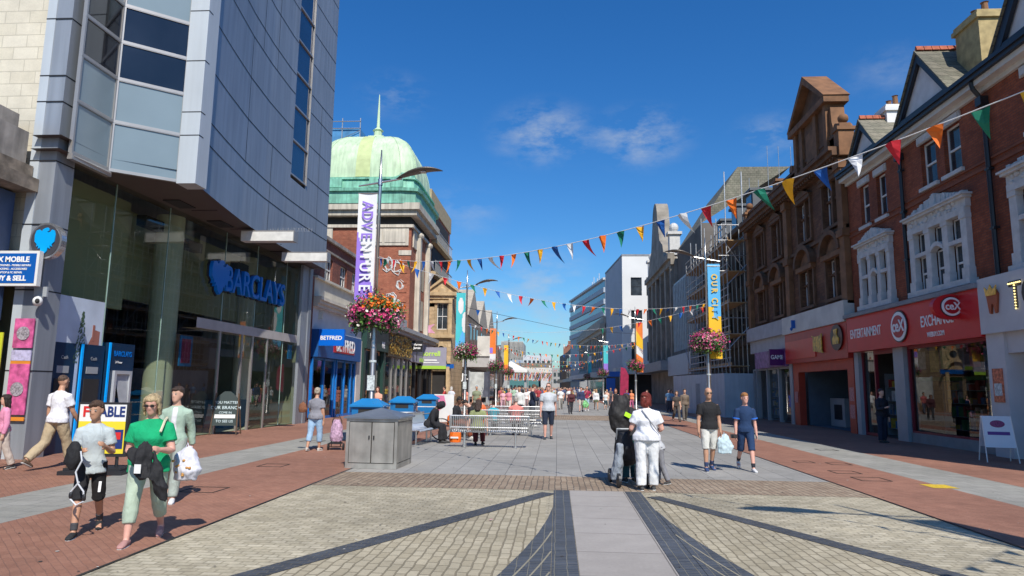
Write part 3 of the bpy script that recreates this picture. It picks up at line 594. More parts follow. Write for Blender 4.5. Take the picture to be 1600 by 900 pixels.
b = MB(); y = lambda z: -(.215+(.035-.215)*(z-.36)/.76)-.004
b.quad((-.24, y(.66), .66), (.24, y(.66), .66), (.24, y(.74), .74), (-.24, y(.74), .74)); b.build('printed_band', mat('purple_print', (.10, .03, .22), .5, var=0), t)
poly('printed_emblem', ring_poly(.16, .09, 0), (0, y(.93)-.002, .93), (1, 0, 0), (0, .22, 1), .003, mat('maroon_print', (.2, .03, .12), .5, var=.4, vs=40), t)

# ---- hoarding
hoard = mat('blue_grey_hoarding', (.42, .49, .55), .7, streak=.08, var=.07, vs=1.5)
t = thing('hoarding', 'blue grey site hoarding enclosing the foot of the scaffold', 'hoarding')
b = MB(); b.box(10.4, 12.2, 43.65, 43.7, 0, 2.72)
for i in range(7): b.box(10.4+i*.3, 10.43+i*.3, 43.63, 43.655, 0, 2.72)
b.build('front_panel', hoard, t)
b = MB(); P0, P1 = Vector((10.4, 43.65, 0)), Vector((9.25, 55.5, 0)); n_ = 10
for i in range(n_):
    a, c = P0.lerp(P1, i/n_), P0.lerp(P1, (i+.985)/n_)
    b.add([a, c, c+Vector((.05, .005, 0)), a+Vector((.05, .005, 0)), a+Vector((0, 0, 2.72)), c+Vector((0, 0, 2.72)), c+Vector((.05, .005, 2.72)), a+Vector((.05, .005, 2.72))], [(0, 1, 2, 3), (4, 7, 6, 5), (0, 4, 5, 1), (1, 5, 6, 2), (2, 6, 7, 3), (3, 7, 4, 0)])
b.build('side_panel', hoard, t)
a, c = P0.lerp(P1, .42), P0.lerp(P1, .50)
b = MB(); b.quad(a+Vector((-.02, 0, .05)), c+Vector((-.02, 0, .05)), c+Vector((-.02, 0, 2.1)), a+Vector((-.02, 0, 2.1))); b.build('door', mat('door_blue_grey', (.20, .27, .33), .6), t)

# ---- dark building behind the scaffold
t = thing('building', 'dark brown building wrapped in scaffolding beyond the brown stone front', 'building')
brownish = mat('dark_brown_stone', (.085, .066, .05), .9, var=.35, vs=.9, bump=.2, bs=5)  # dark brown stone, mottled at random
hs = [(u, u+1.3, z, z+2.0) for u in (45, 47.6, 50.2, 52.8, 55.4) for z in (5.2, 8.8)]
b = MB(FR); b.wall(43.45, 58.6, 3.0, 12.4, hs, -.6, .3); b.box(43.45, 71, -8, -.92, 3.0, 12.4); b.box(43.45, 58.6, -8, -.6, 0, 3.0); b.build('wall', brownish, t)
for h in hs: sash(t, FR, *h, w=-.8, fm=mat('dull_frame', (.2, .2, .19), .6))
b = MB(FR); b.box(43.4, 58.6, -.6, -.2, 7.7, 7.95); b.box(43.4, 58.6, -.6, .0, 12.4, 12.75); b.box(43.4, 58.6, -.6, -.3, 4.6, 4.9); b.build('cornice', brownish, t)
b = MB(FR); b.add([(43.5, -.4, 12.75), (58.6, -.4, 12.75), (58.6, -3.2, 15.8), (43.5, -3.2, 15.8), (58.6, -8, 15.8), (43.5, -8, 15.8), (43.5, -8, 12.7), (58.6, -8, 12.7)], [(0, 1, 2, 3), (3, 2, 4, 5), (0, 3, 5, 6), (1, 7, 4, 2)]); b.build('roof', slate, t)
for u in (45.5, 49.5, 54):
    k = MB(FR); k.box(u, u+1.6, -2.4, -.9, 13.1, 15.0); k.box(u-.12, u+1.72, -2.5, -.7, 15.0, 15.18); k.build('dormer', mat('dormer_lead', (.09, .10, .11), .6), t)
    k = MB(FR); k.box(u+.2, u+1.4, -.9, -.86, 13.4, 14.8); k.build('window', pane, t)
b = MB(FR); 
for i in range(6): b.tube([(44+i*2.4, -3.0, 15.6), (44+i*2.4, -3.0, 17.5+(i*7 % 3)*.9)], .02, 5)
b.build('roof_aerial', galv, t)
# lattice-glazed block
t = thing('building', 'block with a tall lattice of grey mullions beyond the scaffold', 'building')
b = MB(FR); b.box(58.7, 71.0, -8, -.3, 0, 16.0); b.box(58.7, 71, -.3, .3, 3.2, 5.4); b.build('wall', mat('grey_brown_render', (.13, .115, .10), .85, var=.25, vs=.6), t)
b = MB(FR)
for i in range(14): b.box(58.8+i*.9, 59.0+i*.9, -.3, .28, 5.4, 12.2)
for z in (5.4, 7.1, 8.8, 10.5, 12.2): b.box(58.7, 71, -.3, .16, z, z+.22)
b.build('window', mat('lattice_grey', (.42, .45, .46), .5), t)
b = MB(FR); b.quad((58.7, -.2, 5.4), (71, -.2, 5.4), (71, -.2, 12.2), (58.7, -.2, 12.2)); b.build('pane', pane, t)
b = MB(FR); b.box(58.7, 71, -.3, .9, 3.0, 4.9); b.build('canopy_fascia', mat('pale_blue_fascia', (.42, .47, .52), .6, var=.05), t)
b = MB(FR); b.add([(58.7, -.3, 16.0), (71, -.3, 16.0), (71, -3.5, 21.0), (58.7, -3.5, 21.0), (71, -8, 21), (58.7, -8, 21)], [(0, 1, 2, 3), (3, 2, 4, 5), (0, 3, 5)]); b.build('roof', slate_w, t)
# arched-gable building
t = thing('building', 'tall stone building with a round-topped gable fin against the sky', 'building')
gst = mat('weathered_grey_stone', (.27, .24, .20), .9, var=.35, vs=.7, bump=.2, bs=4)
b = MB(FR); b.box(71.0, 90, -9, 0, 0, 15.2); b.build('wall', gst, t)
b = MB(FR); b.box(71.0, 90.1, 0, .7, 15.2, 15.8); b.box(71.0, 90.1, 0, .4, 14.6, 15.2)
for i in range(6): b.box(71.4+i*3.5, 72.3+i*3.5, 0, .35, 5, 14.6)
b.build('cornice', gst, t)
for i in range(5):
    for z in (6.5, 11.5):
        k = MB(FR); k.box(73.1+i*3.5, 74.4+i*3.5, .01, .05, z-.5, z+2.4); k.build('window', pane, t)
# fin: stepped outline, front facing the street, with curved shoulders
fin = [(74.5, 15.8), (87.5, 15.8), (86.6, 17.6), (84.6, 18.6), (83.8, 20.4), (83.1, 21.8)] + [(81.2+1.9*cos(a), 21.8+2.0*sin(a)) for a in [pi*i/10 for i in range(1, 10)]] + [(79.3, 21.8), (78.6, 20.4), (77.8, 18.6), (75.6, 17.6)]
b = MB(FR); b.prism(fin, -.9, .5); b.build('gable', gst, t)
b = MB(FR); b.prism([(u*1.0+(84.5-u)*-.02, z+.25) for u, z in fin], -.7, -.2) if 0 else None
b = MB(FR); b.box(72.0, 73.0, -.8, .3, 15.8, 18.0); b.box(71.8, 73.2, -1, .5, 18.0, 18.3); b.ell((72.5, -.25, 18.8), (.5, .5, .55), 10, 8); b.build('finial', trim, t)
b = MB(FR); b.box(88.6, 89.6, -.8, .3, 15.8, 18.0); b.box(88.4, 89.8, -1, .5, 18.0, 18.3); b.ell((89.1, -.25, 18.8), (.5, .5, .55), 10, 8); b.build('finial', trim, t)
b = MB(FR); b.add([(71.2, -1, 15.8), (89.8, -1, 15.8), (89.8, -5, 18.8), (71.2, -5, 18.8), (89.8, -9, 15.8), (71.2, -9, 15.8)], [(0, 1, 2, 3), (3, 2, 4, 5), (0, 3, 5), (1, 4, 2)]); b.build('roof', slate_w, t)
b = MB(FR); b.box(71, 90, 0, 1.6, 3.6, 4.6); b.build('canopy', mat('grey_canopy', (.3, .3, .3), .7), t)
# ---- scaffold
t = thing('scaffold', 'steel tube scaffold with timber platforms in front of the sooty building', 'scaffold')
for i in range(14):
    u = 43.9+i*1.05; h = (15.8, 12.6, 11, 13, 12.5, 11.5, 13.5, 14.5, 12, 13, 12, 13.5, 11, 12)[i]
    for w_ in (.25, 1.35):
        b = MB(FR); b.tube([(u, w_, 0), (u, w_, h)], .035, 6); b.build('upright', galv, t)
for z in (3.2, 5.2, 7.2, 9.2, 11.2):
    for w_ in (.25, 1.35):
        for dz in (0, .5, 1.0):
            if dz and w_ < 1: continue
            b = MB(FR); b.tube([(43.6, w_, z+dz), (57.9, w_, z+dz)], .03, 6); b.build('ledger', galv, t)
    b = MB(FR); b.box(43.6, 57.8, .3, 1.3, z-.05, z); b.box(43.6, 57.8, 1.30, 1.34, z, z+.2); b.build('platform', wood, t)
for i in range(7):
    u = 43.9+i*2.1
    b = MB(FR); b.tube([(u, 1.4, 3.2+2*(i % 3)), (u+1.95, 1.4, 5.2+2*(i % 3))], .03, 6); b.tube([(u, .2, 9.2), (u, 1.5, 11.2)], .03, 6); b.build('brace', galv, t)
for u, z in ((43.75, 9.2), (43.75, 11.2), (43.75, 5.2)):
    b = MB(FR); b.tube([(u, -.4, z), (u, 1.9, z)], .03, 6); b.tube([(u, -.4, z+1), (u, 1.9, z+1)], .03, 6); b.tube([(u, -.3, z+.9), (u, 1.4, z-.9)], .03, 6); b.build('end_rail', galv, t)
# white block with its sunlit end facing up the street
t = thing('building', 'white modern block with three square windows in its sunlit end', 'building')
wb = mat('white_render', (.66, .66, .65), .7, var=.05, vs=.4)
th = radians(4.5)
TW = lambda u, w_, z: (9.25+u*cos(th)+w_*sin(th)*-1, 97+u*sin(th)+w_*cos(th), z)     # u across (end wall), w along the street
b = MB(); 
A = Vector((9.25, 97, 0)); ex = Vector((1, 0, 0)); ey = Vector((-sin(th), cos(th), 0))
def WB(u, w_, z): p = A+ex*u+ey*w_; return (p.x, p.y, z)
holes = [(1.2, 2.75, z, z+2.6) for z in (14.8, 10.1, 5.6)] + [(3.4, 5.0, z, z+2.6) for z in (14.8, 10.1, 5.6)]
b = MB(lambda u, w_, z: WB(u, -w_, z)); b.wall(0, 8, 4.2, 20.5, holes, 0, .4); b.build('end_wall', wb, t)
for h in holes: sash(t, lambda u, w_, z: WB(u, -w_, z), *h, w=-.2, fm=black, bar=.06)
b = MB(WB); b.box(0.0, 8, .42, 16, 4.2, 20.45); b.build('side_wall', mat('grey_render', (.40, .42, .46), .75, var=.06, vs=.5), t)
b = MB(WB); b.box(-.05, 8.05, -.05, 16, 20.5, 20.75); b.build('roof', lead, t)
b = MB(WB); b.box(0.0, 8, 1.6, 16, 0, 4.2); b.build('ground_floor', dark, t)
b = MB(WB); b.box(-1.2, 6, -1.5, 1.5, 3.7, 4.5); b.build('canopy', offw, t)
# ribbed blue-grey block behind
t = thing('building', 'blue grey ribbed office block with roof masts, behind the stone range', 'building')
A2 = Vector((9.0, 128, 0)); d2 = Vector((-sin(radians(9.2)), cos(radians(9.2)), 0))
def RB(u, w_, z): p = A2+d2*u+Vector((1, 0, 0))*(-w_); return (p.x, p.y, z)
b = MB(RB); b.box(0, 36, -10, 0, 0, 22); b.build('wall', mat('blue_grey_cladding', (.22, .27, .34), .5, var=.06), t)
for z in (13, 15.2, 17.4, 19.6):
    k = MB(RB); k.box(0, 36, 0, .3, z, z+.95); k.build('spandrel', mat('pale_band', (.36, .40, .45), .6), t)
    k = MB(RB); k.box(0, 36, .02, .06, z+.95, z+2.1); k.build('window', pane, t)
k = MB(RB); k.box(0, 36, -10, .4, 22, 22.4)
for i in range(6): k.tube([(14+i*1.7, -2, 22.4), (14+i*1.7, -2, 25.5-(i % 3)*.8)], .07, 5)
k.build('roof', mat('masts_grey', (.5, .5, .5), .6), t)
# long stone range
t = thing('building', 'long pale stone range with columns and deep cornice, far right side', 'building')
A3 = Vector((7.9, 112.5, 0)); d3 = Vector((5.2-7.9, 152-112.5, 0)).normalized()
def SB(u, w_, z): p = A3+d3*u+Vector((-1, 0, 0))*w_; return (p.x, p.y, z)
pst = mat('pale_buff_stone', (.40, .35, .28), .85, var=.18, vs=.6)
b = MB(SB); b.box(0, 40, -6, 0, 0, 11.4); b.build('wall', pst, t)
b = MB(SB); b.box(0, 40, 0, .9, 11.4, 12.3); b.box(0, 40, -6, .3, 12.3, 13.4); b.box(0, 40, 0, .5, 10.7, 11.4); b.box(0, 40, 0, .5, 4.2, 5.2); b.build('cornice', pst, t)
for i in range(16): k = MB(SB); k.box(.6+i*2.5, 1.3+i*2.5, 0, .4, 5.2, 10.7); k.build('pilaster', pst, t)
for i in range(15): k = MB(SB); k.box(1.6+i*2.5, 2.8+i*2.5, .01, .05, 5.8, 10.0); k.build('window', pane, t)
b = MB(SB); b.box(-2, 38, 0, 2.6, 3.4, 4.2); b.build('canopy', offw, t)
b = MB(SB); b.box(0, 40, 0, .2, 0, 3.4); b.build('shop_window', pane, t)
bs_ = thing('shop_sign', 'blue shop sign with white lettering on the far right corner', 'sign')
b = MB(); b.box(6.6, 9.6, 95.2, 95.4, 3.3, 4.0); b.build('sign_panel', mat('bright_blue', (.02, .13, .5), .4, var=0), bs_)
b = MB(); b.box(6.8, 8.0, 95.3, 95.5, .4, 3.1); b.build('sign_post', mat('bright_blue', (.02, .13, .5), .4, var=0), bs_)
# ================================================================= LEFT HAND SIDE
clad = mat('blue_grey_metal_cladding', (.29, .315, .35), .42, .3, var=.07, vs=.45, streak=.14); clad_sunlit = mat('sunlit_metal_cladding', (.50, .54, .57), .45, .15, var=.04, vs=.7, streak=.06)  # second tone is paler: sunlight on the front faces is put into it
joint = mat('black_joint', (.012, .013, .016), .6); alu = mat('aluminium_frame', (.42, .40, .38), .4, .6, var=.05)
bt = thing('bank_building', 'metal-clad modern bank with curved overhanging upper wall and glass ground floor', 'building')
# plan of the cladding wall: street side, from the near fin back to the far end
plan = [(-9.50, 16.80), (-9.86, 18.9), (-10.15, 20.8), (-10.36, 22.8), (-10.48, 24.8), (-10.53, 27.0), (-10.54, 30.0)]
dens = []
for i in range(len(plan)-1):
    for k in range(4): dens.append((lerp(plan[i][0], plan[i+1][0], k/4), lerp(plan[i][1], plan[i+1][1], k/4)))
dens.append(plan[-1]); ZB, ZT = 6.88, 26.0
def pathwall(mb, z0, z1, off=0., a=None, b_=None):
    pts = [p for p in dens if (a is None or p[1] >= a) and (b_ is None or p[1] <= b_)]
    for p, q in zip(pts, pts[1:]): mb.quad((p[0]+off, p[1], z0), (q[0]+off, q[1], z0), (q[0]+off, q[1], z1), (p[0]+off, p[1], z1))
    return mb
wy0, wy1 = 25.35, 27.1
b = MB(); pathwall(b, ZB, ZT, 0, None, 25.4); pathwall(b, ZB, 9.75, 0, 25.2, 27.2); pathwall(b, ZB, ZT, 0, 27.0, None)
b.quad((-10.54, 30, ZB), (-16, 30, ZB), (-16, 30, ZT), (-10.54, 30, ZT))
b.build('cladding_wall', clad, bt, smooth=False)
b = MB()
for z in (8.2, 8.85, 10.3, 11.75, 13.2, 14.0, 15.4, 16.8, 18.2, 19.6, 21, 22.4, 23.8):
    for (a, c) in ((None, 25.4), (26.9, None)): pathwall(b, z-.018, z+.018, .006, a, c)
    if z < 9.7: pathwall(b, z-.018, z+.018, .006, 25.2, 27.2)
for y, zz0, zz1 in ((17.4, ZB, ZT), (20.8, 8.85, 13.2), (23.3, ZB, 10.3), (23.3, 13.2, ZT), (28.5, 8.2, 14.0), (21.9, 13.2, 18.2)):
    p = min(dens, key=lambda q: abs(q[1]-y)); b.quad((p[0]+.007, p[1]-.012, zz0), (p[0]+.007, p[1]+.012, zz0), (p[0]+.007, p[1]+.012, zz1), (p[0]+.007, p[1]-.012, zz1))
b.build('cladding_joints', joint, bt)
blueglass = mat('dark_blue_glass', (.012, .03, .08), .04, var=.2, vs=.5, spec=1.)
for i in range(11):
    z = 9.9+i*1.42; f = MB(); f.box(-10.7, -10.50, wy0, wy0+.06, z, z+1.42); f.box(-10.7, -10.48, wy1-.07, wy1, z, z+1.42); f.box(-10.7, -10.50, wy0+.06, wy1-.07, z, z+.07)
    f = f.build('window', alu, bt); g = MB(); g.quad((-10.56, wy0+.05, z+.06), (-10.56, wy1-.05, z+.06), (-10.56, wy1-.05, z+1.42), (-10.56, wy0+.05, z+1.42)); g.build('pane', blueglass, f)
# the near fin (sunlight painted as a paler tone), facing the street's near end
b = MB(); b.box(-10.02, -9.50, 16.78, 17.35, ZB, ZT); b.build('corner_fin', clad_sunlit, bt)
b = MB()
for z in (8.2, 8.85, 10.3, 11.75, 13.2, 14.0): b.box(-10.024, -9.496, 16.776, 17.0, z-.013, z+.013)
b.build('fin_joints', joint, bt)
# soffit
b = MB(); pl_ = [(-12.0, 14.2), (-11.3, 14.2), (-11.27, 15.85), (-10.02, 16.8)]+dens+[(-12.0, 30.0)]
b.add([(x, y, 6.93) for x, y in pl_]+[(x, y, 7.25) for x, y in pl_], [tuple(range(len(pl_))), tuple(range(2*len(pl_)-1, len(pl_)-1, -1))]); b.build('soffit', mat('brown_soffit', (.085, .065, .06), .55, var=.05), bt)
b = MB()
for y in (18.5, 21, 23.5, 26): b.box(-11.4, -10.9, y, y+.9, 6.90, 6.925); b.box(-11.2, -10.4, y+1.2, y+1.24, 6.92, 6.928)
b.build('soffit_grille', joint, bt)
# bay window: a side facing the street and a front facing the near end
lev = [6.95, 8.22, 9.37, 10.38, 11.39, 12.5, 13.8, 15.1, 16.4]
teal = mat('frosted_teal_panel', (.20, .26, .29), .18, var=.08, vs=.6, spec=.8); dkglass = mat('dark_office_glass', (.010, .012, .018), .05, var=.5, vs=.8, spec=.9)
C0, C1, C2 = (-11.30, 14.55), (-11.27, 15.85), (-10.02, 16.85)
for i in range(len(lev)-1):
    z0, z1 = lev[i], lev[i+1]; m_ = teal if i in (0, 1, 4, 5) else dkglass
    for (p, q) in ((C0, C1), (C1, C2)):
        P = Vector((*p, 0)); Q = Vector((*q, 0)); d = (Q-P).normalized(); n = Vector((d.y, -d.x, 0))
        b = MB()
        def bar(a0, a1, za, zb, o):
            A_, B_ = P+d*a0, P+d*a1; vs = []
            for zz in (za, zb):
                vs += [A_+n*o+Vector((0, 0, zz)), B_+n*o+Vector((0, 0, zz)), B_-n*.06+Vector((0, 0, zz)), A_-n*.06+Vector((0, 0, zz))]
            b.add(vs, [(0, 3, 2, 1), (4, 5, 6, 7), (0, 1, 5, 4), (1, 2, 6, 5), (2, 3, 7, 6), (3, 0, 4, 7)])
        L = (Q-P).length; bar(0, L, z0-.03, z0+.05, .035); bar(0, L, z1-.05, z1-.032, .03); bar(L-.05, L, z0+.05, z1-.05, .032); bar(0, .05, z0+.05, z1-.05, .032)
        f = b.build('window', alu, bt)
        g = MB(); g.quad(P+n*.0+Vector((0, 0, z0+.04)), Q+Vector((0, 0, z0+.04)), Q+Vector((0, 0, z1-.04)), P+Vector((0, 0, z1-.04))); g.build('pane', m_, f)
b = MB()
for (p, q) in ((C0, C1), (C1, C2)): b.quad((p[0], p[1], 16.4), (q[0], q[1], 16.4), (q[0], q[1], ZT), (p[0], p[1], ZT))
b.build('bay_wall', dkglass, bt)
b = MB(); b.tube([(C0[0]+.06, C0[1], 6.86), (C1[0]+.06, C1[1]-.03, 6.86)], .05, 6); b.box(-11.33, -11.2, 14.5, 15.9, 6.78, 6.92); b.build('bay_sill', alu, bt)
# near pier, narrow face painted paler as if sunlit, wider face blue-grey
b = MB(); b.box(-12.12, -11.5, 14.40, 15.0, 0, ZT); b.build('pier', clad, bt)
b = MB(); b.box(-12.12, -11.9, 14.385, 14.41, 0, ZT); b.build('pier_sunlit_face', clad_sunlit, bt)
b = MB()
for z in (1.9, 3.7, 5.2, 6.7, 8.13, 8.77, 10.2, 11.6, 13): b.box(-12.124, -11.496, 14.38, 15.004, z-.014, z+.014)
b.build('pier_joints', joint, bt)
# pale block wall facing up the street at the left
blk = brickmat('cream_stone_blocks', (.60, .55, .44), (.66, .61, .50), (.50, .46, .37), .62, .31, msize=.012, stain=.10, bumpd=.004)
b = MB(); b.box(-24, -12.12, 14.6, 15.2, 4.0, ZT); b.build('block_wall', blk, bt)
b = MB(); b.box(-24, -16, 15.2, 30, 0, ZT); b.box(-16, -10.6, 29.9, 30.2, 7.25, ZT); b.box(-24, -11.6, 15.1, 30, ZT-.3, ZT); b.build('rear_mass', clad, bt)
# ground floor glass
gG = glassmat('bank_glass', (.74, .80, .72), 1.5, boost=1.0); GX = lambda y: -12.37+.038*y
joins = [15.0, 16.93, 19.33, 22.65, 25.0, 27.6, 29.0]
for a, c in zip(joins, joins[1:]):
    lo = 0.08 if not (22.6 < a < 24.9) else 2.6
    g = MB(); g.quad((GX(a), a, lo), (GX(c), c, lo), (GX(c), c, 6.93), (GX(a), a, 6.93)); g.build('shop_window', gG, bt)
b = MB()
for y in joins[1:-1]: b.box(GX(y)-.02, GX(y)+.012, y-.012, y+.012, .05, 6.9)
b.build('glass_joint', mat('pale_glass_edge', (.30, .42, .38), .3), bt)
b = MB(); b.box(GX(29), GX(29)+.12, 29.0, 29.75, 0, 6.9); b.box(GX(29)-.2, GX(29)+.16, 29.75, 30.1, 0, 6.9); b.build('end_pier', clad, bt)
b = MB()
for y in (21.1,): b.quad((GX(y)+.05, y, 3.45), (GX(28.9)+.05, 28.9, 3.45), (GX(28.9)+.05, 28.9, 3.78), (GX(y)+.05, y, 3.78)); b.quad((GX(y)+.05, y, 3.45), (GX(28.9)+.05, 28.9, 3.45), (GX(28.9)-.5, 28.9, 3.45), (GX(y)-.5, y, 3.45)); b.quad((GX(y)+.05, y, 3.78), (GX(28.9)+.05, 28.9, 3.78), (GX(28.9)-.5, 28.9, 3.78), (GX(y)-.5, y, 3.78))
b.build('door_lintel', mat('pale_lintel', (.42, .40, .38), .6), bt)
b = MB()
for y in (22.65, 24.2, 25.0, 26.2): b.box(GX(y)-.05, GX(y)+.03, y-.05, y+.05, 0, 3.45)
b.box(GX(25)-.02, GX(25)+.04, 25.1, 25.16, 1.0, 1.5); b.build('door_frame', alu, bt)
b = MB(); b.quad((GX(25), 25.0, .02), (GX(26.2), 26.2, .02), (GX(26.2), 26.2, 3.45), (GX(25), 25.0, 3.45)); b.build('door', gG, bt)
inn = mat('bank_interior', (.30, .31, .22), .8, var=.15, vs=.8); inn_c = mat('bank_column', (.55, .57, .45), .8, var=.05)
b = MB(); b.quad((-16, 15.2, 0), (-16, 30, 0), (-16, 30, 6.95), (-16, 15.2, 6.95)); b.quad((-16, 29.9, 0), (-11.4, 29.9, 0), (-11.4, 29.9, 6.95), (-16, 29.9, 6.95)); b.quad((-16, 15.21, 0), (-12, 15.21, 0), (-12, 15.21, 6.95), (-16, 15.21, 6.95))
b.quad((-16, 15.2, .02), (-11.8, 15.2, .02), (-11.3, 30, .02), (-16, 30, .02)); b.build('interior', inn, bt)
b = MB(); b.box(-12.75, -12.6, 15.2, 18.9, 3.75, 6.93); b.box(-13.3, -13.2, 18.9, 29.9, 4.2, 6.93); b.build('bulkhead', mat('olive_bulkhead', (.36, .39, .25), .8, var=.06, vs=.6), bt)
b = MB(); b.lathe([(.42, 0), (.42, 6.93)], (-12.35, 20.6), 20); b.build('column', inn_c, bt, smooth=True)
b = MB(); b.lathe([(.36, 0), (.36, 6.93)], (-13.0, 27.6), 20); b.build('column', inn_c, bt, smooth=True)
b = MB(); b.box(-13.6, -13.4, 22.0, 26.5, 0, 3.4); b.build('inner_wall', mat('brown_inner_wall', (.17, .12, .10), .7), bt)
b = MB(); b.box(-13.3, -12.5, 25.4, 27.2, 0, 1.05); b.build('counter', mat('counter_blue', (.10, .20, .28), .5), bt)
b = MB()
for y, z in ((18.6, 6.2), (20.9, 6.0), (24.4, 5.9)): b.box(-12.2, -11.9, y, y+.9, z, z+.3)
b.build('ceiling_vents', joint, bt)
b = MB(); b.box(GX(15.9)+.03, GX(15.9)+.045, 15.04, 16.9, .0, 3.72); b.build('window_panel', mat('pale_blue_panel', (.55, .62, .72), .25, var=.18, vs=1.1, spec=.7), bt)  # pale blue panel over the outside of the glass
b = MB()
rnd = random.Random(8)
for i in range(160):
    z = rnd.uniform(2.1, 3.35); r_ = (3.4-z)*.17+.02; y = 16.1+rnd.uniform(-r_, r_); b.quad((GX(15.9)+.05, y, z), (GX(15.9)+.05, y+.05, z+.02), (GX(15.9)+.052, y+.03, z+.07))
b.build('tree_shape', mat('tree_green', (.07, .12, .06), .6), bt)  # green slivers in a tree shape on the pale panel
b = MB(); b.add([(GX(15.9)+.05, 16.3, 2.45), (GX(15.9)+.05, 16.8, 2.45), (GX(15.9)+.05, 16.8, 2.95), (GX(15.9)+.05, 16.62, 2.98)], [(0, 1, 2, 3)]); b.box(GX(15.9)+.046, GX(15.9)+.054, 16.52, 16.6, 2.7, 3.1); b.build('roof_shape', mat('roof_red', (.36, .14, .10), .6), bt)  # red roof and chimney shape on the pale panel
b = MB(); b.box(GX(20.5)-.1, GX(20.5)-.06, 20.5, 21.2, 2.2, 3.15); b.build('window_poster', mat('poster_blue', (.02, .16, .42), .4), bt)
b = MB(); b.box(GX(20.5)-.06, GX(20.5)-.05, 20.58, 21.1, 2.3, 3.05); b.build('window_poster', mat('poster_maroon', (.28, .03, .10), .4, var=.4, vs=8), bt)
b = MB(); b.box(GX(28.6)-.1, GX(28.6)-.06, 28.3, 28.7, 2.75, 3.35); b.build('window_poster', mat('poster_bright_blue', (.02, .22, .55), .4), bt)
# two white light boxes standing out from the wall
for y, x0, x1, z0, z1, l in ((22.0, -10.7, -8.88, 6.47, 6.80, 'nearer white projecting light box under the curved metal wall'), (25.6, -10.75, -8.95, 6.45, 6.78, 'farther white projecting light box at the end of the curved metal wall')):
    f = thing('light_box', l, 'light box', group='projecting light boxes'); b = MB(); b.box(x0, x1, y, y+.35, z0, z1); b.build('casing', mat('box_white', (.62, .62, .60), .5, var=.12, vs=4), f)
    b = MB(); b.box(x1, x1+.03, y-.02, y+.37, z0-.02, z1+.02); b.box(x0, x1, y-.012, y+.362, z1, z1+.025); b.build('edge_trim', alu, f)
    if l[0] == 'n':
        b = MB()
        for i in range(26): b.tube([(x0+.9+i*.06, y+.1, z1), (x0+.9+i*.06+.02*(i % 3-1), y+.1+.03*(i % 2), z1+.14)], .004, 3)
        b.build('bird_spikes', galv, f)
# big blue letters on the glass, facing the street
bird = [(-.02, .50), (.10, .52), (.17, .46), (.16, .38), (.08, .36), (.12, .32), (.22, .34), (.30, .44), (.42, .40), (.48, .22), (.46, -.05), (.34, -.16), (.36, -.26), (.26, -.20), (.27, -.34), (.18, -.28), (.14, -.44), (0, -.56), (-.14, -.44), (-.18, -.28), (-.27, -.34), (-.26, -.20), (-.36, -.26), (-.34, -.16), (-.46, -.05), (-.48, .22), (-.42, .40), (-.28, .44), (-.16, .36), (-.13, .44)]
lb = mat('letter_blue', (.0, .17, .62), .3, var=0)
ls = thing('wall_lettering', 'large blue raised bank name with an eagle emblem across the glass front', 'sign')
D_ = Vector((.038, 1, 0)).normalized()
poly('emblem', [(x*1.15, y*1.1) for x, y in bird], (GX(22.05)+.10, 22.05, 5.25), D_, (0, 0, 1), .12, lb, ls)
poly('backing', [(x*1.25, y*1.2) for x, y in bird], (GX(22.05)+.04, 22.05, 5.25), D_, (0, 0, 1), .05, black, ls)
text('BARCLAYS', 1.25, (GX(24.75)+.12, 24.78, 5.22), D_, (0, 0, 1), lb, ls, bold=.012, ext=.07, xs=.80)
text('BARCLAYS', 1.25, (GX(24.75)+.04, 24.76, 5.21), D_, (0, 0, 1), black, ls, bold=.05, ext=.02, xs=.80)
# round projecting sign
rs = thing('projecting_sign', 'round projecting sign with a bright blue eagle on dark grey', 'sign')
cx, cy, cz = -11.38, 14.2, 4.78
b = MB(); b.loft([((cx, cy, cz), (.38, 0, 0), (0, 0, .41)), ((cx, cy+.16, cz), (.38, 0, 0), (0, 0, .41))], 40); b.build('rim', mat('silver_rim', (.6, .6, .6), .25, .8, var=0), rs)
b = MB(); b.loft([((cx, cy-.01, cz), (.335, 0, 0), (0, 0, .365)), ((cx, cy+.15, cz), (.335, 0, 0), (0, 0, .365))], 40); b.build('sign_face', mat('charcoal_face', (.05, .05, .06), .5, var=0), rs)
poly('emblem', [(x*.50, y*.56) for x, y in bird], (cx, cy-.012, cz), (1, 0, 0), (0, 0, 1), .02, mat('bright_cyan_blue', (.0, .36, .80), .4, var=0), rs)
b = MB(); b.box(-11.5, -11.42, 14.3, 14.42, 4.75, 4.82); b.build('bracket', black, rs)
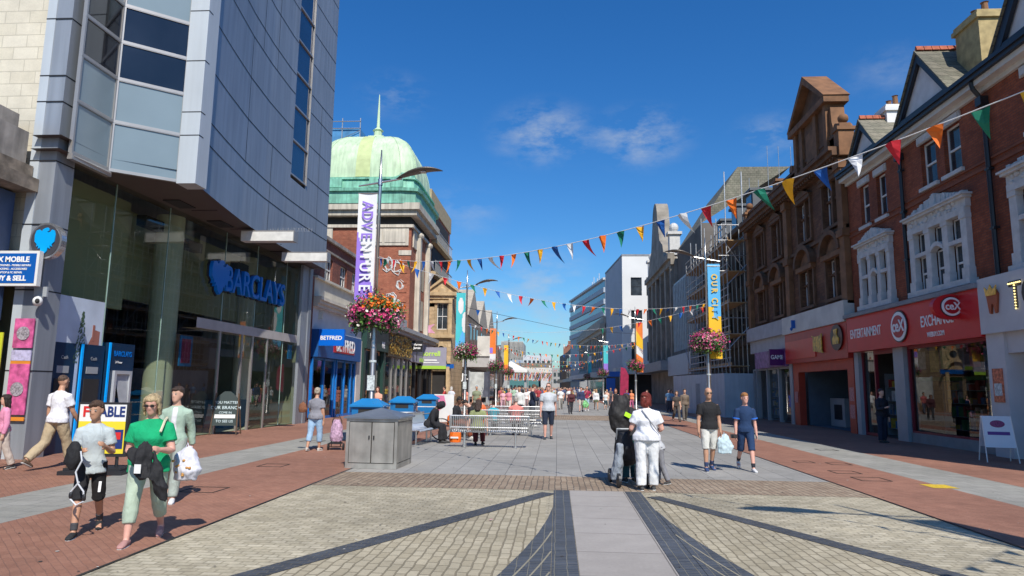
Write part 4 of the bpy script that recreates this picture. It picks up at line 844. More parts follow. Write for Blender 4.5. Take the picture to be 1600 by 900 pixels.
# cash machines
for i, (y0, y1, zt, l) in enumerate(((15.15, 16.0, 2.6, 'leftmost dark blue cash machine, behind the man in the white T-shirt'), (16.12, 17.0, 2.6, 'middle dark blue cash machine with bright blue edge strip'), (17.1, 18.2, 2.7, 'cash machine with silver surround, right of the other two'))):
    t = thing('cash_machine', l, 'cash machine', group='cash machines in the bank window'); x = GX((y0+y1)/2)
    navy = mat('navy_cabinet', (.006, .03, .075), .3, var=.05)
    b = MB(); b.box(x-.35, x+.06, y0, y1, .0, zt); b.build('cabinet', navy, t)
    b = MB(); b.box(x+.06, x+.09, y0, y0+.07, .1, zt); b.build('edge_strip', mat('cyan_strip', (.0, .28, .75), .3, var=0, emit=.35), t)
    if i == 2:
        b = MB(); ya, yb, za, zb = y0+.24, y0+.98, .92, 1.98; b.box(x+.06, x+.13, ya, ya+.09, za, zb); b.box(x+.06, x+.13, yb-.09, yb, za, zb); b.box(x+.06, x+.13, ya+.09, yb-.09, zb-.09, zb); b.box(x+.06, x+.16, ya+.09, yb-.09, za, za+.12); b.build('surround', mat('silver_surround', (.55, .57, .6), .35, .3, var=0), t)
        b = MB(); b.quad((x+.065, ya+.09, zb-.09), (x+.065, yb-.09, zb-.09), (x+.12, yb-.12, za+.2), (x+.12, ya+.3, za+.2)); b.build('hood', mat('hood_grey', (.42, .44, .46), .4), t)
        b = MB(); b.box(x+.061, x+.068, ya+.12, yb-.3, za+.35, zb-.15); b.build('screen', dark, t)
        text('BARCLAYS', .20, (x+.07, (y0+y1)/2+.05, 2.42), (0, 1, 0), (0, 0, 1), lb, t, ext=.003, bold=.004, xs=.8)
        text('24 hour', .09, (x+.07, (y0+y1)/2-.1, 2.2), (0, 1, 0), (0, 0, 1), whitel, t, ext=.002)
    else:
        b = MB(); b.box(x+.06, x+.075, y0+.2, y1-.12, 1.0, 1.75); b.build('screen', dark, t)
        text('Cash', .12, (x+.07, (y0+y1)/2+.05, 2.25), (0, 1, 0), (0, 0, 1), greyp, t, ext=.002)
        b = MB(); b.box(x+.06, x+.072, y0+.25, y1-.2, 1.88, 2.05); b.build('label_plate', greyp, t)
# blue and white phone-repair sign, camera dome and posters at the left edge
t = thing('projecting_sign', 'blue and white mobile repair projecting sign, left edge of picture', 'sign')
b = MB(); b.box(-12.62, -11.36, 14.05, 14.17, 3.74, 4.52); b.build('frame', white, t)
b = MB(); b.box(-12.56, -11.42, 14.04, 14.06, 3.80, 4.46); b.build('sign_panel', bluep, t)
text('FIX MOBILE', .165, (-11.99, 14.035, 4.32), (1, 0, 0), (0, 0, 1), whitel, t, bold=.006, ext=.003)
text('MOBILE PHONES - MOBILE REPAIRS', .060, (-11.99, 14.035, 4.19), (1, 0, 0), (0, 0, 1), whitel, t, bold=.001, ext=.003)
text('UNLOCKING - ACCESSORIES', .060, (-11.99, 14.035, 4.11), (1, 0, 0), (0, 0, 1), whitel, t, bold=.001, ext=.003)
text('LAPTOP & PC REPAIR', .060, (-11.99, 14.035, 4.03), (1, 0, 0), (0, 0, 1), whitel, t, bold=.001, ext=.003)
text('BUY & SELL', .155, (-11.99, 14.035, 3.90), (1, 0, 0), (0, 0, 1), whitel, t, bold=.006, ext=.003)
t = thing('security_camera', 'white dome security camera on the bank pier', 'security camera', (-11.42, 14.36, 3.42))
b = MB(); b.ell((0, -.14, 0), (.10, .10, .11), 14, 10); b.build('dome', white, t, smooth=True)
b = MB(); b.ell((.04, -.2, 0), (.05, .05, .06), 10, 8); b.build('lens', dark, t, smooth=True)
b = MB(); b.box(-.2, .1, -.03, .02, .12, .34); b.box(-.02, .02, -.14, 0, .08, .12); b.build('bracket', greyp, t)
t = thing('poster_panel', 'pink poster panel stack on the bank pier beside the yellow one', 'poster')
for z0, z1, m_ in ((.95, 2.05, mat('magenta_poster', (.55, .10, .26), .5, var=.5, vs=6)), (2.12, 2.35, mat('lilac_strip', (.45, .42, .6), .5, var=.3, vs=14)), (2.4, 3.05, mat('magenta_poster', (0, 0, 0)))):
    b = MB(); b.box(-11.98, -11.53, 14.33, 14.36, z0, z1); b.build('poster', m_, t)
b = MB(); b.box(-11.98, -11.53, 14.335, 14.362, 2.05, 2.12); b.box(-11.98, -11.53, 14.335, 14.362, .82, .9); b.build('orange_strip', mat('orange_print', (.7, .25, .03), .5), t)
for z in (1.5, 2.72): poly('printed_ring', ring_poly(.15, .15, 0), (-11.75, 14.32, z), (1, 0, 0), (0, 0, 1), .004, mat('grey_print', (.3, .27, .3), .5, var=.6, vs=30), t)
t = thing('poster_panel', 'yellow poster with small dark drawings at the left edge', 'poster')
b = MB(); b.box(-12.75, -12.03, 14.1, 14.13, .7, 2.72); b.build('poster', mat('acid_yellow_poster', (.55, .58, .03), .5, var=.05), t)
b = MB(); rnd = random.Random(2)
for i in range(46):
    x, z = rnd.uniform(-12.7, -12.1), rnd.uniform(.8, 2.6); b.box(x, x+rnd.uniform(.03, .09), 14.093, 14.097, z, z+rnd.uniform(.02, .08))
b.build('drawings', mat('dark_print', (.08, .06, .02), .5), t)
# neighbour at far left
t = thing('shop_building', 'dark shop with weathered concrete parapet at the left edge', 'building')
conc = mat('weathered_concrete', (.30, .27, .24), .9, streak=.3, var=.35, vs=1.4, bump=.4, bs=6)
b = MB(); b.box(-22, -12.15, 4, 14.3, 6.55, 7.35); b.box(-22, -12.35, 4, 14.2, 7.35, 7.75); b.build('parapet', conc, t)
b = MB(); b.box(-22, -11.85, 4, 14.39, 5.95, 6.25); b.box(-22, -12.0, 4, 14.36, 6.25, 6.55); b.build('cornice', mat('dirty_cornice', (.22, .18, .14), .95, var=.5, vs=3, bump=.5, bs=8), t)
b = MB(); b.box(-22, -12.5, 4, 14.37, 0, 5.95); b.build('wall', mat('shop_dark_navy', (.03, .035, .055), .5, var=.2), t)
b = MB(); b.box(-12.5, -12.3, 13.2, 14.3, 3.0, 5.9); b.box(-12.5, -12.2, 11, 12.9, 3.0, 5.9); b.build('shop_window', mat('dull_blue_sign', (.05, .08, .16), .4), t)
# A boards on the left
t = thing('pavement_sign', 'black framed pavement sign with red and blue lettering, behind the boy', 'pavement sign', (-8.5, 12.55, 0), radians(8))
b = MB(); b.box(-.56, .56, -.35, .35, 0, .07); b.box(-.5, .5, -.28, .28, .07, .12); b.build('base', black, t)
b = MB(); b.box(-.46, .46, -.05, .05, .3, 1.3); b.tube([(-.3, 0, .1), (-.3, 0, .35)], .03, 6); b.tube([(.3, 0, .1), (.3, 0, .35)], .03, 6); b.build('frame', black, t)
b = MB(); b.box(-.42, .42, -.06, -.051, .95, 1.26); b.build('sign_panel', white, t)
b = MB(); b.box(-.42, .42, -.06, -.051, .36, .95); b.build('sign_panel', mat('yellow_panel', (.75, .60, .03), .5, var=.05), t)
text('FI', .26, (-.27, -.065, 1.12), (1, 0, 0), (0, 0, 1), mat('red_letter', (.6, .02, .02), .5, var=0), t, ext=.003, bold=.008)
text('ABLE', .26, (.17, -.065, 1.12), (1, 0, 0), (0, 0, 1), mat('navy_letter', (.01, .03, .15), .5, var=0), t, ext=.003, bold=.008, xs=.8)
b = MB(); b.box(.12, .4, -.068, -.061, .45, .8); b.build('printed_block', mat('navy_letter', (0, 0, 0)), t)
b = MB(); b.box(.2, .36, -.072, -.068, .62, .75); b.build('printed_block', mat('red_letter', (0, 0, 0)), t)
t = thing('pavement_sign', 'chalkboard pavement sign in front of the bank doors', 'pavement sign', (-11.05, 22.6, 0), radians(12))
for s_ in (-1, 1):
    b = MB(); b.tube([(s_*.42, -.32, 0), (s_*.36, -.02, 1.35)], .022, 6); b.tube([(s_*.42, .32, 0), (s_*.36, .02, 1.35)], .022, 6); b.build('frame', mat('dark_timber', (.10, .06, .035), .6), t)
yy = lambda z: -.32+.30*z/1.35
pts = [(-.38, .3), (.38, .3), (.34, 1.2), (.22, 1.32), (.1, 1.42), (-.1, 1.42), (-.22, 1.32), (-.34, 1.2)]
b = MB(); b.add([(x, yy(z), z) for x, z in pts]+[(x, yy(z)+.02, z) for x, z in pts], [tuple(range(8)), tuple(range(15, 7, -1))]+[(i, (i+1) % 8, (i+1) % 8+8, i+8) for i in range(8)]); b.build('chalkboard', mat('chalkboard_green', (.015, .03, .03), .6), t)
for s_, z, sz in (('YOU MATTER', 1.05, .13), ('OUR BRANCH', .88, .15), ('COME IN', .72, .10), ('TO SEE US', .44, .12)): text(s_, sz, (0, yy(z)-.006, z), (1, 0, 0), (0, .22, 1), mat('chalk', (.6, .72, .75), .9, var=0), t, ext=.002)
b = MB(); b.add([(-.33, yy(.54)-.01, .54), (.33, yy(.54)-.01, .54), (.33, yy(.66)-.01, .66), (-.33, yy(.66)-.01, .66)], [(0, 1, 2, 3)]); b.build('paper_strip', white, t)

# ---- bookmaker building
lbrick = brickmat('dark_red_brick', (.22, .065, .045), (.30, .095, .06), (.13, .075, .06), .225, .075, msize=.009, stain=.25)
t = thing('brick_house', 'low dark brick building with cream parapet, next to the bank', 'building')
wn3 = [(34.0, 35.2, 7.05, 8.25), (36.5, 37.7, 7.05, 8.25), (38.7, 39.6, 7.05, 8.25)]
b = MB(FL); b.wall(30.3, 40.5, 6.9, 9.1, wn3, -.15, .25); b.box(30.3, 40.5, -7, -.41, 6.9, 9.0); b.box(30.2, 32.2, -.6, .0, 0, 6.9); b.build('wall', lbrick, t)
for h in wn3: sash(t, FL, *h, w=-.28, cols=3, mid=True)
b = MB(FL); b.box(30.3, 40.6, -.45, .0, 9.1, 9.28); b.box(30.3, 40.5, -.18, -.05, 8.5, 8.6); b.build('coping', conc, t)
b = MB(FL); b.box(32.2, 40.6, -.3, .02, 5.95, 6.85); b.box(32.2, 40.6, -.3, .16, 6.85, 6.97); b.build('parapet', cream, t)
b = MB(FL); b.box(32.2, 40.6, -.3, .32, 5.62, 5.78); b.box(32.2, 40.6, -.3, .22, 5.45, 5.62); b.box(32.2, 40.6, -.3, .40, 5.78, 5.95); b.build('cornice', cream, t)
b = MB(FL); b.box(32.2, 40.6, -.3, 0, 4.35, 5.45); b.build('fascia_wall', mat('pale_blue_white_render', (.58, .59, .60), .8, var=.06), t)
b = MB(FL); b.box(33.0, 33.1, 0, .2, 4.9, 5.3); b.build('alarm_box', cream, t)
t = thing('shop', 'blue bookmaker shop front with red and white lettering', 'shop')
bf = mat('bookmaker_blue', (.012, .09, .30), .4, var=.05)
b = MB(FL); b.box(32.3, 39.55, -.1, .32, 3.02, 4.35); b.build('fascia', bf, t)
b = MB(FL); b.box(34.6, 38.2, .32, .34, 3.35, 3.7); b.build('red_flash', redp, t)
text('BETFRED', .92, (-11.8+.35, 36.6, 3.72), (0, 1, 0), (0, 0, 1), whitel, t, bold=.02, xs=.9)
b = MB(FL)
for u in (32.35, 34.0, 35.6, 36.0, 37.4, 38.6, 39.35): b.box(u, u+.12, -.1, .08, 0, 3.0)
for u0, u1 in ((32.35, 35.6), (36.1, 39.4)): b.box(u0, u1, -.1, .05, 0, .12); b.box(u0, u1, -.1, .05, 2.9, 3.0)
f = b.build('window', mat('frame_bright_blue', (.01, .17, .55), .4), t)
b = MB(FL); b.quad((32.4, 0, .1), (39.4, 0, .1), (39.4, 0, 2.95), (32.4, 0, 2.95)); b.build('pane', shopglass, f)
b = MB(FL); b.box(39.55, 40.5, -.1, .1, 0, 4.3); b.build('pilaster', offw, t)
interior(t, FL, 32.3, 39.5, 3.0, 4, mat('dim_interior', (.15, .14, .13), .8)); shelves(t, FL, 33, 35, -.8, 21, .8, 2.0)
t = thing('projecting_sign', 'bright blue rectangular projecting sign above the bookmaker door', 'sign')
b = MB(); b.box(-11.5, -10.25, 32.35, 32.55, 3.55, 4.35); b.build('sign_board', mat('bright_blue_sign', (.0, .13, .62), .35, var=0), t)
text('BETFRED', .27, (-10.88, 32.34, 3.92), (1, 0, 0), (0, 0, 1), whitel, t, bold=.006, ext=.004)
# ---- dark green shop, gold-lettered shop, jeweller
t = thing('shop', 'dark green shop front with round white logo', 'shop')
grn = mat('dark_green_fascia', (.02, .055, .045), .4, var=.05)
b = MB(FL); b.box(40.6, 46.0, -.1, .35, 3.9, 5.3); b.build('fascia', grn, t)
b = MB(FL); b.box(40.6, 47.5, -.3, .5, 5.3, 5.55); b.box(40.6, 46.0, -2, -.1, 5.3, 6.3); b.build('cornice', conc, t)
b = MB(FL)
for u in (40.6, 43.0, 45.4): b.box(u, u+.5, -.1, .2, 0, 3.9)
f = b.build('window', grn, t); b = MB(FL); b.quad((40.7, 0, .1), (46, 0, .1), (46, 0, 3.9), (40.7, 0, 3.9)); b.build('pane', shopglass, f); interior(t, FL, 40.7, 46, 3.9, 4)
ringp = [(.42*cos(2*pi*i/28), .42*sin(2*pi*i/28)) for i in range(28)]
o_ = Vector((-11.8+.36, 41.7, 4.75)); poly('logo', ringp, o_, (0, 1, 0), (0, 0, 1), .02, whitel, t); poly('logo_disc', [(x*.84, y*.84) for x, y in ringp], o_+Vector((.015, 0, 0)), (0, 1, 0), (0, 0, 1), .02, grn, t)
poly('logo_cup', [(-.2, .1), (.2, .1), (.14, -.2), (-.14, -.2)], o_+Vector((.04, 0, 0)), (0, 1, 0), (0, 0, 1), .01, whitel, t)
text('NE', .55, (-11.44, 44.6, 4.3), (0, 1, 0), (0, 0, 1), whitel, t, bold=.02)
t = thing('shop', 'shop front covered in gold leaves with glass doors', 'shop')
b = MB(FL); b.box(46.1, 53.5, -.1, .3, 3.7, 5.3); b.build('fascia', mat('dark_bronze', (.10, .075, .04), .4, .2), t)
b = MB(FL); rnd = random.Random(11)
for i in range(420):
    u = rnd.uniform(46.2, 53.3); z = rnd.uniform(3.85, 5.25); w_ = .31+rnd.random()*.12; s_ = rnd.uniform(.05, .15); a = rnd.uniform(0, 6.3)
    b.quad((u-s_*cos(a), w_, z-s_*sin(a)), (u+s_*.5*sin(a), w_+.05, z-s_*.5*cos(a)), (u+s_*cos(a), w_, z+s_*sin(a)), (u-s_*.5*sin(a), w_+.03, z+s_*.5*cos(a)))
b.build('gold_leaves', gold, t)
b = MB(FL)
for u in (46.1, 48.2, 49.6, 51.5, 53.2): b.box(u, u+.18, -.1, .1, 0, 3.7)
b.tube([(49.2, .2, .9), (49.2, .2, 1.9)], .04, 6); f = b.build('window', alu, t); b = MB(FL); b.quad((46.1, 0, .1), (53.4, 0, .1), (53.4, 0, 3.7), (46.1, 0, 3.7)); b.build('pane', shopglass, f); interior(t, FL, 46.1, 53.4, 3.7, 4, mat('pale_interior', (0, 0, 0)))
b = MB(FL); b.box(40.6, 63.5, -.3, .75, 5.65, 5.95); b.box(46, 63.5, -.3, .55, 5.4, 5.65); b.box(46, 63.5, -1.5, -.3, 5.9, 6.9); b.build('canopy', mat('grey_canopy_edge', (.36, .37, .38), .6), t)
t = thing('shop', 'jeweller shop front with black projecting sign and pale fascia', 'shop')
b = MB(FL); b.box(53.6, 63.5, -.1, .3, 3.6, 5.4); b.build('fascia', mat('lavender_fascia', (.30, .29, .36), .6, var=.05), t)
b = MB(FL); b.box(57, 63.2, .3, .34, 3.7, 4.0); b.build('green_band', mat('lime_band', (.35, .6, .06), .5, var=0), t)
b = MB(FL)
for u in (53.6, 56, 58.5, 61, 63.2): b.box(u, u+.25, -.1, .15, 0, 3.6)
f = b.build('window', black, t); b = MB(FL); b.quad((53.6, 0, .1), (63.4, 0, .1), (63.4, 0, 3.6), (53.6, 0, 3.6)); b.build('pane', shopglass, f); interior(t, FL, 53.6, 63.4, 3.6, 4)
t = thing('projecting_sign', 'black square projecting sign with two white words', 'sign')
b = MB(); b.box(-11.45, -10.6, 53.5, 53.65, 4.35, 5.25); b.build('sign_board', black, t); b = MB(); b.tube([(-11.05, 53.58, 4.35), (-11.05, 53.58, 3.6)], .03, 5); b.build('bracket', black, t)
text('Warren', .24, (-11.03, 53.49, 4.92), (1, 0, 0), (0, 0, 1), whitel, t, bold=.008, ext=.004); text('James', .24, (-11.03, 53.49, 4.66), (1, 0, 0), (0, 0, 1), whitel, t, bold=.008, ext=.004)
t = thing('shop_sign', 'grey and lime green estate agent sign facing up the street', 'sign')
b = MB(); b.box(-12.2, -9.5, 58.5, 58.65, 3.4, 5.0); b.build('sign_panel', mat('lavender_fascia', (0, 0, 0)), t); b = MB(); b.box(-12.2, -9.5, 58.49, 58.51, 3.15, 3.42); b.build('lime_band', mat('lime_band', (0, 0, 0)), t)
text('sorrell', .6, (-10.8, 58.48, 4.45), (1, 0, 0), (0, 0, 1), mat('lime_letter', (.5, .75, .12), .5, var=0), t, bold=.015, ext=.004)
b = MB(); b.box(-11.4, -10.3, 58.48, 58.495, 3.85, 3.95); b.box(-11.6, -10.1, 58.48, 58.495, 3.65, 3.72); b.build('small_print', whitel, t)
t = thing('wall_sculpture', 'pink metal bird sculpture fixed to the pale stone corner', 'sculpture')
poly('bird', [(-.9, -.2), (-.3, .1), (-.2, .7), (.1, 1.4), (.25, .6), (.9, .75), (.5, .35), (.95, -.1), (.35, -.05), (.1, -.5), (-.25, -1.4), (-.3, -.4)], (-11.9, 61.0, 6.5), (1, 0, 0), (0, 0, 1), .06, mat('pink_metal', (.62, .30, .42), .4, var=.2, vs=2), t)
# ---- domed brick building
dbrick = brickmat('warm_red_brick', (.33, .095, .05), (.42, .14, .075), (.2, .10, .07), .225, .075, msize=.01, stain=.25)
stonew = mat('portland_stone', (.52, .47, .39), .85, streak=.25, var=.18, vs=.8, bump=.2, bs=4)
cop = mat('green_copper', (.50, .64, .43), .6, var=.14, vs=.9, streak=.16, bump=.15, bs=3)
copy_ = mat('yellowed_copper', (.50, .58, .28), .6, var=.15, vs=1.2)
t = thing('domed_building', 'red brick corner building crowned by a green copper dome and spire', 'building')
x0, x1, y0, y1 = -20.6, -12.0, 54.4, 62.6
b = MB(); b.box(x0, x1, y0, y1, 0, 14.6); b.build('wall', dbrick, t)
b = MB(); b.box(x0-.5, x1+.5, y0-.5, y1+.5, 15.55, 16.0); b.box(x0-.75, x1+.75, y0-.75, y1+.75, 16.0, 16.55); b.box(x0-.2, x1+.2, y0-.2, y1+.2, 14.6, 14.85); b.build('cornice', stonew, t)
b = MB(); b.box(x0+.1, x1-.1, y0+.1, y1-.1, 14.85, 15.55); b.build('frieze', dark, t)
b = MB()
for xa, xb in ((-16.4, -12.2), (-20.6, -18.6)): b.box(xa, xb, y0-.12, y0+.1, 13.1, 14.55); b.box(xa+.25, (xa+xb)/2-.1, y0-.16, y0-.1, 13.35, 14.3); b.box((xa+xb)/2+.1, xb-.25, y0-.16, y0-.1, 13.35, 14.3)
for i in range(9): b.box(-13.0, -12.0+.05, y0-.06, y0+.02, 5.5+i*.85, 5.9+i*.85) if i % 9 == 8 else None
b.box(-12.3, -11.9, y0+.6, y0+2.2, 13.1, 14.55); b.build('stone_panels', stonew, t)
bq = MB()
for i in range(10):
    for x in (-12.55, -15.9, -19.5): bq.box(x-.3, x+.3, y0-.05, y0+.02, 5.2+i*.8, 5.6+i*.8)
bq.build('brick_quoins', dbrick, t)
b = MB()
for y in (56.4, 60.6): b.box(-12.05, -11.6, y, y+.6, 5.9, 14.2); b.ell((-11.75, y+.35, 14.4), (.35, .45, .3), 8, 6)
b.build('pilaster', stonew, t)
for y in (57.4, 59.0):
    for z in (6.5, 10):
        k = MB(); k.box(-12.03, -11.97, y, y+1.1, z, z+2.6); k.build('window', pane, t)
# dome: square drum, then a square-planned dome with rounded corners
def sq(h, z, n=10, cxx=-16.3, cyy=58.5, p=5.5):
    pts = []
    for i in range(4*n):
        a = 2*pi*i/(4*n)+pi/4; c_, s_ = cos(a), sin(a); k = (abs(c_)**p+abs(s_)**p)**(-1/p); pts.append((cxx+h*c_*k, cyy+h*s_*k*1.0, z))
    return pts
def rings(lst, n=10, p=5.5):
    b = MB(); vs = []; 
    for h, z in lst: vs += sq(h, z, n, p=p)
    m = 4*n; b.add(vs, [(i*m+k, i*m+(k+1) % m, (i+1)*m+(k+1) % m, (i+1)*m+k) for i in range(len(lst)-1) for k in range(m)]+[tuple(range((len(lst)-1)*m, len(lst)*m))]); return b
rings([(4.9, 16.5), (4.9, 17.5), (5.1, 17.5), (5.15, 17.75), (4.7, 17.75), (4.6, 18.6), (4.75, 18.6), (4.75, 18.75), (4.35, 18.78), (4.3, 19.3)], p=14).build('dome_drum', mat('darker_copper', (.19, .46, .34), .6, var=.25, vs=1.5, streak=.3), t)
prof = [(4.35*(cos(a)**.62), 18.9+4.55*(sin(a)**.88)) for a in [pi/2*i/16 for i in range(17)]]; prof = [(max(h, .5), z) for h, z in prof]
rings(prof, p=9).build('dome', cop, t, smooth=True)
b = MB()      # paler rib up the near face, and the batten seams
for (u0, u1, m_) in ((-.55, .65, copy_),):
    vs = []
    for h, z in prof[:-1]:
        vs += [(-16.3+u0*(h/4.3)**.5, 58.5-h*1.0-.03, z+.02), (-16.3+u1*(h/4.3)**.5, 58.5-h*1.0-.03, z+.02)]
    b.add(vs, [(2*i, 2*i+1, 2*i+3, 2*i+2) for i in range(len(prof)-2)])
b.build('dome_rib', copy_, t)
b = MB()
for uu in (-3.2, -2.1, 1.0, 2.1, 3.2): b.tube([(-16.3+uu*(h/4.3), 58.5-h+.01, z) for h, z in prof[:-1]], .022, 4)
for uu in (-3.2, -1.6, 0, 1.6, 3.2): b.tube([(-16.3+h-.01, 58.5+uu*(h/4.3), z) for h, z in prof[:-1]], .022, 4)
b.build('dome_seams', cop, t)
b = MB(); b.box(-17.3, -15.3, 57.5, 59.5, 23.3, 23.65); b.box(-17.0, -15.6, 57.8, 59.2, 23.65, 23.9); b.lathe([(.55, 23.9), (.38, 24.1), (.38, 24.5), (.5, 24.6), (.3, 24.75), (.15, 24.9), (.11, 26.3), (.04, 28.0), (.001, 28.1)], (-16.3, 58.5), 12); b.build('spire', cop, t)
b = MB()
for x in (-19.5, -18.3, -15.0, -13.2): b.box(x-.5, x+.5, 53.55, 53.75, 17.85, 18.55)
b.build('drum_panels', mat('darker_copper', (0, 0, 0)), t)
gr = mat('white_spray_paint', (.62, .62, .60), .8, var=0)
b = MB(); rnd = random.Random(5)
for (cx_, cz_, s_) in ((-13.9, 11.5, .45), (-13.2, 11.3, .45), (-12.9, 9.8, .3), (-13.6, 8.7, .35), (-13.0, 8.2, .3)):
    for k in range(3):
        a0 = rnd.uniform(0, 6); pts = [(cx_+s_*cos(a0+q*.9)*rnd.uniform(.6, 1.2)+k*.1, y0-.03, cz_+s_*sin(a0+q*.9)*rnd.uniform(.8, 1.6)) for q in range(7)]; b.tube(pts, .045, 4)
b.build('graffiti', gr, t)
# modern block behind the dome with balconies
t = thing('building', 'tall brick and tan block with open balconies behind the domed building', 'building')
b = MB(); b.box(-22, -12.1, 62.8, 74.8, 0, 19.2); b.build('wall', mat('orange_brick_plain', (.40, .12, .07), .85, var=.1), t)
b = MB(); b.box(-22.1, -12.0, 62.7, 75, 18.7, 20.4); b.build('parapet', mat('tan_concrete', (.42, .33, .20), .85, var=.1), t)
for z in (6.5, 9.6, 12.7, 15.8):
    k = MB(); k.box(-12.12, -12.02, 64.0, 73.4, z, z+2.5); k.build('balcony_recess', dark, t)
    k = MB(); k.box(-12.1, -11.6, 63.8, 74.0, z-.45, z-.1); k.build('balcony_slab', mat('tan_concrete', (0, 0, 0)), t)
    k = MB(); 
    for q in range(17): k.box(-11.66, -11.62, 63.9+q*.6, 63.95+q*.6, z-.1, z+.9)
    k.box(-11.68, -11.6, 63.8, 74, z+.9, z+.96); k.build('balcony_rail', greyp, t)
# tan stone pedimented bank
sand = brickmat('tan_ashlar', (.46, .33, .185), (.54, .40, .24), (.30, .21, .12), .9, .38, msize=.02, stain=.25)
sandp = mat('tan_stone_trim', (.48, .35, .20), .85, var=.25, vs=2, bump=.3, bs=6)
t = thing('stone_building', 'tan stone pedimented corner building beyond the brick dome block', 'building')
x0, x1, y0 = -13.4, -9.95, 63.8
cxm = (-12.35-9.15)/2-.1
holes = [(-11.35, -10.35, 7.0, 9.5), (-11.7, -10.3, 0.3, 3.1)]
TT = lambda u, w_, z: (u, y0-w_, z)
b = MB(TT); b.wall(x0, x1, 0, 10.2, holes, 0, .4); b.box(x0, x1, -10, -.45, 0, 10.2); b.build('wall', sand, t)
b = MB(TT); b.prism([(-12.4, 10.55), (-9.4, 10.55), (cxm, 11.8)], -.6, .1); b.ell((cxm, .12, 10.5), (.45, .2, .5), 10, 8); b.build('pediment', sandp, t)
b = MB(TT); b.box(x0, x1+.5, -.1, .35, 10.2, 10.55); b.box(x0, x1+.2, -.1, .15, 9.9, 10.2); b.box(x0, x1+.35, -.1, .3, 6.2, 6.5); b.box(x0, x1+.1, -.1, .15, 3.5, 3.8)
for s_ in (-1, 1): b.prism([(cxm+s_*1.75, 10.55), (cxm+s_*1.5, 10.55), (cxm, 11.65), (cxm, 11.95)], -.7, .35)
for u in (-12.5, -10.35+.1): b.box(u, u+.35, 0, .15, 6.5, 9.9)
b.box(-11.75, -9.95, 0, .2, 9.5, 9.75); b.box(-12.0, -11.7, 0, .25, 0, 3.5); b.box(-10.3, -10.0, 0, .25, 0, 3.5); b.build('cornice', sandp, t)
b = MB(TT)
for i in range(12):
    a0, a1 = 2*pi*i/12, 2*pi*(i+1)/12; b.prism([(cxm+.62*cos(a0), 5.1+.62*sin(a0)), (cxm+.62*cos(a1), 5.1+.62*sin(a1)), (cxm+.35*cos(a1), 5.1+.35*sin(a1)), (cxm+.35*cos(a0), 5.1+.35*sin(a0))], 0, .15)
b.build('round_window', sandp, t); b = MB(TT); b.prism([(cxm+.36*cos(2*pi*i/16), 5.1+.36*sin(2*pi*i/16)) for i in range(16)], 0, .03); b.build('pane', pane, t)
sash(t, TT, -11.35, -10.35, 7.0, 9.5, w=-.2, cols=2); b = MB(TT); b.quad((-11.7, -.35, .2), (-10.3, -.35, .2), (-10.3, -.35, 3.1), (-11.7, -.35, 3.1)); b.build('door', dark, t)
b = MB(TT); b.box(-12.0, -9.6, .1, .2, 3.35, 3.75); b.build('sign_panel', bluep, t)
b = MB(TT)
for i in range(8):
    a0, a1 = pi*i/8, pi*(i+1)/8; b.prism([(-11+1.1*cos(a0), 3.8+.9*sin(a0)), (-11+1.1*cos(a1), 3.8+.9*sin(a1)), (-11+.8*cos(a1), 3.8+.65*sin(a1)), (-11+.8*cos(a0), 3.8+.65*sin(a0))], 0, .3)
b.build('door_hood', sandp, t)
b = MB(); b.box(-13, -10, 64, 74, 10.3, 10.5); b.build('roof', slate, t)
# canopied department store and gabled row beyond
t = thing('building', 'dark gabled block with a deep flat canopy over the left pavement', 'building')
b = MB(); b.box(-20, -9.9, 75, 110, 0, 9.6); b.build('wall', mat('brown_grey_render', (.20, .165, .13), .85, var=.2, vs=.5), t)
for i, y in enumerate((75, 86, 97)):
    b = MB(); b.add([(-9.85, y+.2, 9.6), (-9.85, y+10.8, 9.6), (-9.85, y+5.5, 13.2), (-20, y+.2, 9.6), (-20, y+10.8, 9.6), (-20, y+5.5, 13.2)], [(0, 1, 2), (3, 5, 4), (0, 2, 5, 3), (1, 4, 5, 2)]); b.build('gable', mat('pale_gable', (.40, .36, .30), .85, var=.15), t)
    for q in (2.2, 5.2, 8.2): k = MB(); k.box(-9.9, -9.84, y+q, y+q+1.2, 6.2, 8.6); k.build('window', pane, t)
b = MB(); b.box(-10.0, -6.9, 72.0, 108, 3.75, 4.7); b.build('canopy', mat('grey_canopy_face', (.42, .41, .40), .7, var=.08), t)
b = MB(); b.box(-9.86, -9.8, 75, 110, .1, 3.7); b.build('shop_window', pane, t)
b = MB()
for y in (73, 84, 95, 106): b.tube([(-7.4, y, 0), (-7.4, y, 3.75)], .12, 8)
b.build('canopy_post', greyp, t)
b = MB(); b.box(-8.4, -6.95, 71.9, 72.0, 4.9, 7.0); b.build('roof_sign', offw, t)
b = MB(); b.box(-9.9, -9.3, 71.5, 72.3, 0, 3.4); b.build('pillar', mat('black_pillar', (.03, .03, .03), .5), t)
text('JL', .9, (-9.6, 71.45, 2.7), (1, 0, 0), (0, 0, 1), whitel, t, bold=.02)
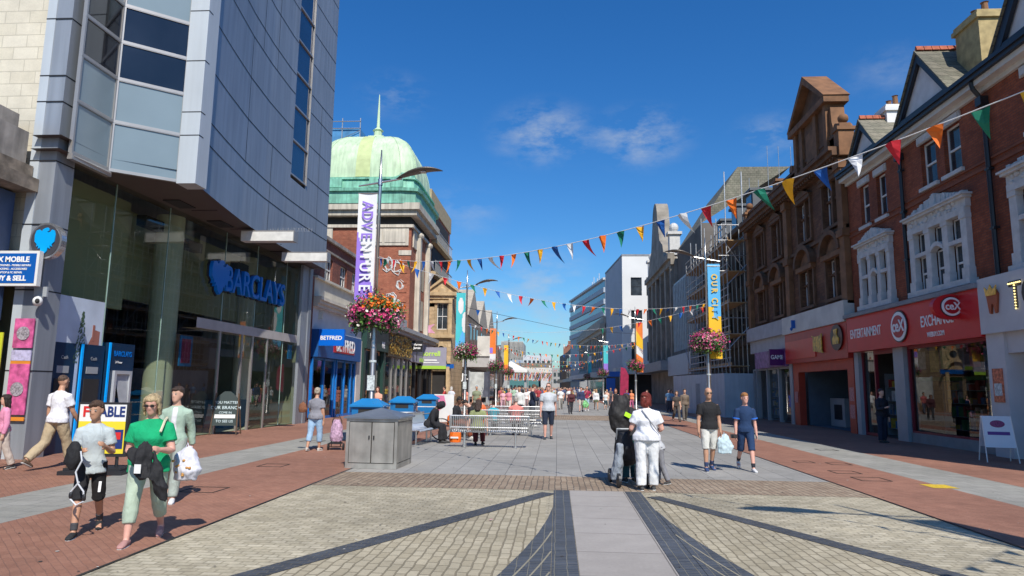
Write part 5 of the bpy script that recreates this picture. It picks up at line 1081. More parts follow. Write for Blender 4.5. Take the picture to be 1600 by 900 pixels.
# ================================================================= THE FAR END
def block(name, label, x0, x1, y0, y1, z1, m, wins=None, cat='building', roof=None):
    t = thing(name, label, cat)
    b = MB(); b.box(x0, x1, y0, y1, 0, z1); b.build('wall', m, t)
    if wins:
        nx, nz, zb = wins; k = MB()
        for i in range(nx):
            for j in range(nz):
                a = lerp(x0, x1, (i+.2)/nx); c = lerp(x0, x1, (i+.8)/nx); z = lerp(zb, z1-1, (j+.15)/nz); h = (z1-1-zb)/nz*.6; k.box(a, c, y0-.05, y0-.01, z, z+h)
        k.build('window', pane, t)
    if roof: b = MB(); b.box(x0-.3, x1+.3, y0-.3, y1+.3, z1, z1+.6); b.build('roof', roof, t)
    return t
grc = mat('grey_concrete', (.34, .33, .31), .85, var=.08, vs=.1)
tw = block('office_tower', 'grey concrete office tower with vertical ribs at the far end', -24.5, -15.0, 300, 330, 21.5, grc, (9, 3, 6))
b = MB()
for i in range(18): b.box(-24.5+i*.56, -24.3+i*.56, 299.2, 300, 6, 21.8)
b.build('ribs', mat('pale_ribs', (.5, .48, .44), .8), tw)
tw2 = block('office_tower', 'dark glazed side block left of the ribbed far tower', -29, -24.8, 300, 330, 20, mat('dark_glazed', (.12, .13, .14), .4), None)
t = thing('footbridge', 'white flat bridge deck spanning the street far away', 'bridge')
b = MB(); b.box(-14.5, -1.2, 168, 176, 5.2, 6.5); b.build('deck', offw, t); b = MB(); b.box(-14.5, -1.4, 168.1, 176, 6.5, 7.6); b.build('upper_wall', mat('brown_grey_render', (0, 0, 0)), t)
b = MB(); 
for x in (-14, -8, -2): b.box(x, x+.5, 170, 170.5, 0, 5.2)
b.build('column', greyp, t)
block('building', 'low glass-fronted pavilion under the far bridge', -13, -5, 190, 200, 3.8, mat('teal_glass', (.08, .2, .2), .3), (8, 1, .5))
block('building', 'white block with tall banner at the far end', -9.8, -4.8, 200, 230, 11.0, mat('far_white', (.55, .56, .57), .8), (4, 3, 4))
block('building', 'pale blue block left of the white banner, far end', -14.5, -9.9, 210, 240, 10.0, mat('far_pale_blue', (.33, .38, .43), .7), (4, 2, 4))
block('building', 'white gable wall at the far right end', -4.4, -1.6, 190, 230, 10.5, mat('far_white', (0, 0, 0)), (2, 3, 4))
block('building', 'grey office block closing the street between white walls', -6, 12, 260, 300, 9, grc, (12, 2, 3))
t = thing('building', 'row of dark far houses on the right with chimneys', 'building')
b = MB(); b.add([(4.9, 155, 0), (3.0, 200, 0), (1.0, 240, 0), (20, 240, 0), (20, 155, 0), (4.9, 155, 12.5), (3.0, 200, 12.0), (1.0, 240, 12.5), (20, 240, 12.5), (20, 155, 12.5)], [(0, 1, 6, 5), (1, 2, 7, 6), (2, 3, 8, 7), (0, 4, 9, 5), (5, 6, 7, 8, 9)]); b.build('wall', mat('far_brown', (.17, .13, .11), .85, var=.2, vs=.3), t)
for i in range(9):
    y = 157+i*9; x = lerp(4.9, 1.4, (y-155)/85); k = MB(); k.box(x+.3, x+1.6, y, y+1.6, 12, 14.4+(i % 3)*.5); k.build('chimney', mat('far_brick', (.25, .11, .07), .85), t)
    for z in (4.5, 8): k = MB(); k.add([(x-.12, y+1, z), (x-.30, y+5, z), (x-.30, y+5, z+2), (x-.12, y+1, z+2)], [(0, 1, 2, 3)]); k.build('window', pane, t)
b = MB(); b.add([(3.3, 155, 3.2), (1.2, 200, 3.2), (-.4, 235, 3.2), (-.4, 235, 4), (1.2, 200, 4), (3.3, 155, 4), (5, 155, 4), (5, 155, 3.2)], [(0, 1, 4, 5), (1, 2, 3, 4), (0, 5, 6, 7)]); b.build('canopy', greyp, t)
t = thing('building', 'left side row of shops running to the far bridge', 'building')
b = MB(); b.add([(-9.5, 110.2, 0), (-13.0, 168, 0), (-26, 168, 0), (-26, 110.2, 0), (-9.5, 110.2, 8.2), (-13, 168, 7.0), (-26, 168, 7), (-26, 110.2, 8.2)], [(0, 1, 5, 4), (0, 3, 7, 4), (4, 5, 6, 7)]); b.build('wall', mat('far_brown', (0, 0, 0)), t)
# blue sheeted scaffold tower behind the bank
t = thing('scaffold_tower', 'blue netted scaffold tower peeking between the bank and the dome', 'scaffold')
b = MB(); b.box(-31.5, -27.0, 88, 96, 0, 36.5); b.build('netting', mat('blue_netting', (.06, .24, .48), .6, var=.35, vs=.5), t)
b = MB()
for x in (-31.5, -29.5, -27.0):
    b.tube([(x, 87.9, 0), (x, 87.9, 40 if x < -30 else 38)], .08, 5)
for z in (30, 32, 34, 36.5, 37.5): b.tube([(-31.6, 87.8, z), (-26.9, 87.8, z)], .07, 5)
for z in (30, 32, 34): b.tube([(-31.5, 87.8, z), (-27, 87.8, z+2.2)], .05, 5)
b.build('poles', galv, t)
# backdrop of lower roofs behind both sides so no gap shows
# ================================================================= STREET LAMPS, BANNERS, BASKETS
rust = mat('lamp_steel', (.42, .40, .38), .35, .9, var=.12, vs=5); bronze = mat('lamp_head_bronze', (.13, .115, .10), .4, .6, var=.05)
def make_lamp(label):
    t = thing('street_lamp', label, 'street lamp', group='blade-headed street lamps')
    b = MB(); b.lathe([(.16, 0), (.16, .05), (.095, .12), (.085, 3.2), (.08, 3.25)], n=16); b.build('lower_pole', rust, t, smooth=True)
    b = MB(); b.tube([(0, 0, 3.2), (0, 0, 7.4), (0, 0, 8.32)], [.052, .048, .018], 10); b.build('upper_pole', steel, t, smooth=True)
    b = MB(); b.tube([(-.62, 0, 7.26), (0, 0, 7.36), (.62, 0, 7.47)], [.022, .032, .03], 8); b.lathe([(.07, 7.28), (.07, 7.46)], n=12); b.build('arm', steel, t)
    b = MB(); secs = []
    for i in range(15):
        s = i/14; x = .45+1.32*s; z = 7.44+.34*sin(pi*min(1, s*.62+.02))*1.0-.06*s; wd = .02+.21*sin(pi*s)**.75; th = .012+.055*sin(pi*s)
        secs.append(((x, 0, z), (0, wd, 0), (0, 0, th)))
    b.loft(secs, 14); b.build('lamp_head', bronze, t, smooth=True)
    b = MB(); b.box(.85, 1.3, -.1, .1, 7.645, 7.66); b.build('diffuser', mat('frosted_lens', (.5, .5, .5), .3), t)
    b = MB(); b.tube([(0, 0, 7.05), (-.62, 0, 7.05)], .016, 6); b.tube([(0, 0, 3.75), (-.62, 0, 3.75)], .016, 6); b.build('banner_arm', steel, t)
    b = MB(); b.lathe([(.10, 2.3), (.10, 2.36)], n=12); b.box(-.1, .1, -.12, -.10, 1.55, 1.95); b.build('notice_band', mat('pale_notice', (.5, .5, .5), .6), t)
    return t
L0 = make_lamp('nearest left lamp post carrying the purple and white banner'); L0.location = (-5.0, 18.4, 0)
lamps = [(-5.15, 38.5, 0, 'second left lamp post, with the turquoise banner'), (-5.3, 60, 0, 'third lamp post on the left, blade head above the low canopy'), (-5.9, 84, 0, 'fourth lamp post on the left, far off'),
         (6.5, 30, pi, 'right lamp post beside the hoarding with the blue and yellow banner'), (6.35, 56, pi, 'second right lamp post with the orange and white banner'), (5.6, 84, pi, 'third lamp post on the right, far off'), (5.0, 112, pi, 'farthest lamp post on the right'), (6.7, 3.6, pi, 'lamp post standing beside the camera, out of the picture')]
LAMPS = [L0]+[dup(L0, (x, y, 0), rz, label=l) for x, y, rz, l in lamps]

purple_b = mat('banner_violet', (.28, .17, .62), .75, var=.03); whiteb = mat('banner_white', (.72, .72, .72), .75, var=.03)
skyb = mat('banner_sky_blue', (.10, .42, .75), .75, var=.03); yelb = mat('banner_yellow', (.80, .48, .02), .75, var=.03); turq = mat('banner_turquoise', (.06, .50, .55), .75, var=.05); orgb = mat('banner_orange', (.80, .20, .03), .75, var=.05)
def banner(x, y, sx, label, base, z0, z1, patches, words=None, wm=None, slant=0.):
    """cloth banner hung beside the pole: a gently curved sheet with printed areas on both faces"""
    t = thing('street_banner', label, 'banner', (x, y, 0))
    xa, xb = (.07, .60); 
    def surf(u, z): return ((xa+(xb-xa)*u)*sx, .02*sin(u*pi)+.015*sin(z*1.3+u)*u, z-slant*u)
    b = MB(); nu, nz = 6, 26; vs = []
    for j in range(nz+1):
        for i in range(nu+1): vs.append(surf(i/nu, lerp(z0, z1, j/nz)))
    k = len(vs); b.add(vs+[(v[0], v[1]+.006, v[2]) for v in vs], [(j*(nu+1)+i, j*(nu+1)+i+1, (j+1)*(nu+1)+i+1, (j+1)*(nu+1)+i) for j in range(nz) for i in range(nu)]+[(k+j*(nu+1)+i, k+(j+1)*(nu+1)+i, k+(j+1)*(nu+1)+i+1, k+j*(nu+1)+i+1) for j in range(nz) for i in range(nu)])
    b.build('cloth', base, t)
    for fn, m in patches:     # printed areas: fn(u, v) -> bool on a fine grid
        b = MB(); NU, NZ = 14, 70
        for j in range(NZ):
            for i in range(NU):
                if fn((i+.5)/NU, (j+.5)/NZ):
                    q = [surf(i/NU, lerp(z0, z1, j/NZ)), surf((i+1)/NU, lerp(z0, z1, j/NZ)), surf((i+1)/NU, lerp(z0, z1, (j+1)/NZ)), surf(i/NU, lerp(z0, z1, (j+1)/NZ))]
                    b.quad(*[(p[0], p[1]-.004, p[2]) for p in q]); b.quad(*[(p[0], p[1]+.010, p[2]) for p in q])
        b.build('printed_area', m, t)
    if words:      # letters stacked down the cloth, each turned a quarter clockwise
        st, size, v0, pitch, mfn = words; z = lerp(z0, z1, v0); wf = lambda c_: .45 if c_ in 'I ' else 1.0; xm = (xa+xb)/2*sx
        for q_, ch in enumerate(st):
            if q_: z -= pitch*(wf(ch)+wf(st[q_-1]))/2
            if ch != ' ': text(ch, size, (xm, -.035, z), (0, 0, -1), (1, 0, 0), mfn(z), t, bold=.008, ext=.004, xs=.86)
    return t
banner(-5.0, 18.4, -1, 'violet and white vertical banner lettered downwards on the nearest left lamp', whiteb, 3.5, 7.04, [(lambda u, v: v < .20+.50*u, purple_b)], ('ADVENTURE', .44, .90, .292, lambda z: purple_b if z > 5.60 else whiteb))
banner(6.5, 30, 1, 'sky blue and yellow vertical banner on the right lamp', skyb, 3.0, 7.15, [(lambda u, v: v < .44+.12*u*0+(.10 if u < .45 else 0), yelb)], ('OUR CITY', .36, .86, .30, lambda z: yelb if z > 5.2 else skyb))
banner(-5.15, 38.5, -1, 'turquoise banner with white cloud shapes on the second left lamp', turq, 3.6, 7.0, [(lambda u, v: (u-.5)**2+((v-.78)*2.2)**2 < .09 or (u-.1)**2*2+((v-.5)*2)**2 < .12, whiteb), (lambda u, v: v < .25+.1*sin(u*6), skyb)])
banner(6.35, 56, 1, 'orange and white banner on the second right lamp', orgb, 3.0, 7.0, [(lambda u, v: .38 < v+.1*u < .55, whiteb), (lambda u, v: .55 < v+.2*u < .85, yelb)])
banner(-5.3, 60, -1, 'orange and lilac banner over the left pavement, third lamp', orgb, 3.4, 6.8, [(lambda u, v: v < .35, whiteb), (lambda u, v: .35 < v < .5 and u > .5, purple_b)])
banner(5.6, 84, 1, 'teal and lilac banner on the third right lamp', turq, 3.2, 6.9, [(lambda u, v: v < .4, purple_b)])
banner(5.0, 112, 1, 'small teal banner on the farthest right lamp', turq, 3.2, 6.9, [(lambda u, v: v > .8, whiteb)])
banner(-5.9, 84, -1, 'small yellow banner on the fourth left lamp', yelb, 3.4, 6.8, [(lambda u, v: v < .3, orgb)])
banner(6.7, 3.6, 1, 'banner beside the camera, out of the picture', skyb, 3.5, 7.0, [(lambda u, v: v < .4, yelb)])

leafm = [mat('basket_leaf_dark', (.03, .085, .02), .6, var=.4, vs=9), mat('basket_leaf_light', (.10, .22, .04), .6, var=.3, vs=9)]
petm = [mat('petal_pink', (.62, .06, .20), .6, var=.25, vs=14), mat('petal_pale_pink', (.70, .27, .36), .6, var=.2, vs=14), mat('petal_magenta', (.40, .03, .16), .6, var=.25, vs=14), mat('petal_white', (.66, .62, .55), .6, var=.1, vs=14), mat('petal_orange', (.75, .17, .01), .6, var=.15, vs=14), mat('petal_mauve', (.38, .14, .26), .6, var=.2, vs=14)]
def make_basket(seed, weights, orange=False, n=2600, label='', R_=.70):
    rnd = random.Random(seed); t = thing('flower_basket', label, 'flower basket', group='flower baskets on the lamp posts')
    b = MB(); b.lathe([(.62, -.05), (.55, -.22), (.3, -.36), (.06, -.42)], n=20); b.build('liner', mat('moss_liner', (.05, .05, .03), .9, var=.4, vs=10), t)
    b = MB()
    for k in range(4): a = k*pi/2+.4; b.tube([(.06*cos(a), .06*sin(a), .35), (.6*cos(a), .6*sin(a), -.05)], .012, 5)
    b.tube([(.62*cos(a*.3142), .62*sin(a*.3142), -.05) for a in range(21)], .014, 5); b.build('hoop', black, t)
    lobes = [(cos(a)*R_*.56, sin(a)*R_*.56, rnd.uniform(-.08, .05), rnd.uniform(.30, .42)) for a in [i*2*pi/7 for i in range(7)]]+[(0, 0, .12, .42)]
    leaves = MB(); li = []; pet = MB(); pi_ = []
    tone = [rnd.choices(range(6), weights)[0] for _ in lobes]
    for i in range(n):
        q = rnd.randrange(len(lobes)); L = lobes[q]; d = Vector((rnd.gauss(0, 1), rnd.gauss(0, 1), rnd.gauss(0, 1))).normalized()
        rr = L[3]*(rnd.uniform(.75, 1.08) if i % 3 else rnd.uniform(.9, 1.3)); p = Vector(L[:3])+d*rr*1.0; p.z = p.z*1.05-(.16*rnd.random() if rnd.random() < .3 else 0)
        if p.z < -.62: continue
        fl = i % 5 < 3 and d.z > -.8 and noise.noise(p*4.0+Vector((seed, 0, 0))) > -.30
        s = rnd.uniform(.026, .048) if fl else rnd.uniform(.035, .065)
        nrm = (d+Vector((rnd.gauss(0, .5), rnd.gauss(0, .5), rnd.gauss(0, .5)))).normalized(); a = nrm.orthogonal().normalized(); c = nrm.cross(a)
        if fl:
            k = 6; rim = [p+a*cos(2*pi*z/k)*s+c*sin(2*pi*z/k)*s+nrm*.012 for z in range(k)]; pet.add([p-nrm*.01]+rim, [(0, z+1, (z+1) % k+1) for z in range(k)])
            m = tone[q] if rnd.random() < .6 else rnd.choices(range(6), weights)[0]
            if orange and Vector((p.x, p.y, 0)).dot(Vector((.8, -.3, 0))) > .1 and p.z > .06: m = 4
            if not orange and m == 4: m = 0
            pi_ += [m]*k
        else:
            leaves.add([p-a*s, p+c*s*.5, p+a*s*1.3, p-c*s*.5], [(0, 1, 2, 3)]); li.append(0 if rnd.random() < .6 else 1)
    for q in range(46):      # trailing stems with their own leaves and blooms
        a0 = rnd.uniform(0, 6.28); rr = R_*rnd.uniform(.55, .95); p = Vector((rr*cos(a0), rr*sin(a0), rnd.uniform(-.25, -.05))); st = rnd.randint(3, 8)
        for k_ in range(st):
            p = p+Vector((cos(a0)*.012+rnd.gauss(0, .02), sin(a0)*.012+rnd.gauss(0, .02), -.05)); a = Vector((rnd.gauss(0, 1), rnd.gauss(0, 1), rnd.gauss(0, 1))).normalized(); c = a.orthogonal().normalized(); s = rnd.uniform(.03, .055)
            leaves.add([p-a*s, p+c*s*.5, p+a*s*1.3, p-c*s*.5], [(0, 1, 2, 3)]); li.append(rnd.randrange(2))
    for q in range(60):      # sprigs standing proud of the outline
        d = Vector((rnd.gauss(0, 1), rnd.gauss(0, 1), abs(rnd.gauss(.3, .6)))).normalized(); L = lobes[rnd.randrange(len(lobes))]
        for k_ in range(4):
            p = Vector(L[:3])+d*L[3]*(1.05+k_*.09); a = (d+Vector((rnd.gauss(0, .6), rnd.gauss(0, .6), 0))).normalized(); c = a.orthogonal().normalized(); s = .045-k_*.006
            leaves.add([p-a*s, p+c*s*.4, p+a*s*1.3, p-c*s*.4], [(0, 1, 2, 3)]); li.append(1)
    o = leaves.build('foliage', leafm, t)
    for f, m in zip(o.data.polygons, li): f.material_index = m
    o = pet.build('blossoms', petm, t)
    for f, m in zip(o.data.polygons, pi_): f.material_index = m
    return t
B0 = make_basket(1, (6, 4, 2, 3, 0, 2), True, 4200, 'large pink, white and orange flower basket on the nearest left lamp', .74); B0.location = (-5.0, 18.4, 3.66)
B1 = make_basket(2, (3, 3, 6, 1, 0, 6), False, 3400, 'mauve and magenta flower basket on the right lamp before the hoarding', .72); B1.location = (6.5, 30, 3.72)
B2 = make_basket(3, (5, 3, 3, 3, 0, 1), False, 2200, 'pink and cream flower basket below the turquoise banner'); B2.location = (-5.15, 38.5, 3.66)
B3 = make_basket(4, (5, 1, 5, 0, 0, 2), False, 1400, 'red-pink flower basket below the orange and white banner'); B3.location = (6.35, 56, 3.6)
for src, x, y, l in ((B3, -5.3, 60, 'red-pink flower basket on the third left lamp'), (B3, -5.9, 84, 'small distant flower basket on the fourth left lamp'), (B3, 5.6, 84, 'small distant flower basket on the third right lamp'), (B2, 5.0, 112, 'tiny greenish flower basket on the farthest right lamp')):
    dup(src, (x, y, 3.6), 1.3, label=l)

# ================================================================= BUNTING
flagm = [mat('flag_'+n, c, .7, var=.05, vs=3) for n, c in (('red', (.62, .015, .03)), ('orange', (.85, .17, .01)), ('green', (.0, .17, .10)), ('yellow', (.85, .42, .01)), ('blue', (.005, .09, .36)), ('white', (.75, .75, .75)))]
def bunting(label, A, B, sag, start=0., step=.52, h=.29, w_=.19, seed=0, t0=0., t1=1., group='bunting strings across the street'):
    A, B = Vector(A), Vector(B); t = thing('bunting', label, 'bunting', group=group); rnd = random.Random(seed)
    P = lambda s: A.lerp(B, s)+Vector((0, 0, -sag*4*s*(1-s)))
    L = (B-A).length; d = (B-A).normalized(); d.z = 0; d.normalize()
    b = MB(); b.tube([P(i/40) for i in range(41)], .006, 4); b.build('string', mat('white_tape', (.7, .7, .7), .7, var=0), t)
    n = min(int(L/step), 98); k = 0
    for i in range(n):
        s = (i+.6+start)/n
        if s < t0 or s > t1 or s > 1: continue
        p = P(s); tn = (P(min(1, s+.01))-P(max(0, s-.01))).normalized(); ang = rnd.gauss(.3, .35); side = Vector((-d.y, d.x, 0)); dn = Vector((0, 0, -1))*cos(ang*.6)+side*sin(ang*.6)*.7+tn*rnd.gauss(.06, .12)
        a = p-tn*w_/2; c = p+tn*w_/2; vs = []; fs = []; R_ = 4; curl = rnd.gauss(0, .10); h_ = h*rnd.uniform(.9, 1.08)
        for r in range(R_+1):
            f = r/R_; wd = (1-f); ctr = p+dn*h_*f+side*curl*f*f
            vs += [ctr-tn*w_/2*wd, ctr+side*.05*sin(f*3+i*1.7)*wd, ctr+tn*w_/2*wd]
        for r in range(R_): q = r*3; fs += [(q, q+1, q+4, q+3), (q+1, q+2, q+5, q+4)]
        q = MB(); q.add(vs, fs); q.build('flag', flagm[(i+seed) % 6], t)
    return t
Z = 5.2
bunting('nearest bunting string, rising large to the upper right corner', (-5, 18.4, 5.2), (6.7, 3.6, 5.15), 1.0, seed=4, step=.42, w_=.18)
bunting('bunting string from the nearest left lamp to the right lamp with the blue banner', (-5, 18.4, 5.25), (6.5, 30, 5.4), .74, seed=2, step=.50)
bunting('bunting string from the turquoise banner lamp towards the blue and yellow banner', (-5.15, 38.5, 5.15), (6.5, 30, 5.3), .75, seed=3, t0=.62, step=.5)
bunting('bunting string from the turquoise banner lamp sweeping to the second right lamp', (-5.15, 38.5, 5.3), (6.35, 56, 5.4), .70, seed=4)
bunting('bunting string between the third left lamp and the second right lamp', (-5.3, 60, 5.3), (6.35, 56, 5.2), .8, seed=5)
bunting('bunting string from the third left lamp to the third right lamp', (-5.3, 60, 5.2), (5.6, 84, 5.3), .8, seed=0)
bunting('low bunting string beyond the third right lamp', (-5.9, 84, 5.2), (5.6, 84, 5.3), .9, seed=2)
bunting('distant bunting string near the white bridge', (-5.9, 100, 5.2), (5.0, 112, 5.3), .9, seed=3)
bunting('bunting string overhead beside the camera, only its shadow seen', (6.7, 3.6, 5.3), (-5.5, -4, 5.3), .9, seed=4)
# the dense rows hung under the far bridge
t = tag(MB().add([(-12, 166, 4.9)], []).build('bunting', flagm), 'dense rows of tiny bunting hung below the far white bridge', 'bunting', kind='stuff')
b = MB(); idx = []; rnd = random.Random(9)
for r in range(7):
    for i in range(60):
        x = -12.5+i*.19+rnd.random()*.05; z = 5.0-.25*r+.1*sin(i*.3+r); y = 150+r*2.5; b.add([(x, y, z), (x+.16, y, z), (x+.08, y, z-.28)], [(0, 1, 2)]); idx.append((i+r) % 6)
t.data.clear_geometry(); t.data.from_pydata(b.v, [], b.f)
for m in flagm: 
    if m.name not in [q.name for q in t.data.materials if q]: t.data.materials.append(m)
for p, i in zip(t.data.polygons, idx): p.material_index = i
w_ = thing('overhead_wire', 'thin dark wire with one blue flag high over the street', 'wire'); b = MB(); b.tube([(-5.15, 38.5, 6.15), (1, 50, 5.9), (6.35, 56, 6.1)], .012, 4); b.build('wire', dark, w_)
b = MB(); b.add([(-4.7, 39.2, 6.1), (-4.5, 39.5, 6.1), (-4.6, 39.35, 5.75)], [(0, 1, 2)]); b.build('flag', flagm[4], w_)

# ================================================================= BINS
stl = mat('worn_steel_panel', (.42, .40, .36), .42, .6, streak=.18, var=.22, vs=3.0, bump=.05, bs=5); steel_lid = mat('blue_grey_lid', (.15, .18, .23), .4, .3, var=.15)
t = thing('litter_bin', 'large brushed steel twin-door bin housing with low pyramid lid', 'litter bin', (-3.77, 14.72, 0), radians(-2))
W_, D_, Hh = .54, .62, 1.0
b = MB(); b.box(-W_+.03, W_-.03, -D_+.03, D_-.03, .03, Hh-.02); b.build('core', dark, t)
b = MB()
for sx in (-1, 1):
    for sy in (-1, 1): b.box(*sorted((sx*W_, sx*(W_-.06))), *sorted((sy*D_, sy*(D_-.06))), 0, Hh)
b.box(-W_+.06, W_-.06, -D_, -D_+.04, 0, .10); b.box(-W_+.06, W_-.06, -D_, -D_+.04, Hh-.06, Hh); b.box(-W_, -W_+.04, -D_+.06, D_-.06, 0, .1); b.box(W_-.04, W_, -D_+.06, D_-.06, 0, .1); b.box(W_-.04, W_, -D_+.06, D_-.06, Hh-.06, Hh); b.box(-W_, -W_+.04, -D_+.06, D_-.06, Hh-.06, Hh); b.build('frame', stl, t)
for s_ in (-1, 1):
    b = MB(); xx = sorted((s_*.012, s_*(W_-.075))); b.box(xx[0], xx[1], -D_-.004, -D_+.03, .115, Hh-.075); d_ = b.build('door', stl, t)
    k = MB(); k.lathe([(.001, 0), (.018, 0), (.018, .02)], n=10); k = MB(); k.box(s_*.05-.012, s_*.05+.012, -D_-.022, -D_-.004, .58, .66); k.build('handle', black, d_)
b = MB(); b.box(W_-.03, W_+.004, -D_+.08, D_-.08, .115, Hh-.075); b.build('side_panel', stl, t)
b = MB(); b.box(-W_-.004, -W_+.03, -D_+.08, D_-.08, .115, Hh-.075); b.build('side_panel', stl, t)
b = MB(); e = .05; b.add([(-W_-e, -D_-e, Hh), (W_+e, -D_-e, Hh), (W_+e, D_+e, Hh), (-W_-e, D_+e, Hh), (-W_-e, -D_-e, Hh+.035), (W_+e, -D_-e, Hh+.035), (W_+e, D_+e, Hh+.035), (-W_-e, D_+e, Hh+.035), (0, 0, Hh+.21)], [(0, 3, 2, 1), (0, 1, 5, 4), (1, 2, 6, 5), (2, 3, 7, 6), (3, 0, 4, 7), (4, 5, 8), (5, 6, 8), (6, 7, 8), (7, 4, 8)]); b.build('lid', steel_lid, t)
bb = mat('bin_blue', (.01, .15, .38), .4, var=.06); bl_ = mat('bin_lid_blue', (.015, .19, .46), .35, var=.05)
def blue_bin(label):
    t = thing('litter_bin', label, 'litter bin', group='blue litter bins with pitched lids')
    b = MB(); b.box(-.36, .36, -.30, .30, .02, 1.16); b.build('body', bb, t)
    b = MB(); 
    for z in (.35, .86): b.box(-.364, .364, -.304, .304, z, z+.03)
    b.build('white_stripe', white, t)
    b = MB(); b.box(-.2, .2, -.306, -.29, 1.0, 1.12); b.build('slot', dark, t)
    b = MB(); b.add([(-.42, -.36, 1.16), (.42, -.36, 1.16), (.42, .36, 1.16), (-.42, .36, 1.16), (-.42, -.36, 1.2), (.42, -.36, 1.2), (.42, .36, 1.2), (-.42, .36, 1.2), (-.2, 0, 1.36), (.2, 0, 1.36)], [(0, 3, 2, 1), (0, 1, 5, 4), (1, 2, 6, 5), (2, 3, 7, 6), (3, 0, 4, 7), (4, 5, 9, 8), (5, 6, 9), (6, 7, 8, 9), (7, 4, 8)]); b.build('lid', bl_, t)
    return t
bn = blue_bin('blue litter bin directly behind the steel bin housing'); bn.location = (-4.62, 16.9, 0)
dup(bn, (-4.78, 21.4, 0), .05, label='tall blue litter bin beside the bicycle and end bench'); dup(bn, (-5.15, 27.5, 0), 0, label='blue litter bin farther back, behind the seated group')

# ================================================================= BENCHES
def make_bench(label):
    """scooped seat of steel rods on two pairs of legs; the seat faces +y"""
    t = thing('bench', label, 'bench', group='steel rod benches')
    prof = [(-.34, .88), (-.345, .80), (-.32, .68), (-.28, .56), (-.20, .47), (-.08, .425), (.08, .425), (.22, .445), (.28, .44), (.30, .40)]
    b = MB()
    for i in range(40): x = -1.06+i*2.12/39; b.tube([(x, *p) for p in prof], .0155, 5)
    b.build('seat_rods', galv2, t)
    b = MB()
    for x in (-1.1, 1.1): b.tube([(x, *p) for p in prof], .022, 8)
    for p in (prof[0], prof[3], prof[5], prof[7], prof[9]): b.tube([(-1.1, *p), (1.1, *p)], .018, 7)
    b.build('rim', galv2, t)
    for x in (-.72, .72):
        for dy in (-.07, .07): b = MB(); b.tube([(x, dy-.03, 0), (x, dy-.03, .42)], .026, 8); b.lathe([(.06, 0), (.06, .012), (.0, .012)], (x, dy-.03), 10); b.build('leg', galv2, t)
    return t
galv2 = mat('polished_rod_steel', (.66, .66, .65), .3, .85, var=.05)
bn = make_bench('nearest steel rod bench, its back to the camera, with a woman in green seated'); bn.location = (-1.87, 19.55, 0)
dup(bn, (-.9-1.05+.35, 24.4, 0), 0, label='second steel rod bench behind the first, with a pink-shirted sitter'); dup(bn, (-1.7, 29.5, 0), 0, label='third steel rod bench, farthest back by the phone user')
dup(bn, (-4.0, 20.6, 0), -pi/2-.12, label='end-on steel rod bench where the hooded dark figure sits')

# ---- bicycle with orange delivery bag
t = thing('bicycle', 'dark bicycle leaning by the end-on bench', 'bicycle', (-4.15, 21.7, 0), .25)
for x in (-.52, .52):
    b = MB(); N = 28; b.tube([(x+.33*cos(2*pi*i/N), 0, .34+.33*sin(2*pi*i/N)) for i in range(N+1)], .022, 6, False); wl_ = b.build('tyre', black, t)
    b = MB()
    for i in range(12): b.tube([(x, 0, .34), (x+.31*cos(pi*i/6), 0, .34+.31*sin(pi*i/6))], .003, 3)
    b.build('spokes', steel, wl_)
b = MB()
for p, q in (((-.52, .34), (-.15, .34)), ((-.15, .34), (-.28, .86)), ((-.52, .34), (-.25, .78)), ((-.15, .34), (.38, .78)), ((-.25, .78), (.36, .86)), ((.33, .96), (.52, .34))): b.tube([(p[0], 0, p[1]), (q[0], 0, q[1])], .018, 6)
b.build('frame', black, t)
b = MB(); b.loft([((-.40, 0, .90), (0, .07, 0), (0, 0, .02)), ((-.16, 0, .90), (0, .03, 0), (0, 0, .02))], 8); b.build('saddle', black, t)
b = MB(); b.tube([(.33, -.28, 1.0), (.33, 0, .98), (.33, .28, 1.0)], .014, 6); b.build('handlebar', black, t)
orange = mat('delivery_orange', (.85, .16, .01), .6, var=.12, vs=6)
for x, y, z, s, l in ((-3.1, 21.2, 0, .17, 'orange bag on the ground beside the brown trouser legs'), (-3.35, 22.1, .45, .15, 'orange delivery bag behind the end-on bench'), (-2.55, 22.7, .45, .16, 'orange delivery bag right of the seated rider')):
    t = thing('delivery_bag', l, 'bag', (x, y, z), group='orange delivery bags'); b = MB(); b.loft([((0, 0, 0), (s, 0, 0), (0, s*.8, 0)), ((0, 0, s*.6), (s*1.1, 0, 0), (0, s*.9, 0)), ((0, 0, s*1.9), (s, 0, 0), (0, s*.7, 0)), ((0, 0, s*2.2), (s*.5, 0, 0), (0, s*.4, 0))], 10); b.build('bag_body', orange, t)
    b = MB(); b.box(-s*.7, s*.7, -s*1.0, -s*.9, s*.7, s*1.0); b.build('reflective_band', white, t)
t = thing('stool', 'tiny folding stand', 'stand') if 0 else None
t = thing('pavement_sign', 'pink and white poster board behind the seated riders', 'pavement sign', (-4.75, 29.0, 0))
b = MB(); b.box(-.42, .42, -.03, .03, .2, 1.35); b.build('board', white, t); b = MB(); b.add([(-.4, -.035, 1.3), (0, -.035, 1.3), (.1, -.035, .9), (-.4, -.035, .5)], [(0, 1, 2, 3)]); b.build('printed_area', mat('pink_print', (.7, .2, .35), .6), t); b = MB(); b.box(-.4, -.34, -.2, .2, 0, .2); b.box(.34, .4, -.2, .2, 0, .2); b.build('feet', greyp, t)
t = thing('litter', 'scrap of pink paper lying on the setts', 'litter'); b = MB(); b.add([(-.86, 8.95, .008), (-.82, 8.93, .02), (-.80, 8.97, .03), (-.84, 8.99, .012)], [(0, 1, 2, 3)]); b.build('paper', mat('pink_paper', (.7, .3, .4), .7, var=0), t)
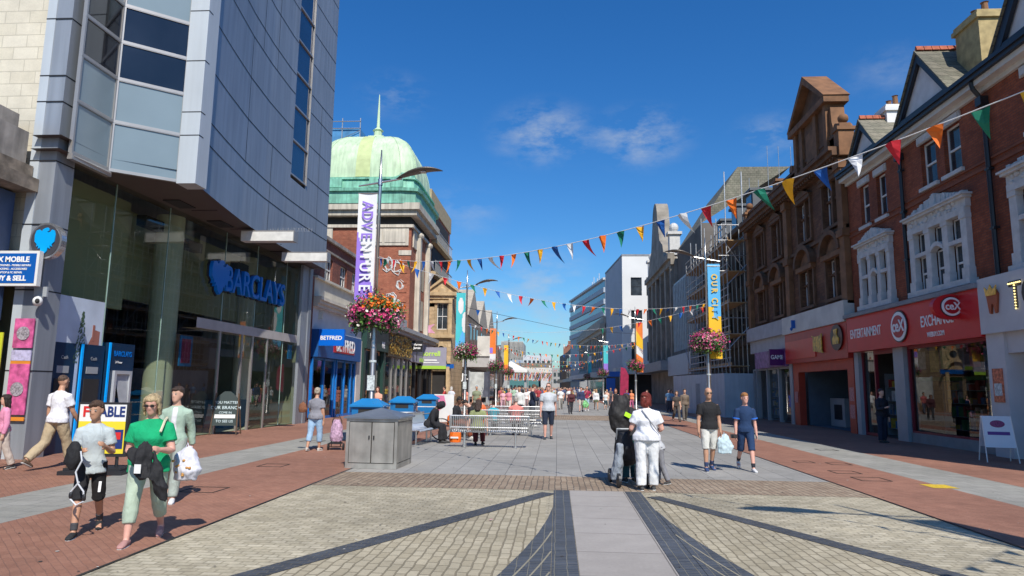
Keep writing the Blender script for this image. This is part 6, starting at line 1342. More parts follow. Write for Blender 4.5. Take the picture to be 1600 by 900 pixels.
t = thing('information_board', 'white map board on posts by the left canopy, mid distance', 'information board', (-7.0, 62, 0)); b = MB(); b.box(-.9, .9, -.08, .08, .8, 3.0); b.build('panel', mat('map_white', (.5, .52, .5), .5, var=.25, vs=2), t); b = MB(); b.box(-.95, -.85, -.1, .1, 0, 3.1); b.box(.85, .95, -.1, .1, 0, 3.1); b.build('post', greyp, t)
t = thing('parasol', 'small white peaked market canopy near the far bridge', 'canopy', (-8.0, 120, 0)); b = MB(); b.add([(-3, -3, 4.2), (3, -3, 4.2), (3, 3, 4.2), (-3, 3, 4.2), (0, 0, 6.2), (-3, -3, 4.6), (3, -3, 4.6), (3, 3, 4.6), (-3, 3, 4.6)], [(0, 1, 6, 5), (1, 2, 7, 6), (2, 3, 8, 7), (3, 0, 5, 8), (5, 6, 4), (6, 7, 4), (7, 8, 4), (8, 5, 4)]); b.build('cover', white, t); b = MB(); 
for x in (-2.9, 2.9):
    for y in (-2.9, 2.9): b.tube([(x, y, 0), (x, y, 4.3)], .06, 6)
b.build('post', greyp, t)
t = thing('feather_flag', 'maroon feather flag outside the right hand shops', 'flag', (5.6, 62, 0)); b = MB(); b.tube([(0, 0, 0), (0, 0, 2.5), (.1, 0, 3.6)], .025, 6); b.build('pole', steel, t); b = MB(); b.add([(0, 0, .9), (.75, .05, 1.2), (.8, .08, 2.9), (.5, .05, 3.5), (.1, 0, 3.6)], [(0, 1, 2, 3, 4)]); b.build('cloth', mat('maroon_cloth', (.30, .01, .06), .7, var=.3, vs=3), t)
# ================================================================= PEOPLE
import bmesh
def bake(mb, voxel, disp=0., freq=9., sm=2, seed=0):
    me = bpy.data.meshes.new('tmp'); me.from_pydata(mb.v, [], mb.f); o = bpy.data.objects.new('tmp', me); COL.objects.link(o)
    bm = bmesh.new(); bm.from_mesh(me); bmesh.ops.recalc_face_normals(bm, faces=bm.faces); bm.to_mesh(me); bm.free()
    r = o.modifiers.new('r', 'REMESH'); r.mode = 'VOXEL'; r.voxel_size = voxel; r.use_smooth_shade = True
    if sm: s = o.modifiers.new('s', 'SMOOTH'); s.iterations = sm; s.factor = .5
    bpy.context.view_layer.update(); out = bpy.data.meshes.new_from_object(o.evaluated_get(bpy.context.evaluated_depsgraph_get()))
    bpy.data.objects.remove(o); bpy.data.meshes.remove(me)
    if disp:
        off = Vector((seed*3.7, seed*1.3, 0)); ns = [v.normal.copy() for v in out.vertices]
        for v, n in zip(out.vertices, ns):
            p = v.co; f = noise.noise(Vector((p.x*freq, p.y*freq, p.z*freq*.75))+off)+.5*noise.noise(Vector((p.x*freq*2.3, p.y*freq*2.3, p.z*freq*1.6))+off); v.co = p+n*f*disp
    for p in out.polygons: p.use_smooth = True
    return out
def put(me, name, m, parent):
    me.name = name; me.materials.clear(); me.materials.append(m); o = link(bpy.data.objects.new(name, me)); o.parent = parent; return o
def limb(mb, pts, rad, n=12, flat=None):
    """tapered round limb through pts; hemispherical ends"""
    pts = [Vector(p) for p in pts]; P = []; R_ = []
    d0 = (pts[1]-pts[0]).normalized(); d1 = (pts[-1]-pts[-2]).normalized()
    P += [pts[0]-d0*rad[0]*.85, pts[0]-d0*rad[0]*.5]; R_ += [rad[0]*.45, rad[0]*.86]
    P += pts; R_ += list(rad); P += [pts[-1]+d1*rad[-1]*.5, pts[-1]+d1*rad[-1]*.85]; R_ += [rad[-1]*.86, rad[-1]*.45]
    mb.tube(P, R_, n); return mb
SK = {'fair': (.62, .36, .26), 'tan': (.50, .27, .17), 'pink': (.64, .34, .26), 'brown': (.13, .06, .035)}
def cloth_m(c, n=None):
    key = 'cloth_%d_%d_%d' % tuple(int(v*255) for v in c); return mat(key, c, .88, var=.12, vs=6, wrinkle=.42)
ARM = {'down': ((.16, .02, -1), (.06, .22, -1)), 'fwd': ((.14, .42, -1), (0, .75, -1)), 'back': ((.14, -.42, -1), (.1, -.1, -1)), 'phone': ((.10, .25, -1), (-.35, 1, .35)), 'carry': ((.2, -.05, -1), (-.25, .9, -.1)), 'hip': ((.5, -.15, -1), (-.5, .5, -.4)),
       'lap': ((.18, .45, -1), (-.3, .8, -.3)), 'prop': ((.35, -.15, -1), (.12, -.1, -1)), 'chin': ((.1, .45, -.9), (-.55, .45, .9)), 'out': ((.5, .5, -.8), (-.2, 1, .0)), 'push': ((.15, .3, -1), (-.1, 1, -.15))}
LEG = {'stand': ((2, 3), (-3, 2)), 'walk': ((19, 5), (-14, 20)), 'walk2': ((-15, 30), (18, 4)), 'stride': ((20, 4), (-17, 32)), 'small': ((9, 8), (-8, 12)), 'small2': ((-8, 14), (10, 6)), 'sit': ((86, 88), (84, 78)), 'sit2': ((84, 62), (88, 95)), 'lift': ((26, 12), (-22, 62))}
def person(label, x, y, face, H=1.72, top=(.5, .5, .5), bot=(.1, .1, .15), hair=(.06, .035, .02), skin='fair', style='short', legs='walk', arms=('fwd', 'back'), sleeve='short', trous='long', build=1., lean=2, shoe=(.05, .05, .05), vox=None,
           female=False, headyaw=0, headpitch=0, loose=1., seat=None, glasses=False, open_=None, group=None, sock=None, hem=.50, skirt=None, name='person', extra=None, hw=1.):
    t = thing(name, label, 'person', (x, y, 0), radians(face), group); d_cam = max(4, y); v = vox or (.011 if y < 9 else .013 if y < 16 else .018 if y < 30 else .026); K = H/1.75; near = y < 19
    sm = SK[skin]; skm = mat('skin_'+skin, sm, .5, var=.06, vs=12); s = lambda *a: Vector(a)*K
    hipz = .93*K; la, lb = .43*K, .42*K; hw_ = .088*K*(1.08 if female else 1)*build**.5; sw = .172*K*(.92 if female else 1)*(.6+.4*build)
    ln = radians(lean); up = Vector((0, sin(ln), cos(ln))); fw = Vector((0, cos(ln), -sin(ln))); X = Vector((1, 0, 0))
    # legs first, so the lowest foot sits on the ground
    L = []
    for sgn, (th, kn) in zip((1, -1), LEG[legs]):
        a = radians(th); kdir = Vector((.02*sgn, sin(a), -cos(a))); b2 = a-radians(kn); adir = Vector((0, sin(b2), -cos(b2)))
        h = Vector((sgn*hw_, 0, 0)); k = h+kdir*la; an = k+adir*lb; pit = radians(kn-th)*(.55 if legs[0] != 's' or legs in ('small', 'small2', 'stride') else 0)
        fd = Vector((.12*sgn, cos(max(0, pit)), -sin(max(0, pit)))).normalized(); L.append((h, k, an, fd, max(0, pit)))
    low = min(min(an.z-.075*K, (an+fd*.14*K).z-.05*K) for h, k, an, fd, pt in L); zo = -low if seat is None else seat+.09*K
    O = Vector((0, 0, zo)); L = [(h+O, k+O, an+O, fd, pt) for h, k, an, fd, pt in L]; hip = O.copy()
    sp = lambda f, z=0: hip+up*(f*K)+fw*(z*K)
    B = build; fb = 1.06 if female else 1.0
    tors = [(-.09, .10*B*fb, .085*B, 0), (-.03, .155*B*fb, .11*B, -.005), (.04, .162*B*fb, .112*B, 0), (.12, .148*B*(1 if B > 1.1 else .93), .10*B, .008), (.20, .135*B*(1.0 if not female else .95), .092*B, .01), (.30, .150*B, .105*B*(1.12 if female else 1), .012), (.38, .162*B**.7, .105*B**.7, .004), (.435, .160*B**.6, .088, -.006), (.475, .130*B**.5, .074, -.010), (.505, .092, .062, -.012), (.535, .060, .052, -.01)]
    sec = lambda off=0., lo=-1, hi=9: [(sp(f, z), X*(rx+off)*K, fw*(ry+off)*K) for f, rx, ry, z in tors if lo <= f <= hi]
    body = MB(); body.loft(sec(), 18)
    nk = sp(.53, -.01); hd = sp(.60, .012)
    limb(body, [sp(.50, -.012), sp(.60, .005)], [.060*K, .052*K], 12)
    # head
    hy, hp = radians(headyaw), radians(headpitch); HX = (X*cos(hy)+fw*sin(hy)).normalized(); HF = (fw*cos(hy)-X*sin(hy)); HF, HU = (HF*cos(hp)-up*sin(hp)).normalized(), (up*cos(hp)+HF*sin(hp)).normalized()
    C = sp(.585, .0)+fw*.01*K; hh = .232*K*(1.04 if H < 1.6 else 1); hk = hh/.232
    HP = lambda xx, yy, zz: C+HX*xx*hk+HF*yy*hk+HU*zz*hh
    hs = [(-.02, .028, .030, .050), (.05, .042, .048, .040), (.14, .053, .066, .026), (.28, .064, .082, .012), (.45, .071, .093, .002), (.60, .074, .099, -.004), (.75, .071, .096, -.008), (.88, .058, .079, -.010), (.96, .036, .050, -.010), (1.0, .014, .02, -.010)]
    body.loft([(HP(0, yy, z), HX*rx*hk, HF*ry*hk) for z, rx, ry, yy in hs], 18)
    body.loft([(HP(0, .078, .56), HX*.008*hk, HU*.01), (HP(0, .106, .38), HX*.016*hk, HU*.012), (HP(0, .090, .34), HX*.014*hk, HU*.01)], 8)
    for sg in (-1, 1): body.ell(tuple(HP(sg*.076, -.004, .45)), (.013*hk, .02*hk, .032*hk), 8, 6)
    # arms
    A = []
    for sg, nm in zip((1, -1), arms):
        ud, fd = (Vector(q) for q in (ARM[nm] if isinstance(nm, str) else nm)); ud.x *= sg; fd.x *= sg
        ud = (X*ud.x+fw*ud.y+up*ud.z).normalized(); fd = (X*fd.x+fw*fd.y+up*fd.z).normalized()
        S = sp(.425, -.008)+X*sg*sw; E = S+ud*.295*K; Wt = E+fd*.25*K; A.append((S, E, Wt, fd, sg))
        limb(body, [S, S.lerp(E, .45), E, E.lerp(Wt, .3), Wt], [.056*K*B**.6, .050*K*B**.6, .040*K*B**.4, .041*K*B**.4, .027*K], 12)
        # hand: palm, four curled fingers and a thumb from the palm's side
        n2 = (X*(-sg)-fd*fd.dot(X*(-sg))).normalized()       # palm faces the body
        w2 = fd.cross(n2).normalized(); w2 = w2 if w2.dot(fw) > 0 or abs(w2.dot(fw)) < .2 else -w2
        kn_ = Wt+fd*.095*K; body.loft([(Wt, w2*.026*K, n2*.019*K), (Wt+fd*.045*K, w2*.040*K, n2*.017*K), (kn_, w2*.038*K, n2*.013*K)], 10)
        if near:
            for q, ll in zip((-.029, -.010, .010, .028), (.066, .078, .074, .058)):
                p0 = kn_+w2*q*K-fd*.01*K; p1 = p0+(fd*.82+n2*.35).normalized()*ll*.5*K; p2 = p1+(fd*.45+n2*.85).normalized()*ll*.5*K; body.tube([p0, p1, p2], [.0095*K, .0085*K, .007*K], 8)
            p0 = Wt+w2*.03*K+fd*.02*K; p1 = p0+(w2*.8+fd*.8).normalized()*.035*K; p2 = p1+(w2*.1+fd+n2*.4).normalized()*.03*K; body.tube([p0, p1, p2], [.012*K, .0105*K, .008*K], 8)
        else: limb(body, [kn_, kn_+(fd+n2*.5).normalized()*.05*K], [.03*K, .02*K], 8)
    for h, k, an, fd, pt in L:
        limb(body, [h, h.lerp(k, .5), k, k.lerp(an, .3), an], [.088*K*B**.7, .075*K*B**.7, .053*K*B**.3, .055*K*B**.3, .034*K], 14)
        body.loft([(an-fd*.03*K, X*.03*K, Vector((0, 0, .035*K))), (an+fd*.05*K-Vector((0, 0, .035*K)), X*.038*K, Vector((0, 0, .03*K))), (an+fd*.15*K-Vector((0, 0, .05*K)), X*.04*K, Vector((0, 0, .018*K)))], 10)
    put(bake(body, v, 0, sm=1), 'body', skm, t)
    # trousers
    tm = cloth_m(bot); off = .016*loose
    if skirt is None:
        mb = MB(); mb.loft([(c, a+a.normalized()*off*K, b_+b_.normalized()*off*K) for c, a, b_ in [(sp(f, z), X*rx*K, fw*ry*K) for f, rx, ry, z in tors[:3]]], 18)
        frac = {'long': 2.0, 'short': .86, 'knee': 1.12, 'crop': 1.62}[trous]
        for h, k, an, fd, pt in L:
            r1 = .088*K*B**.7+off*K; r2 = .058*K*B**.3+off*1.15*K; r3 = (.045+off*1.1)*K
            if frac <= 1: e = h.lerp(k, frac); mb.tube([h+Vector((0, 0, .03)), h.lerp(e, .5), e], [r1, .084*K*B**.7+off*1.3*K, .076*K*B**.7+off*1.6*K], 14)
            else:
                e = k.lerp(an, min(1.0, frac-1)+(-.02)); rr = lerp(r2, r3, frac-1) if frac < 1.5 else r3*(1.12 if loose < 1.5 else 1.25); mb.tube([h+Vector((0, 0, .03)), h.lerp(k, .5), k, k.lerp(e, .5), e], [r1, lerp(r1, r2, .45), r2, lerp(r2, rr, .5)+.006*loose, rr], 14)
        put(bake(mb, v, .006*K*loose*(1 if y < 30 else .5), 10, 1, seed=len(label)), {'long': 'trousers', 'crop': 'trousers', 'short': 'shorts', 'knee': 'shorts'}[trous], tm, t)
    else:
        mb = MB(); z1 = skirt; mb.loft([(sp(.10), X*.15*K, fw*.11*K), (sp(-.02), X*.18*K, fw*.14*K), (hip-Vector((0, 0, z1*K)), X*.25*K, Vector((0, .22*K, 0)))], 18); put(bake(mb, v, .008*K, 9, 1), 'skirt', tm, t)
    # top
    tpm = cloth_m(top); o2 = .015+.006*(loose-1); mb = MB(); lo = hem-.50; ss = [q for q in tors if q[0] >= -.09]
    secs = [(sp(lo-.055, 0), X*(.162*B*fb+o2+.020)*K, fw*(.112*B+o2+.018)*K)]+[(sp(f, z), X*(rx+o2+(.020 if f < .12 else 0))*K, fw*(ry+o2+(.018 if f < .12 else 0))*K) for f, rx, ry, z in tors if lo-.03 < f < .52]+[(sp(.528, -.012), X*.066*K, fw*.058*K)]
    mb.loft(secs, 20)
    if sleeve != 'none':
        for S, E, Wt, fd, sg in A:
            ra = (.057*B**.6+o2)*K; st = sp(.435, -.008)+X*sg*sw*.6
            if sleeve == 'short': mb.tube([st, S, S.lerp(E, .62)], [ra*.92, ra*1.0, ra*1.04], 14)
            else: mb.tube([st, S, S.lerp(E, .5), E, E.lerp(Wt, .5), Wt.lerp(E, .05)], [ra*.92, ra, ra*.98, (.042+o2+.004)*K, (.04+o2)*K, (.032+o2)*K], 14)
    put(bake(mb, v, .0055*K*loose*(1 if y < 30 else .5), 9, 1, seed=len(label)*2), 'shirt' if sleeve == 'short' else 'top', tpm, t)
    if open_:      # open jacket over an inner shirt: the inner one shows down the front
        mb = MB(); mb.loft([(sp(f, z)+fw*(ry+o2-.012)*K, X*.045*K, fw*.022*K) for f, rx, ry, z in tors if .0 < f < .52], 10); put(bake(mb, v, 0), 'inner_shirt', cloth_m(open_), t)
    # shoes
    shm = cloth_m(shoe)
    for h, k, an, fd, pt in L:
        mb = MB(); dn = Vector((0, 0, -1)); side = fd.cross(dn).normalized(); dn2 = side.cross(fd).normalized(); dn2 = dn2 if dn2.z < 0 else -dn2
        bs = an+dn2*.04*K; q = lambda f, d, w_, hh_: (bs+fd*f*K+dn2*d*K, side*w_*K, dn2*hh_*K)
        mb.loft([q(-.065, .0, .026, .032), q(-.045, -.004, .038, .044), q(.0, -.006, .040, .046), q(.06, .0, .042, .038), q(.12, .010, .046, .028), q(.165, .016, .038, .02), q(.185, .02, .02, .012)], 14)
        o = put(bake(mb, min(v, .014), 0, sm=1), 'shoe', shm, t)
        mb = MB(); mb.loft([q(-.068, .036, .03, .010), q(0, .036, .043, .010), (bs+fd*.12*K+dn2*.036*K, side*.048*K, dn2*.010*K), q(.18, .036, .025, .010)], 12); put(bake(mb, .010, 0, sm=1), 'sole', cloth_m((.6, .6, .58)) if sum(shoe) > .3 or near else shm, o)
        if sock: mb = MB(); mb.tube([an+(k-an)*.02, an+(k-an)*.26], [.042*K, .049*K], 12); put(bake(mb, min(v, .014), .002), 'sock', cloth_m(sock), t)
    # hair
    if style != 'bald':
        hm = mat('hair_%d_%d_%d' % tuple(int(c*255) for c in hair), hair, .5, var=.35, vs=30, wrinkle=2.5); mb = MB(); e = .007 if style in ('short', 'mop') else .016
        if style == 'crop': e = .004
        hl = [(.26, .060, .040, -.050), (.40, .072+e*.6, .058, -.040), (.52, .078+e, .072, -.030), (.64, .078+e, .086, -.020), (.76, .075+e, .093+e, -.014), (.88, .062+e, .080+e, -.012), (.97, .042+e, .056+e, -.012), (1.04, .018, .026, -.012)]
        if style == 'crop': hl = [(.5, .066, .070, -.030), (.60, .074, .088, -.014), (.75, .073, .096, -.012), (.88, .060, .080, -.012), (.97, .040, .055, -.012), (1.015, .015, .022, -.012)]
        mb.loft([(HP(0, yy, z), HX*rx*hk, HF*ry*hk) for z, rx, ry, yy in hl], 16)
        if style in ('short', 'mop'): mb.loft([(HP(0, .066, .90), HX*.055*hk, HF*.03*hk), (HP(.010, .081, .80 if style == 'short' else .69), HX*.056*hk, HF*.014*hk)], 10)
        if style in ('bob', 'long'):
            zl = -.16 if style == 'bob' else -.75; mb.loft([(HP(0, -.03, .75), HX*.085*hk, HF*.075*hk), (HP(0, -.045, .35), HX*.096*hk, HF*.062*hk), (HP(0, -.062, min(.1, zl+.3)), HX*.090*hk, HF*.045*hk), (HP(0, -.075, zl), HX*.06*hk, HF*.03*hk)], 14)
            for sg in (-1, 1): mb.loft([(HP(sg*.070, .02, .82), HX*.02*hk, HF*.05*hk), (HP(sg*.088, .015, .45), HX*.018*hk, HF*.04*hk), (HP(sg*.086, .005, max(zl, -.2)+.05), HX*.016*hk, HF*.028*hk)], 10)
        if style == 'pony': mb.loft([(HP(0, -.10, .75), HX*.03, HF*.03), (HP(0, -.14, .4), HX*.032, HF*.028), (HP(0, -.12, -.1), HX*.015, HF*.015)], 10)
        if style == 'hood': mb.loft([(HP(0, -.03, 1.05), HX*.06, HF*.06), (HP(0, -.02, .6), HX*.105, HF*.11), (HP(0, -.03, .05), HX*.10, HF*.10)], 14)
        put(bake(mb, min(v, .014) if y < 30 else .02, (.006 if style in ('short', 'mop') else .009) if style != 'crop' else .001, 26, 1, seed=3), 'hair' if style != 'hood' else 'hood', hm if style != 'hood' else tpm, t)
    if y < 24 and abs(face) % 360 > 60 or near:
        dk = mat('eye_dark', (.02, .012, .01), .2, var=0); 
        if glasses:
            mb = MB()
            for sg in (-1, 1): mb.loft([(HP(sg*.034, .093, .52), HX*.027*hk, HU*.017*hk), (HP(sg*.036, .100, .52), HX*.025*hk, HU*.015*hk)], 12); mb.tube([HP(sg*.058, .085, .53), HP(sg*.078, .0, .53)], .003, 4)
            mb.tube([HP(-.012, .101, .54), HP(.012, .101, .54)], .003, 4); mb.build('sunglasses', black, t)
        else:
            for sg in (-1, 1):
                mb = MB(); mb.ell(tuple(HP(sg*.030, .0885, .51)), (.0125*hk, .007, .0075*hk), 10, 6); ey = mb.build('eye', mat('eye_white', (.5, .46, .42), .3, var=0), t, smooth=True)
                mb = MB(); mb.ell(tuple(HP(sg*.030, .0935, .51)), (.0065*hk, .005, .0065*hk), 8, 6); mb.build('iris', dk, ey)
        mb = MB()
        for sg in (-1, 1): mb.loft([(HP(sg*.014, .095, .595), HX*.002, HU*.004*hk), (HP(sg*.030, .094, .615), HX*.002, HU*.005*hk), (HP(sg*.048, .082, .600), HX*.002, HU*.003*hk)], 6)
        mb.build('eyebrows', mat('brow', tuple(min(1, c*.9+.02) for c in hair) if style != 'bald' else (.15, .09, .06), .7, var=0), t)
        mb = MB(); mb.loft([(HP(-.022, .080, .205), HX*.002, HU*.002), (HP(-.008, .090, .212), HX*.002, HU*.006*hk), (HP(.008, .090, .212), HX*.002, HU*.006*hk), (HP(.022, .080, .205), HX*.002, HU*.002)], 8); mb.build('mouth', mat('lips', (.42, .14, .12), .45, var=0), t)
    W_ = lambda p: Matrix.Rotation(radians(face), 4, 'Z') @ p+Vector((x, y, 0))
    t['tmp'] = 1; del t['tmp']
    return dict(root=t, hands=[W_(Wt+fd*.11*K) for S, E, Wt, fd, sg in A], hip=W_(hip), chest=W_(sp(.35)), sp=sp, fw=fw, X=X, K=K, W=W_, head=W_(C), A=A)
def bag(label, p, s, m, name='bag', cat='bag', hang=True, squash=.5):
    t = thing(name, label, cat, tuple(p)); mb = MB(); mb.loft([((0, 0, -.02), (s*.12, 0, 0), (0, s*.1, 0)), ((0, 0, -s*.35), (s*.42, 0, 0), (0, s*.3*squash*2, 0)), ((.02, 0, -s*.9), (s*.55, 0, 0), (0, s*.42*squash*2, 0)), ((0, 0, -s*1.3), (s*.42, 0, 0), (0, s*.3*squash*2, 0))], 12)
    put(bake(mb, .014, .02*s/.3, 12, 1), 'bag_body', m, t)
    if hang: k = MB(); k.tube([(-.03, 0, -.06), (0, 0, .02), (.03, 0, -.06)], .008, 6); k.build('handle', m, t)
    return t
def drape(label, pts, wid, m, name='jacket', cat='jacket', seed=1, thick=.035):
    """folded cloth hanging along a path"""
    t = thing(name, label, cat, tuple(pts[0])); P = [Vector(p)-Vector(pts[0]) for p in pts]; mb = MB(); secs = []
    for i, p in enumerate(P):
        w_ = wid[i]; secs.append((p, Vector(w_[0]), Vector(w_[1])))
    mb.loft(secs, 14); put(bake(mb, .011, .022, 11, 1, seed=seed), 'cloth', m, t); return t

# --- the four in the left foreground
g = person('woman in bright green top and sunglasses walking towards the camera', -4.42, 7.35, 198, 1.60, (.0, .33, .13), (.38, .46, .36), (.48, .36, .20), 'pink', 'bob', 'walk', (((.22, .0, -1), (-.6, .85, -.12)), ((.30, .25, -1), (-.35, 1, .18))), build=1.18, trous='crop', female=True, shoe=(.42, .22, .20), glasses=True, headyaw=-8, headpitch=14, hem=.46, loose=1.1)
fp = g['hands']; blk = mat('black_jacket_cloth', (.010, .010, .012), .8, var=.1, bump=.3, bs=40)
# with face ~180 her left hand is on the picture's right
hR, hL = fp[0], fp[1]
a, c = Vector(hR), Vector(hL)
lf, rt = (a, c) if a.x < c.x else (c, a)
drape('black jacket gathered in the green-topped woman\'s hands', [lf+Vector((-.10, -.05, .07)), lf+Vector((.02, -.06, .0)), lf.lerp(rt, .45)+Vector((0, -.07, -.10)), rt+Vector((-.04, -.08, -.10)), rt+Vector((.04, -.06, -.20)), rt+Vector((.10, -.03, -.34)), rt+Vector((.12, .0, -.50))],
      [((.0, .02, .05), (.03, .02, 0)), ((.0, .03, .10), (.03, .03, 0)), ((-.04, .03, .15), (.07, .04, .05)), ((-.04, .03, .19), (.08, .04, .03)), ((-.07, .02, .15), (.07, .04, .04)), ((-.10, .0, .04), (0, .05, 0)), ((-.06, 0, .02), (0, .04, 0))], blk)
t = thing('jacket_label', 'white care tag on the black jacket', 'tag', tuple(rt+Vector((-.07, -.15, -.18)))); b = MB(); b.box(-.035, .035, -.004, .0, -.05, .04); b.build('tag', white, t)
k = thing('shoulder_bag_strap', 'cream bag strap over the green shoulder', 'strap'); W_ = g['W']; sp = g['sp']; b = MB(); b.tube([W_(sp(.38, .155)+Vector((-.12, 0, 0))), W_(sp(.50, .08)+Vector((-.14, 0, 0))), W_(sp(.53, -.02)+Vector((-.14, 0, 0))), W_(sp(.42, -.12)+Vector((-.15, 0, 0)))], .014, 6); b.build('strap', mat('cream_strap', (.6, .55, .4), .7), k)
gb = person('boy in light grey T-shirt and black shorts walking with a black cap and headphones', -5.25, 7.62, 204, 1.50, (.44, .49, .50), (.012, .012, .014), (.075, .040, .022), 'tan', 'mop', 'walk', (((.16, .0, -1), (-.5, 1, .25)), ((.22, .02, -1), (-.25, 1, .5))), build=.86, trous='knee', shoe=(.02, .02, .022), headyaw=-14, headpitch=6, loose=1.25, sock=(.05, .05, .055), hem=.44)
t = thing('cap', 'black cap with hanging straps carried by the boy', 'cap', tuple(gb['hands'][0]+Vector((-.06, -.06, -.04)))); mb = MB(); mb.loft([((0, 0, .14), (.03, 0, 0), (0, .03, 0)), ((0, 0, .06), (.08, 0, 0), (0, .06, 0)), ((-.02, 0, -.08), (.09, 0, 0), (0, .06, 0)), ((0, 0, -.16), (.03, 0, 0), (0, .03, 0))], 12); put(bake(mb, .011, .01, 14), 'crown', blk, t)
t = thing('headphones', 'white and grey headphones dangling at the boy\'s waist', 'headphones', tuple(gb['hands'][0]+Vector((.04, -.10, -.12)))); b = MB(); b.tube([(0, 0, .12), (.03, -.01, .02), (-.02, -.02, -.1), (.02, -.02, -.22), (.09, -.02, -.30), (.10, -.02, -.40), (.02, -.02, -.44), (-.05, -.02, -.38), (-.05, -.02, -.3), (.03, -.02, -.2)], .009, 8); b.build('band', mat('headphone_white', (.6, .62, .65), .4), t)
b = MB(); b.ell((.10, -.02, -.36), (.02, .02, .04), 10, 8); b.ell((-.05, -.02, -.34), (.02, .02, .04), 10, 8); b.build('ear_cup', black, t)
t = thing('printed_number', 'white figure one on the left leg of the boy\'s shorts', 'print'); text('1', .15, gb['W'](gb['sp'](-.28, .165)-Vector((.12, 0, 0))), (1, .35, 0), (0, .05, 1), whitel, t, bold=.006, ext=.003)
for o in [q for q in bpy.data.objects if q.parent == t]: pass
person('teenage boy in pale green open jacket over white shirt, behind the woman in green', -5.57, 9.85, 196, 1.67, (.34, .45, .36), (.30, .34, .30), (.05, .028, .018), 'fair', 'mop', 'walk2', ('down', 'back'), sleeve='long', build=.92, shoe=(.6, .6, .6), headyaw=-20, open_=(.7, .7, .7))
bagp = mat('patterned_carrier', (.62, .62, .70), .6, var=.1, vs=30)
t = bag('white patterned carrier bag hanging beside the woman in green', (-4.22, 7.75, .98), .30, bagp); b = MB(); rnd = random.Random(3)
for i in range(9): xx, zz = rnd.uniform(-.1, .1), rnd.uniform(-.34, -.14); b.ell((xx, -.105, zz), (.018, .02, .016), 7, 5)
b.build('printed_flowers', mat('orange_print_flower', (.55, .28, .08), .7, var=.4, vs=60), t)
person('bald man in white T-shirt and beige chinos walking away at the left', -9.75, 13.0, -12, 1.86, (.74, .74, .78), (.42, .33, .21), (.10, .06, .04), 'tan', 'crop', 'stride', ('fwd', 'down'), build=1.08, shoe=(.14, .09, .06), loose=1.3)
person('girl in pink hooded top cut off by the left edge', -10.66, 12.8, 140, 1.42, (.68, .26, .40), (.5, .42, .36), (.03, .02, .015), 'fair', 'long', 'small', ('carry', 'down'), sleeve='long', build=.9, female=True, loose=1.3)
person('older woman in grey T-shirt and cropped pale jeans walking away with a trolley', -6.22, 17.6, -6, 1.62, (.22, .22, .25), (.30, .45, .62), (.42, .36, .28), 'tan', 'short', 'small', ('down', 'push'), build=1.12, trous='crop', female=True, shoe=(.5, .45, .4), loose=1.15)
b_ = bag('brown shoulder bag on the older woman in grey', (-6.55, 17.5, 1.25), .22, cloth_m((.2, .08, .04)), squash=.3)
t = thing('shopping_trolley', 'lilac wheeled shopping trolley pulled by the older woman', 'shopping trolley', (-5.75, 17.9, 0), .1)
mb = MB(); mb.loft([((0, 0, .22), (.15, 0, 0), (0, .11, 0)), ((0, 0, .35), (.17, 0, 0), (0, .13, 0)), ((0, 0, .6), (.15, 0, 0), (0, .12, 0)), ((0, 0, .78), (.08, 0, 0), (0, .07, 0))], 12); put(bake(mb, .015, .012, 10), 'bag_body', mat('lilac_pattern', (.46, .30, .42), .8, var=.4, vs=22), t)
b = MB(); b.tube([(-.12, 0, .1), (-.12, .02, .75), (0, .03, .98), (.12, .02, .75), (.12, 0, .1)], .012, 6); b.box(-.15, .15, -.1, .1, .16, .2); b.tube([(-.18, 0, .09), (.18, 0, .09)], .01, 6); b.build('frame', black, t)
for s_ in (-1, 1): b = MB(); b.loft([((s_*.18, 0, .09), (0, .09, 0), (0, 0, .09)), ((s_*.21, 0, .09), (0, .09, 0), (0, 0, .09))], 16); b.build('wheel', dark, t)

# --- the group right of centre
g = person('woman with dark red hair in white T-shirt and white cargo trousers, back to the camera', 1.53, 12.0, 4, 1.63, (.70, .70, .73), (.66, .66, .66), (.16, .02, .012), 'pink', 'bob', 'stand', (((.42, .10, -1), (-.25, 1, -.15)), ((.38, .12, -1), (-.2, 1, .0))), build=1.28, female=True, shoe=(.06, .06, .06), headyaw=-24, loose=1.55, hem=.5)
W_ = g['W']; sp = g['sp']; t = thing('bag_strap', 'thin grey strap across the white-shirted woman\'s back', 'strap'); b = MB(); b.tube([W_(sp(.50, -.09)+Vector((-.09, 0, 0))), W_(sp(.40, -.158)+Vector((-.03, 0, 0))), W_(sp(.25, -.160)+Vector((.07, 0, 0))), W_(sp(.08, -.14)+Vector((.19, 0, 0)))], .010, 6); b.build('strap', cloth_m((.3, .3, .32)), t)
g = person('person in black sports jacket and dark teal trousers standing with a rucksack', 1.34, 13.0, 12, 1.62, (.02, .02, .024), (.012, .07, .085), (.05, .03, .02), 'fair', 'short', 'stand', ('carry', 'phone'), sleeve='long', build=1.12, lean=10, headpitch=25, loose=1.3)
t = thing('rucksack', 'bulky black rucksack with lime green label', 'rucksack', (1.16, 12.6, 1.20), .1)
mb = MB(); mb.loft([((0, 0, .36), (.10, 0, 0), (0, .08, 0)), ((-.02, 0, .26), (.16, 0, .02), (0, .14, 0)), ((-.03, -.02, 0), (.21, 0, -.02), (0, .16, 0)), ((0, 0, -.22), (.19, 0, 0), (0, .15, 0)), ((.03, 0, -.32), (.13, 0, 0), (0, .10, 0))], 14); put(bake(mb, .013, .022, 8), 'pack_body', mat('rucksack_black', (.018, .016, .016), .7, var=.15, bump=.3, bs=30), t)
b = MB(); b.add([(.04, -.205, .08), (.16, -.20, .02), (.13, -.205, -.05), (.01, -.21, .01)], [(0, 1, 2, 3)]); b.build('label_patch', mat('lime_patch', (.45, .85, .02), .5, var=0), t)
